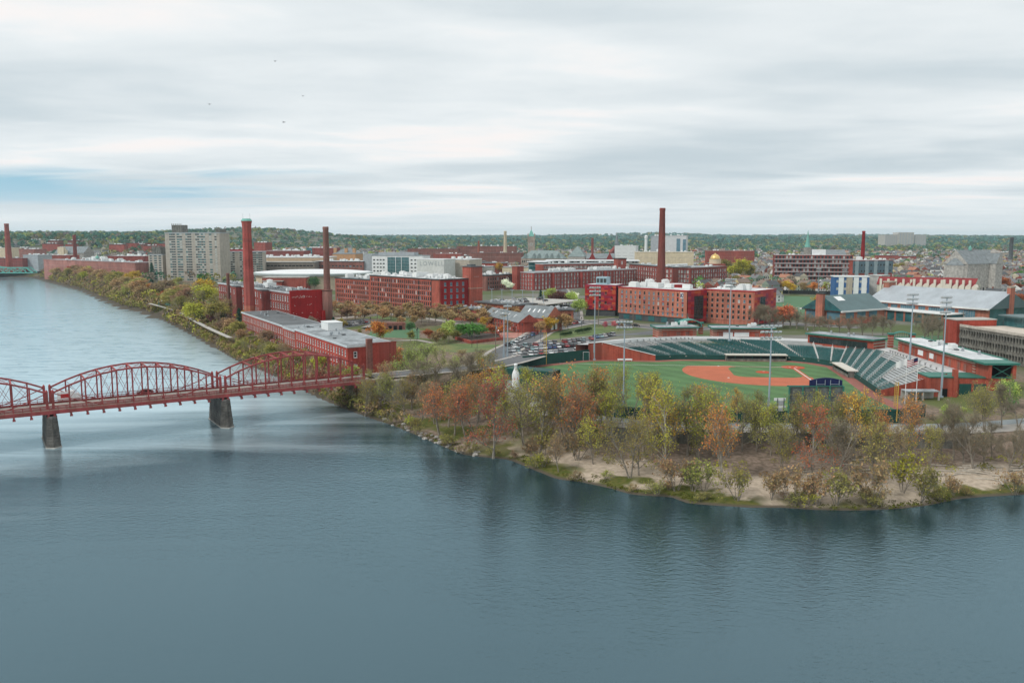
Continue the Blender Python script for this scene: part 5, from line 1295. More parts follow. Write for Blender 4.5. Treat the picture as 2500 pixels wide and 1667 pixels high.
disc('home_plate_circle', H0, 4.3, ZF+.09, M_clayr)
q = MB(); mc = fp(13.04, 13.04); q.lathe([(2.8,ZF+.07),(2.2,ZF+.22),(.8,ZF+.30)], 24, *mc); q.box(mc[0]-.4, mc[0]+.4, mc[1]-.12, mc[1]+.12, ZF+.30, ZF+.34, 1); struct('pitchers_mound', q, [M_clayr, M_paintw])
for (a, b_, c, d) in ((-.14, 2, .14, 93), (2, -.14, 88, .14)):
    sheet('foul_line', [fp(a,b_), fp(c,b_), fp(c,d), fp(a,d)], ZF+.105, M_paintw)
for a0 in (-1.6, .7): sheet('batters_box', [fp(a0,-1), fp(a0+.9,-1), fp(a0+.9,1), fp(a0,1)], ZF+.11, mat('chalky_clay', (0.52, 0.30, 0.22)))
for i, (a, b_) in enumerate(((27.43,.0),(27.43,27.43),(0,27.43))):
    q = MB(); x, y = fp(a, b_); q.box(x-.3, x+.3, y-.3, y+.3, ZF+.05, ZF+.16); q.box(x-.25,x+.25,y-.25,y+.25,ZF+.16,ZF+.19)
    o = q.build('base_bag', M_paintw); o['label'] = ('white first base bag near the dugout side', 'white second base bag in the middle of the clay', 'white third base bag on the chalk line')[i]; o['category'] = 'base'; o['group'] = 'base bags'

# outfield wall, one thing, panels between posts
ow = thing('outfield_wall', 'dark green outfield wall curving round the ball field', 'wall', (0, 0, 0))
q0 = MB()
for i in range(len(WALL)-1):
    p, q_ = Vector(WALL[i]), Vector(WALL[i+1]); ln = (q_-p).length; n = max(1, int(ln/4.0)); hgt = 4.1 if i == 0 else 3.2
    for k in range(n):
        a, b_ = p+(q_-p)*(k/n), p+(q_-p)*((k+1)/n); w = MB(); w.beam((a.x, a.y, ZF+hgt/2-.3), (b_.x, b_.y, ZF+hgt/2-.3), .28, hgt+.6); w.build('wall_panel', M_dgreen, ow)
        if i > 0:
            s_ = MB(); s_.beam((a.x, a.y-.35, ZF-.8), (a.x, a.y-.35, ZF+hgt-.1), .16); s_.beam((a.x, a.y-.3, ZF+hgt-.3), (b_.x, b_.y-.3, ZF+hgt-.3), .12); s_.build('support_post', M_green, ow)
# foul poles
for i, (x, y, zt, lb) in enumerate(((13.2, 325.0, zat(811, 325), 'tall yellow foul pole with mesh wing by the green wall, car park side'), (102.2, 222.2, zat(933, 222), 'tall yellow foul pole near the right-hand stand'))):
    t = thing('foul_pole', lb, 'foul pole', (x, y, ZF), group='foul poles'); q = MB(); q.tube((0,0,0), (0,0,zt-ZF), .14, .12, 8); q.build('pole', M_yellow, t)
    q = MB(); h1 = zt-ZF
    for k in range(14): q.beam((-.95, 0, 4.2+k*(h1-4.3)/13), (-.12, 0, 4.2+k*(h1-4.3)/13), .09)
    for xx in (-.95, -.55): q.beam((xx, 0, 4.2), (xx, 0, h1), .09)
    q.build('mesh_wing', M_yellow, t)

# seating bowl
def resample(pts, n):
    P = np.array(pts, float); d = np.r_[0, np.cumsum(np.hypot(*np.diff(P, axis=0).T))]; t = np.linspace(0, d[-1], n)
    return np.stack([np.interp(t, d, P[:,0]), np.interp(t, d, P[:,1])], 1)
def smooth(P, k=5):
    Q = P.copy()
    for _ in range(k): Q[1:-1] = (Q[:-2]+2*Q[1:-1]+Q[2:])/4
    return Q
NS = 240
# both lines share parameter values at their matching corners
par = [0,.08,.20,.40,.49,.58,.78,.90,1.0]
tt = np.linspace(0, 1, NS)
FR = smooth(np.stack([np.interp(tt, par, [p[k] for p in FRONT]) for k in (0,1)], 1), 40)
BK = smooth(np.stack([np.interp(tt, par, [p[k] for p in BACK]) for k in (0,1)], 1), 40)
def bowl(t, r):
    i = t*(NS-1); j = int(min(i, NS-2)); f = i-j
    a = FR[j]*(1-f)+FR[j+1]*f; b_ = BK[j]*(1-f)+BK[j+1]*f
    c = a*(1-r)+b_*r
    return c[0], c[1], 7.2 + (12.0-7.2)*r
NR = 16
st = thing('seating_bowl', 'green tiered seating bowl curving round the ball field', 'grandstand', (0, 0, 0))
q = MB()
SEC = [0,.05,.10,.155,.21,.262,.312,.362,.412,.46,.51,.555,.60,.65,.70,.75,.80,.85,.90,.95,1.0]
for k in range(NS-1):
    t0, t1 = tt[k], tt[k+1]
    for r in range(NR):
        a, b_ = bowl(t0, r/NR), bowl(t1, r/NR); c, d = bowl(t0, (r+1)/NR), bowl(t1, (r+1)/NR); z = a[2]
        q.quad((a[0],a[1],z),(b_[0],b_[1],z),(d[0],d[1],z),(c[0],c[1],z)); q.quad((c[0],c[1],z),(d[0],d[1],z),(d[0],d[1],d[2]),(c[0],c[1],c[2]))
q.build('terrace', mat('terrace_concrete', (0.33, 0.345, 0.34), var=.15), st)
q = MB(); 
for k in range(NS-1):
    a, b_ = FR[k], FR[k+1]; q.quad((a[0],a[1],ZF-.2),(b_[0],b_[1],ZF-.2),(b_[0],b_[1],7.9),(a[0],a[1],7.9))
    q.quad((a[0],a[1],7.9),(b_[0],b_[1],7.9),(b_[0]+.01,b_[1]+.25,7.9),(a[0]+.01,a[1]+.25,7.9))
q.build('field_wall', M_dgreen, st)
gs = random.Random(9)
def seat_block(t0, t1, r0, r1, bench=False):
    out = MB(); rowlen = 0
    for r in range(r0, r1):
        f = (r+.55)/NR
        p0, p1 = bowl(t0, f), bowl(t1, f); ln = math.hypot(p1[0]-p0[0], p1[1]-p0[1]); z = 7.2+4.8*r/NR
        n = int(ln/.56)
        if bench:
            m = max(1, int(ln/2.5)); bm_ = MB()
            for k in range(m):
                a, b_ = bowl(t0+(t1-t0)*k/m, f), bowl(t0+(t1-t0)*(k+1)/m, f)
                bm_.beam((a[0],a[1],z+.45), (b_[0],b_[1],z+.45), .42, .09); bm_.beam((a[0],a[1],z+.2), (a[0],a[1],z+.42), .1)
            bm_.build('bench', M_silver, st); continue
        for k in range(n):
            t = t0+(t1-t0)*(k+.5)/n; c = bowl(t, f); nx_ = bowl(min(t+.002,1), f)
            d = Vector((nx_[0]-c[0], nx_[1]-c[1])); d = d.normalized() if d.length > 0 else Vector((1,0)); nn = Vector((-d.y, d.x))
            if nn.dot(Vector((c[0]-92, c[1]-300))) < 0: nn = -nn
            hw = .23
            def P_(s, w, zz): return (c[0]+d.x*s+nn.x*w, c[1]+d.y*s+nn.y*w, z+zz)
            out.add([P_(-hw,-.25,.42), P_(hw,-.25,.42), P_(hw,.18,.42), P_(-hw,.18,.42), P_(-hw,.26,.92), P_(hw,.26,.92), P_(-hw,-.25,.3), P_(hw,-.25,.3)], [(0,1,2,3),(3,2,5,4),(6,7,1,0),(2,3,4,5)])
    if out.v:
        o = out.build('seats', M_seat, st); o['kind'] = 'stuff'
for i in range(len(SEC)-1):
    t0, t1 = SEC[i]+.0032, SEC[i+1]-.0032
    if i < 2: seat_block(t0, t1, 10, NR-1, True); seat_block(t0, t1, 0, 10)
    elif i < 4: seat_block(t0, t1, 12, NR-1, True); seat_block(t0, t1, 0, 12)
    elif i in (4, 5): seat_block(t0, t1, 11, NR-1, True); seat_block(t0, t1, 0, 11)
    elif i >= 18: seat_block(t0, t1, 4, NR-1, True); seat_block(t0, t1, 0, 4)
    elif i >= 16: seat_block(t0, t1, 12, NR-1, True); seat_block(t0, t1, 0, 12)
    elif i in (9, 10, 11): seat_block(t0, t1, 0, 11)
    else: seat_block(t0, t1, 0, NR-1)
    # aisle steps and handrail
    if i:
        q = MB(); t = SEC[i]
        for r in range(NR*2):
            a, b_ = bowl(t-.0027, r/(NR*2)), bowl(t+.0027, r/(NR*2)); c, d = bowl(t-.0027, (r+1)/(NR*2)), bowl(t+.0027, (r+1)/(NR*2)); z = a[2]+.16
            q.quad((a[0],a[1],z),(b_[0],b_[1],z),(d[0],d[1],z),(c[0],c[1],z)); q.quad((a[0],a[1],z-.2),(b_[0],b_[1],z-.2),(b_[0],b_[1],z),(a[0],a[1],z))
        q.build('aisle_steps', mat('aisle_concrete', (0.50, 0.49, 0.46), var=.1), st)
        if i < 5 or i > 9:
            q = MB(); pr = None
            for r in range(0, 9):
                a = bowl(t, r/9*.95+.02); z = a[2]+1.15; q.beam((a[0],a[1],z-1), (a[0],a[1],z), .06)
                if pr: q.beam(pr, (a[0],a[1],z), .07); q.beam((pr[0],pr[1],pr[2]-.45), (a[0],a[1],z-.45), .05)
                pr = (a[0],a[1],z)
            q.build('handrail', M_white, st)
# sloping end walls
q = MB(); a0, a1 = FR[0], BK[0]
q.quad((a0[0],a0[1],ZF-.3),(a0[0],a0[1],8.1),(a1[0],a1[1],13.0),(a1[0],a1[1],ZF-.3)); q.beam((a0[0],a0[1],8.15),(a1[0],a1[1],13.05),.5,.2,1)
q.quad((a1[0],a1[1],ZF-.3),(a1[0],a1[1],13.0),(30.5,337.8,12.6),(30.5,337.8,ZF-.3)); q.beam((a1[0],a1[1],13.05),(30.5,337.8,12.7),.5,.2,1)
q.build('end_wall', [brick('ball_park_brick', (0.37, 0.085, 0.055)), M_white], st)
q = MB(); a0, a1 = FR[-1], BK[-1]
q.quad((a1[0],a1[1],ZF-.3),(a1[0],a1[1],12.6),(a0[0],a0[1],7.9),(a0[0],a0[1],ZF-.3))
q.build('end_wall', [brick('ball_park_brick', (0.37, 0.085, 0.055)), M_white], st)
# concourse deck behind the rows with white barrier
q = MB(); w9 = 12.0
OUT = []
for k in range(NS):
    d = Vector(BK[k]) - Vector(FR[k]); d.normalize(); OUT.append((BK[k][0]+d.x*10.5, BK[k][1]+d.y*10.5))
for k in range(NS-1):
    q.quad((BK[k][0],BK[k][1],11.95),(BK[k+1][0],BK[k+1][1],11.95),(OUT[k+1][0],OUT[k+1][1],11.95),(OUT[k][0],OUT[k][1],11.95))
    q.quad((OUT[k][0],OUT[k][1],11.95),(OUT[k+1][0],OUT[k+1][1],11.95),(OUT[k+1][0],OUT[k+1][1],ZF),(OUT[k][0],OUT[k][1],ZF),1)
q.build('concourse', [mat('concourse_paving', (0.52, 0.53, 0.53), var=.1), M_brick3], st)
q = MB()
for k in range(0, int(NS*.47)):
    a, b_ = BK[k], BK[k+1]; q.beam((a[0],a[1],12.55), (b_[0],b_[1],12.55), .16, 1.2)
q.build('concourse_barrier', M_white, st)
# tables and seats along the concourse: small dark stools
stool = MB(); stool.box(-.4,.4,-.25,.25,.75,.82); stool.beam((0,0,0),(0,0,.75),.12); stool.box(-.25,.25,-.5,-.3,.4,.45); stool.beam((0,-.4,0),(0,-.4,.4),.08); stool_m = stool.mesh('standing_table', M_dkframe)
stl = []
for k in list(range(14, 66, 4)) + list(range(196, 236, 3)):
    d = Vector(BK[k])-Vector(FR[k]); d.normalize(); o = link('standing_table', stool_m, None, (BK[k][0]+d.x*(-1.0 if k < 100 else 1.3), BK[k][1]+d.y*(-1.0 if k < 100 else 1.3), 11.9), math.atan2(d.y, d.x)-math.pi/2, category='table', group='drink tables along the concourse'); stl.append(o)
label_row(stl, 'small dark drink table on the stadium concourse')

# dugouts
def dugout(label, pA, pB, deep=3.0):
    b = Bld('dugout', label, 'dugout', pA, pB, ZF-.1, group='dugouts'); L = b.L
    q = MB(); q.box(0, L, .1, .3, 0, 1.0); q.box(0, L, deep-.3, deep, 0, 2.3); q.box(0, .3, .1, deep, 0, 2.3); q.box(L-.3, L, .1, deep, 0, 2.3); q.build('wall', M_concd, b.root)
    q = MB(); q.box(-.3, L+.3, -.3, deep+.4, 2.3, 2.65); q.build('roof', mat('dugout_roof', (0.58, 0.55, 0.49), var=.1), b.root)
    q = MB(); q.box(.4, L-.4, 1.6, 2.0, .3, .5); q.build('bench', M_wood, b.root)
    q = MB(); q.quad((.3,deep-.32,0),(L-.3,deep-.32,0),(L-.3,deep-.32,2.3),(.3,deep-.32,2.3)); q.build('back_panel', M_dkframe, b.root)
    for k in range(8):
        p = MB(); p.beam((k*L/7, .2, 1.0), (k*L/7, .2, 2.3), .1); p.build('post', M_green, b.root)
    return b
dugout('long covered dugout with pale roof below the first base seats', (85, 334.2), (108.5, 333.0))
dugout('covered dugout with tan roof below the right-hand stand', (119.2, 313.5), (117.2, 293.5))

# press box
pb = Bld('press_box', 'long brick press box with dark window strip and green-edged flat roof', 'press box', (121.5, 347.5), (138.6, 324.0), 9.6)
q = MB(); q.box(0, pb.L, 0, 8, 0, 5.6, 0)
for k in range(4): q.box(pb.L+.005, pb.L+.12, -.05, 8, .8+k*1.2, 1.2+k*1.2, 1)
q.build('wall', [brick('ball_park_brick', (0.37, 0.085, 0.055)), M_tan], pb.root)
q = MB(); q.box(1.0, pb.L-2.6, -.16, -.01, 2.4, 4.7, 0); [q.box(1+k*(pb.L-3.6)/12-.06, 1+k*(pb.L-3.6)/12+.06, -.24, -.15, 2.4, 4.7, 1) for k in range(13)]; q.build('window_strip', [M_glass, M_dkframe], pb.root)
q = MB(); q.box(-.7, pb.L+.7, -1.1, 8.6, 5.6, 6.2, 0); q.quad((-.5,-.9,6.22),(pb.L+.5,-.9,6.22),(pb.L+.5,8.4,6.22),(-.5,8.4,6.22),1); q.build('roof', [M_green, M_roofg], pb.root); pb.units(3, pb.L-3, 2, 6, 6.2, 3, (0, 2), 3)

# concession buildings: brick with pale courses, doors, green fascia
BPB = brick('ball_park_brick', (0.37, 0.085, 0.055))
def concession(label, pA, pB, depth, z0, h, doors, white=(), roofm=None, stripes=True, side_open=False):
    b = Bld('concession_building', label, 'building', pA, pB, z0, group='brick concession buildings'); L = b.L
    q = MB(); q.box(0, L, 0, depth, -3, h, 0)
    if stripes:
        for k in range(4):
            for (x0, x1) in ((0, 1.6), (L-1.6, L)): q.box(x0-.06, x1+.06, -.06, depth+.06, .7+k*.9, .95+k*.9, 1)
    q.box(-.05, L+.05, -.05, depth+.05, h-.9, h-.65, 1)
    q.build('wall', [BPB, M_tan], b.root)
    for x in doors:
        d = MB(); d.box(x, x+1.7, -.12, -.02, 0, 2.5, 0); d.box(x-.2, x, -.2, -.02, 0, 2.6, 1); d.box(x+1.7, x+1.9, -.2, -.02, 0, 2.6, 1); d.build('door', [M_brick4, M_brick3], b.root)
    for (x0, x1) in white:
        d = MB(); d.box(x0, x1, -.1, -.02, .9, 2.7); d.build('serving_shutter', M_white, b.root)
    q = MB(); q.box(-1.0, L+1.0, -1.3, depth+.8, h, h+.55, 0); q.quad((-.8,-1.1,h+.57),(L+.8,-1.1,h+.57),(L+.8,depth+.6,h+.57),(-.8,depth+.6,h+.57),1); q.box(-1.0, L+1.0, depth+.5, depth+.8, h+.55, h+.95, 0)
    q.build('roof', [M_green, roofm or M_roofg], b.root)
    b.units(2, L-2, 1.5, depth-1, h+.57, max(3, int(L/7)), (0, 2, 4), int(L))
    return b
concession('brick concession building with three doors left of the green arched gate', at(1607, 825, 12), at(1700, 823.5, 12), 8, 12, 4.1, (12, 8, 2), ())
concession('brick concession building with white serving shutters right of the green arched gate', at(1741, 826, 12), at(1887, 827, 12), 8, 12, 4.1, (17.5, 21.5, 2.2), ((4, 8.2), (8.8, 15)))
cr = concession('long brick concession building with pale roof along the right-hand concourse', (146.2, 320), (144.6, 263), 8.5, 12, 4.2, (4, 10, 13, 24, 30, 36, 40, 46, 50), ((17, 21), (26, 29)), M_roofl)
q = MB(); q.box(cr.L+.1, cr.L+7.5, .2, 1.2, 0, 4.2, 0); q.box(cr.L+6.5, cr.L+7.5, 7.5, 8.5, 0, 4.2, 0); q.box(cr.L+.1, cr.L+8, -1.3, 9.3, 4.2, 4.8, 1); q.beam((cr.L+7.4, 1, .3), (cr.L+7.4, 7.6, 4), .14, m=1); q.beam((cr.L+7.4, 1, 4), (cr.L+7.4, 7.6, .3), .14, m=1); q.box(cr.L+1, cr.L+6, 4, 8, 0, 4.1, 2); q.build('open_end_bay', [BPB, M_green, M_black], cr.root)
# brick base under the end of the right-hand stand with green roller doors
eb = Bld('stand_base', 'brick end wall with green roller doors under the right-hand stand', 'building', (128, 258.0), (153, 256.5), 5.9)
q = MB(); q.box(0, eb.L, 0, 9, 0, 6.0, 0); q.box(-.2, eb.L+.2, -.2, 9, 6.0, 6.35, 1); q.build('wall', [BPB, M_green], eb.root)
for x in (9, 13.4): 
    q = MB(); q.box(x, x+3.6, -.1, -.01, 0, 4.2); [q.box(x, x+3.6, -.14, -.1, .6*k, .6*k+.05) for k in range(7)]; q.build('roller_door', M_dgreen, eb.root)
q = MB(); q.box(4, 5.6, -.1, -.01, 0, 2.6); q.build('doorway', M_black, eb.root)
q = MB(); q.box(7.2, 8.3, -.6, 1.2, 0, 8.6); q.build('brick_pier', BPB, eb.root)
sh = thing('storage_shelter', 'low flat-roofed open shelter beside the roller doors', 'shelter', (124.5, 253.5, 5.9)); q = MB(); q.box(-6, 4, -1.6, 2.4, 2.6, 2.85); q.build('roof', M_roofg, sh); q = MB(); q.box(-6, 4, 2.2, 2.4, 0, 2.6); [q.box(x-.2, x+.2, -1.5, -1.1, 0, 2.6) for x in (-5.8, -1, 3.8)]; q.build('wall', M_conc, sh)

# arched entrance gates
def gate(label, c, w, dep, z0, hp, rise, ang=0.0):
    t = thing('arched_gate', label, 'gate', (c[0], c[1], z0), ang, 'green arched gates')
    for sx in (-1, 1):
        q = MB(); q.box(sx*w/2-.9, sx*w/2+.9, -.9, .9, 0, hp, 0); [q.box(sx*w/2-.95, sx*w/2+.95, -.95, .95, .8+k*1.0, 1.05+k*1.0, 1) for k in range(int(hp)-1)]; q.box(sx*w/2-1.1, sx*w/2+1.1, -1.1, 1.1, hp, hp+.7, 2); q.build('pillar', [BPB, M_tan, M_green], t)
    n = 14; q = MB(); pts = [(w/2*.95*math.cos(math.pi*k/n), hp-1+rise*math.sin(math.pi*k/n)) for k in range(n+1)]
    for k in range(n):
        (xa, za), (xb, zb) = pts[k], pts[k+1]
        q.quad((xa,-dep/2,za),(xb,-dep/2,zb),(xb,dep/2,zb),(xa,dep/2,za)); q.beam((xa,-dep/2,za),(xb,-dep/2,zb),.35); q.beam((xa,dep/2,za),(xb,dep/2,zb),.3)
    q.build('arch_roof', mat('gate_teal', (0.10, 0.30, 0.26), var=.1), t)
    q = MB(); [q.beam((w/2*.95*math.cos(math.pi*k/n)*.98, -dep/2, hp-1), (pts[k][0], -dep/2, pts[k][1]), .1) for k in range(1, n)]; q.beam((-w/2,-dep/2,hp-1),(w/2,-dep/2,hp-1),.25); q.build('grille', M_glasst, t)
    return t
gp = at(1689, 816, 12); gate('large green barrel-arched entrance gate between the two concession buildings', (gp[0], gp[1]+6), 10.5, 7, 11.5, 4.6, 3.0)
gp = at(2211, 848, 12); gate('green arched gate between brick pillars at the end of the long concession building', (gp[0], gp[1]+4), 8.0, 1.2, 11.5, 5.0, 2.2, -.15)

# stadium light masts
def light_mast(label, x, y, z0, zt, rows=2, double=False, wide=4.2):
    t = thing('light_mast', label, 'light mast', (x, y, z0), 0, 'stadium light masts'); h = zt-z0
    q = MB(); q.tube((0,0,0), (0,0,h), .27, .15, 10); q.box(-.5, .5, -.5, .5, 0, .5); q.build('pole', M_pole, t)
    q = MB(); q.box(-.45, .15, -.42, -.2, 3.0, 6.5); q.build('switch_cabinet', M_pole, t)
    for k in range(rows):
        z = h-.3-k*1.5; q = MB(); q.beam((-wide/2,-.3,z), (wide/2,-.3,z), .16); q.build('crossarm', M_pole, t)
        for i in range(5):
            xx = -wide/2+.3+i*(wide-.6)/4; l_ = MB(); l_.add([(xx-.28,-.4,z+.35),(xx+.28,-.4,z+.35),(xx+.28,-.4,z-.1),(xx-.28,-.4,z-.1),(xx-.42,.55,z+.12),(xx+.42,.55,z+.12),(xx+.42,.75,z-.5),(xx-.42,.75,z-.5)],[(0,1,2,3),(4,7,6,5),(0,4,5,1),(1,5,6,2),(2,6,7,3),(3,7,4,0)]); l_.build('floodlight', M_silver, t)
    return t
light_mast('twin light mast at the left end of the green wall, shorter one', *at(1230.5, 892, 6), 6, zat(755, at(1230.5, 892, 6)[1]), 2, wide=3.0)
light_mast('twin light mast at the left end of the green wall, taller one', *at(1239.5, 890, 6), 6, zat(736, at(1239.5, 890, 6)[1]), 2, wide=3.0)
light_mast('light mast against the brick end wall of the left stand', *at(1451, 879, 6), 6, zat(700, at(1451, 879, 6)[1]), 3)
light_mast('shorter light mast standing in the left outfield trees', 30.5, 229.5, 6, zat(783, 229.5), 2)
light_mast('light mast behind the home plate seats', *at(1780.5, 832, 12), 12, zat(680, at(1780.5, 832, 12)[1]), 3)
light_mast('light mast by the small scoreboard behind the outfield wall', 67.2, 219.3, 6, zat(793, 219.3), 3, wide=5.2)
light_mast('light mast at the far end of the right-hand concourse', *at(2220.5, 884, 11.9), 11.9, zat(717, at(2220.5, 884, 11.9)[1]), 3, wide=3.6)
light_mast('light mast at the near end of the right-hand stand', 131.2, 256.6, 6, zat(723, 256.6), 4, wide=3.0)
for i, (u, vt, vb) in enumerate(((1997, 655, 722), (2060, 657, 725), (1862.5, 650, 706), (1683, 656, 700))):
    x, y = at(u, vb, 8); light_mast(('light mast on the turf field, leftmost of the far pair', 'light mast on the turf field, in front of the blue apartments', 'light mast by the street trees beyond the residence wing', 'light mast in front of the corner mill')[i], x, y, 8, zat(vt, y), 2, wide=3.5)

# scoreboards
sb = Bld('scoreboard', 'big scoreboard seen from behind, grey boxes on a green steel frame', 'scoreboard', (72.5, 219.0), (86.8, 219.4), 5.5); L = sb.L; ht = zat(944, 219)-5.5
for k in range(5):
    q = MB(); x = k*L/4; q.beam((x, .5, 0), (x, .5, ht), .35); q.beam((x, 2.2, 0), (x, .6, ht*.6), .2); q.build('steel_column', M_green, sb.root)
for k in range(5):
    for j, (z0_, z1_) in enumerate(((4.2, 6.0), (6.2, ht-.2))):
        if k < 4: q = MB(); q.box(k*L/4+.15, (k+1)*L/4-.15, .75, 1.4, z0_, z1_); q.build('board_box', mat('scoreboard_back', (0.115, 0.13, 0.125), var=.35, scale=.8), sb.root)
q = MB(); [q.beam((0, .6, z), (L, .6, z), .2) for z in (2.2, 4.1, 6.1, ht)]; [q.beam((k*L/4, .5, .3), ((k+1)*L/4, .5, 4), .12) for k in range(4)]; q.box(-.3, L+.3, 1.4, 1.6, ht-.2, ht+.1); q.build('frame', M_green, sb.root)
n = 8; q = MB(); pts = [(L*.38, ht+.1)] + [(L*.38+(L*.62-.2)*k/n, ht+1.5+.7*math.sin(math.pi*k/n)) for k in range(n+1)] + [(L-.2, ht+.1)]
q.add([(x, 1.2, z) for x, z in pts]+[(x, .9, z) for x, z in pts], [tuple(range(len(pts))), tuple(range(2*len(pts)-1, len(pts)-1, -1))] + [(k, (k+1)%len(pts), len(pts)+(k+1)%len(pts), len(pts)+k) for k in range(len(pts))])
q.build('header_sign', M_navy, sb.root)
q = MB(); [q.box(L*f, L*f+2.4, .75, .88, ht+.4, ht+.5) for f in (.5, .76)]; [q.box(L*f, L*f+.12, .75, .88, ht+.2, ht+1.6) for f in (.5, .66, .76, .92)]; q.build('header_frame', M_pole, sb.root)
s3 = Bld('small_scoreboard', 'narrow board of white and grey panels on two black posts', 'scoreboard', (68.7, 219.6), (71.8, 219.7), 5.5); ht = zat(972, 219.6)-5.5
for x in (.9, 2.6): q = MB(); q.beam((x,.1,0),(x,.1,ht),.15); q.build('post', M_dkframe, s3.root)
for (z1_, z0_, m, a, b_) in ((ht, ht-.7, M_white, 0, 3.1), (ht-.75, ht-2.0, M_grey, .8, 2.6), (ht-2.05, ht-2.6, M_white, 0, 3.1), (ht-2.65, ht-3.5, M_grey, .8, 2.6)):
    q = MB(); q.box(a, b_, .2, .35, z0_, z1_); q.build('panel', m, s3.root)
# bottle-shaped sign and batting cage in the far corner
q = MB(); bx, by = at(1259, 952, 6); hb = zat(887, by)-6
q.lathe([(1.15,0),(1.2,.4),(1.2,hb*.58),(.95,hb*.68),(.5,hb*.80),(.42,hb*.90),(.55,hb*.91),(.55,hb*.985),(.3,hb)], 18)
o = q.build('bottle_sign', M_white, None, (bx, by, 6.0), smooth=True); o['label'] = 'tall white bottle-shaped sign among the trees in the outfield corner'; o['category'] = 'sign'
t = thing('batting_cage', 'dark green netted batting tunnel behind the outfield corner', 'batting cage', (*at(1300, 930, 6), 6.0), -.5)
q = MB(); [q.beam((x, y, 0), (x, y, 4.2), .14) for x in (-9,-3,3,9) for y in (-3, 3)]; [q.beam((-9, y, 4.2), (9, y, 4.2), .12) for y in (-3, 3)]; [q.beam((x,-3,4.2),(x,3,4.2),.12) for x in (-9,-3,3,9)]; q.build('frame', M_green, t)
q = MB(); q.box(-9, 9, -3.05, -3.0, .1, 4.1); q.box(-9, 9, 3.0, 3.05, .1, 4.1); q.box(-9, 9, -2.95, 2.95, 4.25, 4.3); q.build('netting', M_dgreen, t)
# soccer goal like frame and equipment by the brick wall
t = thing('practice_screen', 'white framed practice screen leaning by the green wall', 'screen', (*at(1431, 880, 6), 6.0)); q = MB(); [q.beam(a, b_, .1) for a, b_ in (((-1.2,0,0),(-1.2,0,3.4)),((1.2,0,0),(1.2,0,3.4)),((-1.2,0,3.4),(1.2,0,3.4)))]; q.build('frame', M_white, t); q = MB(); q.box(-1.15,1.15,.02,.05,.1,3.3); q.build('net', M_dgreen, t)
bnl = []
for u in (1516.5, 1534):
    x, y = at(u, 881, 6); q = MB(); q.box(-1.5,1.5,-.25,.25,.42,.5); q.box(-1.5,1.5,.25,.32,.55,.95); [q.box(s-.05,s+.05,-.2,.3,0,.42) for s in (-1.2,1.2)]; o = q.build('bullpen_bench', M_white, None, (x, y-.6, ZF+.03)); o['category'] = 'bench'; o['group'] = 'bullpen benches'; bnl.append(o)
label_row(bnl, 'white bullpen bench by the low green wall')
# flags
def flag(label, u, vt, base, stripes):
    x, y = base; t = thing('flagpole', label, 'flagpole', (x, y, 6)); zt = zat(vt, y)-6
    q = MB(); q.tube((0,0,0), (0,0,zt), .12, .06, 8); q.build('pole', M_white, t)
    n = 8; q = MB()
    for i in range(n):
        for j in range(7):
            x0, x1 = -.1-i*3.0/n, -.1-(i+1)*3.0/n; d0, d1 = .25*math.sin(i*.9), .25*math.sin((i+1)*.9); s0, s1 = -i*.12, -(i+1)*.12
            za, zb = zt-.1-j*1.9/7, zt-.1-(j+1)*1.9/7
            m = 0 if not stripes else (2 if (i < 3 and j < 4) else (1 if j % 2 == 0 else 0))
            q.quad((x0,d0,za+s0),(x1,d1,za+s1),(x1,d1,zb+s1),(x0,d0,zb+s0), m)
    q.build('flag', [M_white, mat('flag_red', (0.36, 0.02, 0.03), var=0), M_navy], t)
flag('flagpole flying a striped national flag by the right-hand stand', 2216, 872, (118.5, 246.0), True)
flag('flagpole flying a plain white flag by the right-hand stand', 2194, 875, (115.5, 246.5), False)

# ------------------------------------------------------------------ river walk, streets, lawns, car parks
def strip(name, pts, w0, w1, z, m, zs=None, **k):
    """ribbon along pts; w0/w1 = offsets to the right and left of the line"""
    q = MB(); P = [Vector(p) for p in pts]; L_, R_ = [], []
    for i, p in enumerate(P):
        d = (P[min(i+1, len(P)-1)] - P[max(i-1, 0)]).normalized(); n = Vector((d.y, -d.x)); L_.append(p - n*w1); R_.append(p + n*w0)
    for i in range(len(P)-1):
        za, zb = (zs[i], zs[i+1]) if zs else (z, z)
        q.quad((R_[i].x,R_[i].y,za),(R_[i+1].x,R_[i+1].y,zb),(L_[i+1].x,L_[i+1].y,zb),(L_[i].x,L_[i].y,za))
    return struct(name, q, m, **k), R_, L_
def curve(pts, n=60): return [tuple(p) for p in smooth(resample(pts, n), 12)]
RW = curve([(-8,292),(-4,270),(3,248),(12,231),(23,220.5),(40,213.6),(70,212.2),(105,210.8),(122,213),(140,219),(165,227),(240,240),(340,252)], 130)
zs = [6.25 if p[0] < 112 else 6.25 for p in RW]
_, RWR, RWL = strip('river_walk', RW, 4.6, 2.0, 6.25, M_walk, zs)
strip('river_walk_lane', RW, -2.0, 6.6, 6.24, mat('blue_grey_paving', (0.26, 0.29, 0.30), var=.15, scale=.2), zs)
rr = thing('river_walk_wall', 'long concrete retaining wall with railing below the river walk', 'retaining wall', (0, 0, 0))
seg = [k for k in range(len(RW)-1) if 14 < RW[k][0] < 112]
q = MB()
for k in seg: a, b_ = RWR[k], RWR[k+1]; q.beam((a.x,a.y-.2,3.9), (b_.x,b_.y-.2,3.9), .4, 4.9)
q.build('wall', M_concd, rr)
q = MB()
for k in seg:
    a, b_ = RWR[k], RWR[k+1]
    for z in (7.35, 6.95, 6.6): q.beam((a.x,a.y,z), (b_.x,b_.y,z), .07)
    q.beam((a.x,a.y,6.2),(a.x,a.y,7.4),.09)
q.build('railing', M_dkframe, rr)
q = MB()
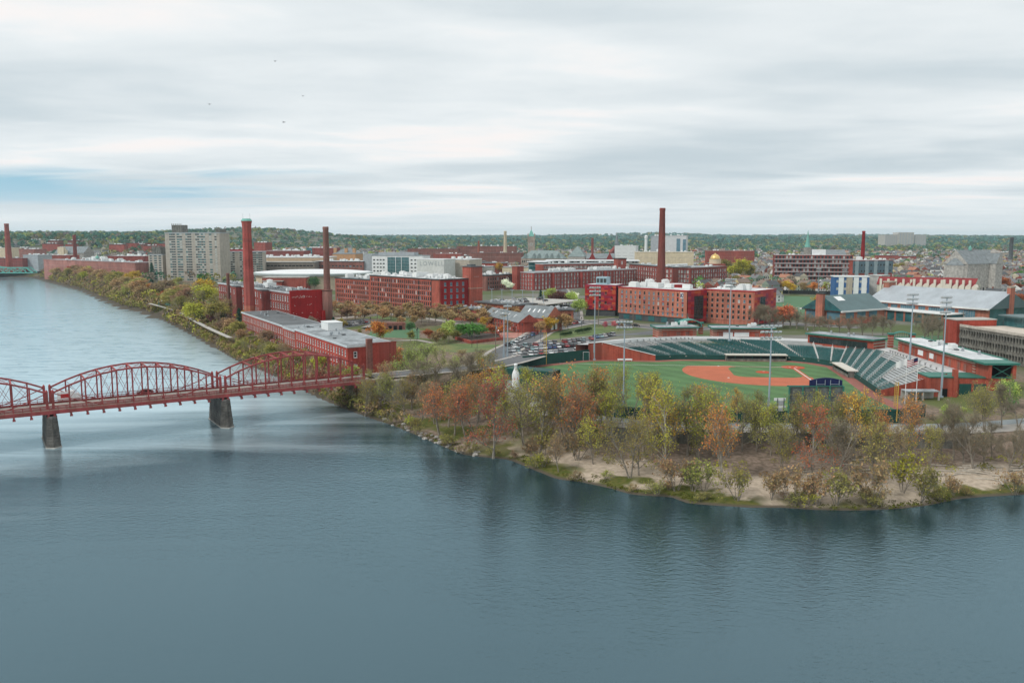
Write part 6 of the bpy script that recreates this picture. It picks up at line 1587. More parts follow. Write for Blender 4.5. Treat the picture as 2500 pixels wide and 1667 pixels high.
for k in seg[::2]: a = RWR[k]; q.box(a.x-.5, a.x+.5, a.y-.9, a.y-.3, 1.2, 5.4)
q.build('buttress', M_concd, rr)

GZ8 = 8.0
def pxs(pts, z=8.0): return [at(u, v, z) for u, v in pts]
def road(name, pts, w, z, m=M_asph, walk=1.8, n=50, kerb=True):
    P = curve(pts, n); o, R_, L_ = strip(name, P, w/2, w/2, z, m)
    if walk:
        for s_, nm in ((1, 'pavement'), (-1, 'pavement')):
            a, b_ = (w/2+walk, -w/2) if s_ > 0 else (-w/2, w/2+walk)
            strip(nm, P, a, b_, z+.12, M_walk)
    return P
APP = [on_bridge(2*BRL+2, BRW/2), on_bridge(2*BRL+22, BRW/2), (-6, 298), (8, 325), (10, 352), (22, 372), at(1290, 826), at(1318, 806), at(1370, 797)]
road('bridge_street', APP[:4], 9, 9.5, n=24, walk=1.6)
road('curved_street', pxs([(1180,905),(1232,856),(1275,838),(1306,820),(1322,808),(1370,799),(1440,786),(1520,778)]), 10, 8.06, n=60)
road('hall_street', pxs([(1395,781),(1470,790),(1560,797),(1650,806),(1760,800),(1900,790),(2100,800)]), 9, 8.10, n=60)
road('mill_street', pxs([(1395,790),(1400,770),(1395,745),(1380,720),(1370,705)]), 9, 8.05, n=30)
road('far_street', pxs([(1780,705),(1900,710),(2060,712),(2300,718),(2500,730)]), 9, 8.05, n=40)
strip('crossing_bricks', pxs([(1222,824),(1262,812)]), 7, 7, 8.09, mat('brick_paving', (0.42, 0.20, 0.16), var=.2, scale=.8))
sheet('stadium_car_park', pxs([(1210,884),(1436,864),(1530,846),(1648,816),(1600,806),(1500,818),(1440,824),(1360,836),(1240,850)]), 8.03, M_asph)
sheet('mill_car_park', pxs([(836,802),(905,790),(898,777),(838,784)]), 8.04, M_asph)
for i, pts in enumerate(([(812,762),(872,770),(900,764),(860,750),(815,752)], [(900,822),(1024,827),(1024,803),(960,797),(905,808)], [(1040,836),(1238,842),(1240,850),(1130,862),(1040,852)], [(1296,834),(1450,818),(1490,810),(1600,802),(1560,798),(1440,799),(1372,804),(1330,814)], [(905,775),(1000,790),(1010,780),(930,768)], [(1500,798),(1650,806),(1750,803),(1740,795),(1600,798)], [(2130,820),(2330,820),(2330,845),(2200,850)], [(1720,770),(1860,772),(1860,792),(1725,790)])):
    sheet('lawn', pxs(pts), 8.022+.003*i, M_lawn if i not in (1, 6) else M_turf)
sheet('soccer_turf', pxs([(1895,722),(2130,728),(2120,765),(1890,772)]), 8.03, M_turf)
for pts in ([(880,800),(905,790),(905,808),(930,798)],): sheet('park_path', pxs(pts), 8.05, M_walk)
strip('park_path', curve(pxs([(880,826),(960,832),(1020,830),(1060,838)])), 1.5, 1.5, 8.07, M_walk)
strip('park_path', curve(pxs([(818,778),(880,772),(960,766),(1060,780),(1140,795)])), 2.5, 2.5, 8.07, M_walk)
sheet('riverside_lawn', [(-250,640),(-215,620),(-165,490),(-145,452),(-128,460),(-180,560)], 8.02, M_lawn)
strip('riverside_path', curve([(-258,605),(-212,540),(-180,480),(-158,440),(-132,396)]), 1.3, 1.3, 8.05, M_conc)
# brick planter and arched brick ruin in the park
def planter(label, pts, z0, z1):
    t = thing('brick_planter', label, 'planter', (0, 0, 0)); q = MB(); n = len(pts); inn = offset_poly(pts, -1.0)
    for i in range(n): a, b_ = pts[i], pts[(i+1)%n]; q.beam((a[0],a[1],(z0+z1)/2), (b_[0],b_[1],(z0+z1)/2), .8, z1-z0)
    q.build('wall', M_brick, t); s_ = MB(); a = sum(pts[i-1][0]*pts[i][1]-pts[i][0]*pts[i-1][1] for i in range(n)); s_.poly([(x,y,z1-.4) for x, y in (pts if a > 0 else pts[::-1])]); s_.build('soil', mat('dark_soil', (0.06, 0.045, 0.035), var=.3), t)
planter('low brick walled planter holding the bright green trees', pxs([(1112,828),(1150,839),(1226,830),(1215,818),(1140,815)]), 8, 9.3)
t = Bld('brick_arcade', 'low dark brick arcade with three arches in the park', 'ruin', at(941, 806), at(990, 805), 8.0)
q = MB(); q.box(0, t.L, 0, 4, 0, 3.6); q.build('wall', M_brick4, t.root)
for k in range(3): q = MB(); x = 1.6+k*2.6; q.box(x, x+1.6, -.06, 0, 0, 2.2); q.build('arch_opening', M_black, t.root)
# riverside bandstand / tent roof
t = thing('pavilion_tent', 'white peaked pavilion roof on the green riverside lawn', 'pavilion', (-228, 586, 8)); q = MB()
for k in range(1):
    x = 0; q.add([(x-12,-6,3.6),(x+12,-6,3.6),(x+12,6,3.6),(x-12,6,3.6),(x,0,7.4)], [(0,1,4),(1,2,4),(2,3,4),(3,0,4)])
q.build('roof', M_white, t); q = MB(); [q.beam((x,y,0),(x,y,4.3),.3) for x in (-13,-5,5,13) for y in (-5.6,5.6)]; q.box(-12,12,4,5,0,2.6); q.build('frame', M_green, t)

# far green truss bridge
gb = Bld('green_truss_bridge', 'pale green steel truss bridge in the far distance', 'bridge', (-760, 1130), (-632, 1132), 0.0); L = gb.L
q = MB(); q.box(-40, L, -5, 5, 7.6, 8.6); q.build('deck', M_gbridge, gb.root)
pf = [(x, 9 + (9*max(0, 1-abs(x-L*.30)/48) if True else 0) + 6) for x in np.linspace(-40, L-8, 22)]
for y in (-5, 5):
    q = MB()
    for i in range(len(pf)-1):
        q.beam((pf[i][0],y,pf[i][1]), (pf[i+1][0],y,pf[i+1][1]), 1.0); q.beam((pf[i][0],y,8.6), (pf[i][0],y,pf[i][1]), .6)
        q.beam((pf[i][0],y,8.6 if i%2 else pf[i][1]), (pf[i+1][0],y,pf[i+1][1] if i%2 else 8.6), .6)
    q.beam((pf[-1][0],y,pf[-1][1]), (L,y,8.6), 1.0); q.build('truss', M_gbridge, gb.root)
q = MB(); q.box(L*.30-4, L*.30+4, -6, 6, -1, 7.6); q.build('pier', M_concd, gb.root)
# ------------------------------------------------------------------ trees
def set_leaf_attr(me, leaf):
    """per-face (leaf or twig, brightness, hue) written as face-corner colour"""
    a = me.color_attributes.new('leaf', 'FLOAT_COLOR', 'CORNER')
    cols = np.repeat(np.array(leaf, np.float32), [len(p.vertices) for p in me.polygons], axis=0)
    a.data.foreach_set('color', np.hstack([cols, np.ones((len(cols), 1), np.float32)]).ravel())
def tree_proto(seed, h, kind):
    g = random.Random(seed); segs, tips = [], []
    def rv(): return Vector((g.gauss(0,1), g.gauss(0,1), g.gauss(0,1)))
    def grow(p, d, ln, r, lev, maxlev):
        n = 4 if lev == 0 else 3; pts = [p]
        for i in range(n):
            d = (d + rv()*(.07 if lev == 0 else .17) + Vector((0,0,.10 if lev else .02))).normalized()
            q = p + d*(ln/n); r2 = r*(.86 if lev else .9)
            segs.append((p.copy(), q.copy(), r, r2, lev)); p, r = q, r2; pts.append(q.copy())
            if lev >= maxlev-1: tips.append((q.copy(), d.copy()))
        if lev >= maxlev: return
        nch = {0: g.randint(*K['limbs']), 1: g.randint(4, 6), 2: g.randint(3, 4)}[min(lev, 2)]
        for c in range(nch):
            f = g.uniform(K['low'] if lev == 0 else .25, 1.0); j = min(int(f*n), n-1); b = pts[j].lerp(pts[j+1], f*n-j)
            side = rv(); side -= d*side.dot(d); side.normalize()
            a = g.uniform(*K['ang']) * (1 if lev else (1.15-.55*f))
            nd = (d*math.cos(a) + side*math.sin(a)).normalized()
            grow(b, nd, ln*g.uniform(*K['ratio'])*(1.15-.45*f if lev == 0 else 1), r*g.uniform(.5, .68), lev+1, maxlev)
    K = dict(limbs=(6, 8), low=.35, ang=(.5, .95), ratio=(.5, .68))
    if kind == 'open': K.update(limbs=(11, 14), low=.16, ang=(.45, .85), ratio=(.36, .56)); stems = g.choice((1, 1, 2, 2)); tl = .66
    elif kind == 'bare': K.update(limbs=(10, 13), low=.15, ang=(.4, .85), ratio=(.38, .6)); stems = 1; tl = .55
    elif kind == 'round': K.update(limbs=(8, 10), low=.28, ang=(.6, 1.1), ratio=(.55, .72)); stems = 1; tl = .52
    elif kind == 'young': K.update(limbs=(8, 10), low=.35, ang=(.45, .85), ratio=(.45, .6)); stems = 1; tl = .62
    elif kind == 'shrub': K.update(limbs=(4, 6), low=.15, ang=(.35, .9), ratio=(.5, .75)); stems = 6; tl = .62
    for s in range(stems):
        a = g.uniform(0, 6.28); lean = g.uniform(.03, .09) if stems == 1 else g.uniform(.15, .32 if kind != 'shrub' else .75)
        grow(Vector((math.cos(a)*.25*(stems > 1), math.sin(a)*.25*(stems > 1), 0)), Vector((math.cos(a)*lean, math.sin(a)*lean, 1)).normalized(), h*tl, h*(.0125 if kind != 'shrub' else .012)*(1 if stems == 1 else .75), 0, 3 if kind != 'shrub' else 2)
    top = max(t[0].z for t in tips); k = h/ (top+.3)
    wood = MB()
    for p, q, r0, r1, lev in segs:
        if lev <= 2: wood.tube(p*k, q*k, r0*k*(1.35 if p.z < .3 else 1), r1*k, (7, 5, 3)[lev], cap=False)
    crown = MB(); leaf = []
    nl = {'open': 1700, 'bare': 250, 'round': 2600, 'young': 1100, 'shrub': 600}[kind]; nt = {'open': 2200, 'bare': 3600, 'round': 700, 'young': 700, 'shrub': 1100}[kind]
    sz = {'open': .17, 'bare': .13, 'round': .24, 'young': .21, 'shrub': .12}[kind]*(h/{'open': 18, 'bare': 14, 'round': 10, 'young': 8, 'shrub': 4}[kind])**.5
    for p, q, r0, r1, lev in segs:
        if lev == 3 or (lev == 2 and kind == 'shrub'):
            wd = max(.02, r0*k); s_ = rv().normalized()*wd; crown.add([p*k-s_, p*k+s_, q*k], [(0,1,2)]); leaf.append((0, .5, .5))
    for i in range(nt):
        p, d = g.choice(tips); a = p*k + rv()*.22; e = a + (d+rv()*.55+Vector((0,0,.25))).normalized()*g.uniform(.5, 1.2)*h/14; s_ = rv().normalized()*(.032 if kind == 'bare' else .024)
        crown.add([a-s_, a+s_, e], [(0,1,2)]); leaf.append((0, .5, .5))
    cl = [(t[0]*k, g.uniform(.15, 1)) for t in tips]
    for i in range(nl):
        c, b_ = g.choice(cl); c = c + rv()*(.42 if kind != 'round' else .55)*h/14
        n = (rv() + Vector((0,0,.5))).normalized(); u_ = n.orthogonal().normalized(); w_ = n.cross(u_); s1, s2 = sz*g.uniform(.6, 1.5), sz*g.uniform(.5, 1.1)
        crown.add([c-u_*s1, c-w_*s2, c+u_*s1, c+w_*s2], [(0,1,2,3)]); leaf.append((1, min(1, max(0, b_*.6+g.uniform(0, .4))), g.random()))
    wm_ = wood.mesh('trunk', M_bark); cm = crown.mesh('crown', M_leaf); set_leaf_attr(cm, leaf)
    return wm_, cm, h
def conifer_proto(seed, h):
    g = random.Random(seed); wood = MB(); crown = MB(); leaf = []
    wood.tube((0,0,0), (0,0,h*.97), h*.022, .03, 7)
    for i in range(46):
        f = (i+.5)/46; z = h*(.08+.9*f); rad = h*.26*(1-f)**.85+.15
        for k in range(8):
            a = g.uniform(0, 6.28); r = rad*g.uniform(.7, 1.1)
            for s in range(5):
                q = (s+.6)/5*r; c = Vector((math.cos(a)*q, math.sin(a)*q, z-.28*q+g.gauss(0,.08))); d = Vector((math.cos(a), math.sin(a), -.2)); w_ = Vector((-math.sin(a), math.cos(a), 0))
                l_ = h*.028*g.uniform(.8, 1.4); crown.add([c-d*l_, c-w_*l_*.7-Vector((0,0,.1)), c+d*l_*1.2-Vector((0,0,.08)), c+w_*l_*.7-Vector((0,0,.1))], [(0,1,2,3)]); leaf.append((1, g.uniform(.1, .8), g.random()))
    cm = crown.mesh('crown', M_leaf); set_leaf_attr(cm, leaf); return wood.mesh('trunk', M_bark), cm, h
PROTO = {'open': [tree_proto(s, 18, 'open') for s in (3, 14, 25, 36, 47, 58)], 'bare': [tree_proto(s, 14, 'bare') for s in (5, 6, 7)], 'round': [tree_proto(s, 10, 'round') for s in (8, 19, 30, 41)],
         'young': [tree_proto(s, 8, 'young') for s in (9, 20, 31)], 'shrub': [tree_proto(s, 4, 'shrub') for s in (10, 21, 32)], 'conifer': [conifer_proto(11, 12), conifer_proto(12, 12)]}
PALE = {}
COL = dict(rust=(0.29,0.100,0.045), orange=(0.34,0.155,0.042), tan=(0.235,0.160,0.080), yellowgreen=(0.265,0.260,0.038), olive=(0.185,0.170,0.048), lightgreen=(0.24,0.29,0.080), green=(0.060,0.155,0.035), grey=(0.175,0.145,0.110),
           brown=(0.175,0.118,0.070), conifer=(0.030,0.085,0.052), purple=(0.085,0.035,0.030), white=(0.62,0.60,0.52), gold=(0.33,0.22,0.035), darkgreen=(0.045,0.10,0.040), redbrown=(0.20,0.060,0.036), pink=(0.30,0.09,0.11), teal=(0.060,0.14,0.085))
WORDS = dict(rust='rust-red budding tree', orange='orange budding maple', tan='tan twiggy tree', yellowgreen='yellow-green budding tree', olive='olive budding tree', lightgreen='pale green leafing tree', green='bright green leafy tree', grey='bare grey tree', brown='bare brown tree', conifer='dark evergreen conifer',
             purple='dark purple-leaved tree', white='white flowering tree', gold='golden yellow tree', darkgreen='dark green leafy tree', redbrown='reddish brown tree', pink='pink flowering small tree', teal='blue-green leafy tree')
gt = random.Random(77); TREES = {}; N_TREE = [0]
def tree(x, y, h, col, kind, zone, name=None, wide=1.0, z=None, pale=False):
    wmesh, cmesh, h0 = gt.choice(PROTO[kind]); z = gz(x, y)-.15 if z is None else z
    nm = name or {'conifer': 'conifer', 'shrub': 'shrub'}.get(kind, 'tree')
    t = link(nm, None, None, (x, y, z), gt.uniform(0, 6.28), category='shrub' if kind == 'shrub' else 'tree', group=('shrubs ' if kind == 'shrub' else 'trees ')+zone)
    s = h/h0; t.scale = (s*wide, s*wide, s)
    if pale:
        if wmesh.name not in PALE: PALE[wmesh.name] = wmesh.copy(); PALE[wmesh.name].materials[0] = M_barkp
        wmesh = PALE[wmesh.name]
    link('trunk', wmesh, t)
    c = link('crown', cmesh, t); b = COL[col]; j = 1.75*gt.uniform(.8, 1.2); c.color = (b[0]*j*gt.uniform(.92,1.08), b[1]*j*gt.uniform(.92,1.08), b[2]*j, 1)
    word = WORDS[col] if kind != 'shrub' else WORDS[col].replace('tree', 'shrub').replace('maple', 'shrub')
    TREES.setdefault((word, zone), []).append(t); N_TREE[0] += 1
    return t
def tree_px(u, vb, vt, col, kind='open', zone='', wide=1.0, pale=False):
    z = 4.0
    for _ in range(5): x, y = at(u, vb, z); z = gz(x, y)
    return tree(x, y, max(2.0, zat(vt, y)-z), col, kind, zone, wide=wide, z=z-.15, pale=pale)
Z1 = 'on the bank below the bridge road'
for a in ((890,985,915,'olive'),(925,990,905,'olive'),(958,1003,905,'olive'),(988,1018,922,'olive'),(1030,1025,935,'brown'),(1005,1000,905,'tan'),(872,965,905,'brown'),(940,965,880,'tan'),(905,955,890,'olive')): tree_px(*a, zone=Z1, wide=1.25)
for a in ((945,916,836,'rust','round'),(915,920,846,'brown','bare'),(930,918,850,'tan'),(968,910,846,'rust','round'),(962,925,838,'lightgreen'),(1002,930,830,'lightgreen'),(1042,930,834,'lightgreen'),(1078,925,838,'lightgreen'),(1105,935,858,'lightgreen'),(1020,962,872,'grey','bare'),(1062,968,874,'grey','bare'),(1110,962,866,'grey','bare'),(1150,950,858,'grey','bare'),(1182,935,848,'olive'),(1205,915,852,'olive'),(985,905,852,'lightgreen'),(1130,910,850,'tan'),(1168,905,846,'brown','bare'),(975,948,868,'lightgreen'),(1040,950,868,'lightgreen')):
    tree_px(*a[:4], a[4] if len(a) > 4 else 'open', zone='between riverside mill and ball park', wide=1.2)
Z2 = 'on the bank beside the ball field'
for a in ((1075,1065,922,'rust'),(1110,1062,935,'orange'),(1140,1075,918,'rust'),(1095,1042,918,'olive'),(1160,1062,922,'tan'),(1204,1112,915,'redbrown'),(1185,1012,872,'orange'),(1222,1002,882,'yellowgreen'),(1255,1068,888,'yellowgreen'),(1290,1012,892,'yellowgreen'),(1320,1062,918,'olive'),(1235,1040,925,'olive'),(1168,1030,905,'orange'),(1280,1060,930,'olive'),(1130,1020,900,'tan'),(1060,1035,925,'tan')): tree_px(*a, zone=Z2, wide=1.05)
Z3 = 'on the bank before the outfield'
for a in ((1345,1022,895,'tan'),(1385,1052,885,'orange'),(1398,1112,905,'rust'),(1440,1035,890,'orange'),(1472,1042,895,'olive'),(1500,1012,882,'yellowgreen'),(1540,1062,905,'olive'),(1572,1072,912,'yellowgreen'),(1600,1062,902,'yellowgreen'),(1448,1132,1000,'yellowgreen'),(1365,1150,1050,'tan'),(1538,1166,990,'olive'),(1655,1092,962,'yellowgreen'),(1700,1122,930,'yellowgreen'),(1722,1082,935,'orange'),(1812,1102,965,'olive'),(1845,1102,972,'yellowgreen'),(1882,1112,978,'yellowgreen'),(1905,1162,1005,'olive'),(1420,1085,960,'olive'),(1480,1095,955,'yellowgreen'),(1590,1120,1000,'olive'),(1560,1160,1015,'olive'),(1780,1115,985,'yellowgreen'),(1350,1090,960,'brown'),(1500,1075,915,'yellowgreen'),(1625,1080,925,'gold'),(1680,1075,935,'olive'),(1745,1080,940,'yellowgreen'),(1860,1085,950,'olive'),(1800,1070,945,'gold')): tree_px(*a, zone=Z3, wide=1.0)
tree_px(1623,1155,935,'yellowgreen','open',Z3,.8,True); tree_px(1765,1172,950,'orange','open',Z3,.85,True)
Z4 = 'on the bank near the scoreboard'
for a in ((1984,1182,985,'rust'),(2010,1082,952,'olive'),(2085,1082,948,'gold'),(2062,1132,1000,'grey'),(2132,1190,1000,'olive'),(2180,1082,950,'orange'),(2212,1092,960,'tan'),(2160,1122,1000,'orange'),(2242,1132,1030,'yellowgreen'),(2272,1152,1040,'olive'),(1962,1100,975,'olive'),(2110,1110,985,'yellowgreen'),(2030,1140,1010,'olive'),(1990,1095,950,'yellowgreen'),(2035,1098,955,'olive'),(2062,1090,950,'orange'),(1945,1092,955,'olive'),(2200,1150,1035,'tan')): tree_px(*a, zone=Z4, wide=.95)
tree_px(2040,1166,1005,'grey','open',Z4,.8,True)
Z5 = 'by the curving river path'
for a in ((2330,1082,975,'grey','bare'),(2372,1076,925,'olive','open'),(2402,1072,920,'olive','open'),(2442,1086,930,'grey','bare'),(2482,1082,912,'green','open'),(2352,1132,1040,'brown','bare'),(2402,1142,1050,'brown','bare'),(2462,1152,1045,'brown','bare'),(2492,1132,1030,'grey','bare'),(2310,1035,985,'lightgreen','round'),(2342,1036,990,'lightgreen','round'),(2420,1120,1020,'grey','bare'),(2380,1100,990,'brown','bare'),(2450,1010,925,'lightgreen','round'),(2300,1110,1010,'brown','bare')): tree_px(*a[:4], a[4], zone=Z5)
Z6 = 'at the edge of the sandy bank'
for a in ((1690,1200,1110,'olive'),(1720,1196,1120,'olive'),(1800,1216,1130,'olive'),(1880,1216,1140,'tan'),(1935,1224,1128,'tan'),(1990,1232,1138,'tan'),(2040,1228,1128,'olive'),(2130,1224,1105,'tan'),(2200,1202,1088,'yellowgreen'),(2245,1222,1120,'olive'),(2330,1206,1150,'tan'),(2480,1200,1140,'tan'),(1650,1196,1108,'tan'),(1410,1122,1035,'tan'),(1330,1112,1032,'olive'),(1185,1085,1040,'olive'),(1300,1118,1060,'tan')): tree_px(*a, kind='shrub', zone=Z6, wide=.9)
# left bank: dense belt between the water and the mills
def along_shore(i0, i1, n):
    P = resample(SHORE[i0:i1], n); return P
belt = along_shore(4, 19, 92)
for k, (x, y) in enumerate(belt):
    for r in range(1 if y > 500 else 1):
        dx, dy = belt[min(k+1, len(belt)-1)] - belt[max(k-1, 0)]; ln = math.hypot(dx, dy); n_ = (-dy/ln, dx/ln); off = gt.uniform(2, 9) if y < 460 else gt.uniform(3, 24)
        nx_, ny_ = x + n_[0]*off, y + n_[1]*off
        if shore_distance(np.array([nx_]), np.array([ny_]))[0] < 1: nx_, ny_ = x - n_[0]*off, y - n_[1]*off
        tree(nx_, ny_, gt.uniform(5.5, 8.5) if y < 460 else gt.uniform(10, 15), gt.choice(('olive','tan','tan','olive','brown','yellowgreen','olive')), gt.choice(('round','round','open')), 'along the far river bank', wide=gt.uniform(1.3, 1.7))
for a in ((372,690,640,'conifer','conifer'),(520,812,765,'purple','round'),(545,815,750,'conifer','conifer'),(585,800,750,'conifer','conifer'),(480,755,690,'grey','bare'),(455,735,685,'grey','bare'),(520,760,690,'yellowgreen','round'),(495,745,680,'gold','round'),(430,715,675,'olive','round'),(330,700,660,'gold','round'),(372,722,690,'orange','round'),(402,738,708,'rust','round'),(600,795,755,'gold','round')): tree_px(*a[:4], a[4], zone='in the park by the apartment tower', wide=1.35)
# park and streets
for k in range(32):
    u = 815+k*14.5+gt.uniform(-6, 6); tree_px(u, 772+ (k%3)*9 + gt.uniform(-3, 3) + max(0,(u-900)*.03), 732+(k%3)*8+max(0,(u-900)*.035), gt.choice(('tan','tan','tan','tan','brown')), 'young', 'before the central mill', wide=1.9)
for a in ((735,790,738,'gold','round'),(770,800,745,'brown','bare'),(768,812,770,'grey','young'),(815,815,772,'conifer','conifer'),(835,812,775,'olive','young'),(925,835,783,'orange','round'),(930,832,795,'yellowgreen','round'),(880,822,802,'olive','young'),(1052,832,800,'rust','round'),(1070,830,800,'orange','young'),(1095,835,780,'lightgreen','round'),(1110,832,805,'olive','round'),
          (1122,824,790,'green','round'),(1138,828,788,'green','round'),(1155,830,787,'green','round'),(1172,826,790,'green','round'),(1205,822,788,'rust','round'),(1225,820,792,'orange','young'),(1000,812,785,'darkgreen','round'),(980,800,770,'tan','young'),(1150,800,765,'tan','young'),(1180,805,772,'gold','young'),(1030,790,760,'tan','young'),(1060,842,806,'tan','round'),(1085,838,800,'olive','round'),(1000,838,805,'olive','young'),(1240,812,780,'tan','young'),(1190,798,768,'tan','young'),(1010,800,770,'tan','young')): tree_px(*a[:4], a[4], zone='on the lawns of the mill park', wide=1.3)
for a in ((1322,815,782,'tan','round'),(1345,812,768,'gold','round'),(1365,806,765,'tan','round'),(1388,808,762,'tan','round'),(1320,745,705,'conifer','conifer'),(1362,752,706,'purple','round'),(1345,742,702,'lightgreen','round'),(1390,750,710,'lightgreen','round'),(1410,772,728,'lightgreen','round'),(1240,712,680,'white','round'),(1440,692,670,'white','round'),(1485,690,665,'white','round'),(1475,806,783,'pink','young'),(1500,806,782,'pink','young'),(1520,806,786,'brown','young'),(1400,738,712,'white','round')): tree_px(*a[:4], a[4], zone='near the residence hall street', wide=1.25)
for a in ((1735,778,756,'darkgreen','round'),(1765,780,758,'darkgreen','round'),(1795,782,762,'darkgreen','round'),(1815,790,742,'brown','bare'),(1850,800,740,'brown','bare'),(1880,805,745,'grey','bare'),(1910,800,742,'rust','round'),(1930,800,748,'orange','bare'),(1965,805,762,'grey','bare'),(2000,808,770,'grey','bare'),(2050,812,770,'brown','bare'),(2130,822,765,'grey','bare'),(2175,812,775,'grey','bare'),(2255,838,762,'grey','bare'),(2275,830,770,'brown','bare'),(2000,750,718,'gold','round'),(2235,800,760,'grey','bare'),(1835,795,745,'brown','bare'),(1865,798,742,'grey','bare'),(1895,803,745,'brown','bare'),(1945,803,752,'grey','bare'),(1985,812,765,'brown','bare'),(2025,815,768,'grey','bare'),(2075,818,768,'grey','bare'),(2105,820,766,'brown','bare'),(2155,818,768,'grey','bare'),(2290,826,768,'grey','bare'),(2265,822,765,'brown','bare')): tree_px(*a[:4], a[4], zone='around the sports centre', wide=1.35)
for k in range(16):
    u = 1870+k*30+gt.uniform(-8, 8); tree_px(u, 716+gt.uniform(-3, 4), 686+gt.uniform(-6, 6), gt.choice(('gold','olive','yellowgreen','orange','tan','grey')), 'round', 'beyond the turf field', wide=1.25)
for a in ((2420,700,675,'lightgreen','round'),(2390,712,690,'lightgreen','round'),(2450,715,672,'rust','round'),(2480,722,690,'redbrown','round'),(2490,690,660,'green','round'),(2485,760,715,'rust','round'),(2500,780,730,'orange','round'),(2360,715,695,'gold','round'),(2300,712,690,'olive','round'),(2200,665,640,'olive','round'),(2185,668,642,'olive','round'),(2090,672,655,'green','round'),(2020,680,650,'olive','round'),(1800,690,630,'yellowgreen','round'),(1770,680,632,'olive','round'),(1830,688,645,'olive','round'),(1795,705,672,'olive','round'),(770,712,675,'darkgreen','round'),(750,640,618,'lightgreen','round'),(630,680,652,'olive','round'),(1145,675,640,'yellowgreen','round'),(1110,672,645,'yellowgreen','round'),(1125,655,640,'green','round'),(1220,672,640,'gold','round'),(1260,668,645,'tan','round'),(875,655,634,'conifer','round')): tree_px(*a[:4], a[4], zone='among buildings beyond the mills', wide=1.3)
# shrubs on the bank
for k in range(64):
    t = gt.random()
    if k < 42: x0, y0 = resample(SHORE[18:45], 400)[int(t*399)]; off = gt.uniform(.5, 7)
    else: x0, y0 = resample(SHORE[10:20], 400)[int(t*399)]; off = gt.uniform(1, 9)
    a = gt.uniform(0, 6.28)
    for _ in range(12):
        x, y = x0+math.cos(a)*off, y0+math.sin(a)*off
        if shore_distance(np.array([x]), np.array([y]))[0] > .4: break
        a += .6
    tree(x, y, gt.uniform(1.6, 3.8), gt.choice(('olive','tan','brown','yellowgreen','olive')), 'shrub', 'along the waterline', wide=1.3)
for (word, zone), lst in TREES.items(): label_row(lst, word + ' ' + zone)

# undergrowth on the wooded bank: nobody could count it
def leaf_cloud(name, label, cat, centers, radii, cols, nq, size, seed, flat=.75):
    """foliage of many plants as one mesh of leaf faces spread through each crown, with its colour stored per plant"""
    g = np.random.default_rng(seed); T = len(centers); N = T*nq
    d = g.normal(size=(N, 3)); d /= np.linalg.norm(d, axis=1)[:, None]; d[:, 2] = np.where(d[:, 2] < -.35, -d[:, 2], d[:, 2])
    lump = g.normal(size=(T, 5, 3)); lump /= np.linalg.norm(lump, axis=2)[:, :, None]
    dd = d.reshape(T, nq, 3); bump = (np.einsum('tqk,tlk->tql', dd, lump).max(2)).reshape(N)
    rr_ = (.55+.45*g.random(N)**.5)*(.72+.38*bump)
    c = np.repeat(centers, nq, 0); r = np.repeat(radii, nq, 0)
    p = c + d*rr_[:, None]*r*np.array([1, 1, flat])
    nrm = d + g.normal(size=(N, 3))*.6; nrm /= np.linalg.norm(nrm, axis=1)[:, None]
    u_ = np.cross(nrm, g.normal(size=(N, 3))); u_ /= np.linalg.norm(u_, axis=1)[:, None]; w_ = np.cross(nrm, u_)
    s = (r[:, :1]*size)*(.6+.8*g.random((N, 1)))
    V = np.stack([p-u_*s, p-w_*s*.8, p+u_*s, p+w_*s*.8], 1).reshape(-1, 3)
    me = bpy.data.meshes.new(name); me.vertices.add(len(V)); me.vertices.foreach_set('co', V.ravel().astype(np.float32))
    me.loops.add(4*N); me.loops.foreach_set('vertex_index', np.arange(4*N, dtype=np.int32)); me.polygons.add(N)
    me.polygons.foreach_set('loop_start', np.arange(0, 4*N, 4, dtype=np.int32)); me.polygons.foreach_set('loop_total', np.full(N, 4, np.int32)); me.update()
    col = np.repeat(cols, nq, 0)*(.75+.5*g.random((N, 1))); a = me.color_attributes.new('tint', 'FLOAT_COLOR', 'CORNER')
    a.data.foreach_set('color', np.hstack([np.repeat(col, 4, 0), np.ones((4*N, 1))]).astype(np.float32).ravel())
    me.materials.append(M_tint); return link(name, me, kind='stuff', label=label, category=cat)
def tint_material():
    m = bpy.data.materials.new('foliage_by_plant'); m.use_nodes = True; n, l = m.node_tree.nodes, m.node_tree.links; b = n['Principled BSDF']
    a = n.new('ShaderNodeAttribute'); a.attribute_name = 'tint'; l.new(a.outputs['Color'], b.inputs['Base Color']); b.inputs['Roughness'].default_value = .9; b.inputs['Specular IOR Level'].default_value = .1
    return m
M_tint = tint_material()
ng = np.random.default_rng(5)
def pick(names, n):
    C_ = np.array([COL[k] for k in names]); return C_[ng.integers(0, len(names), n)]*(.8+.4*ng.random((n, 1)))
P = resample(SHORE[16:46], 2000); ctr = []
while len(ctr) < 460:
    x0, y0 = P[ng.integers(0, 2000)]; x, y = x0+ng.uniform(-6, 6), y0+ng.uniform(2, 40)
    ctr.append((x, y))
ctr = np.array(ctr); sd_ = shore_distance(ctr[:,0], ctr[:,1]); wd_, ws_ = walk_distance(ctr[:,0], ctr[:,1]); ok = (sd_ > 12) & (sd_ < 42) & (wd_ > 6); ctr = ctr[ok]
zz = ground_z(ctr[:,0], ctr[:,1]); n = len(ctr)
leaf_cloud('undergrowth', 'low brown and olive brush under the bank trees', 'undergrowth', np.column_stack([ctr, zz+.3]), np.column_stack([ng.uniform(.7, 2.0, n)]*3)*np.array([1,1,.8]), pick(('olive','olive','tan','yellowgreen','brown'), n)*1.25, 60, .10, 3)
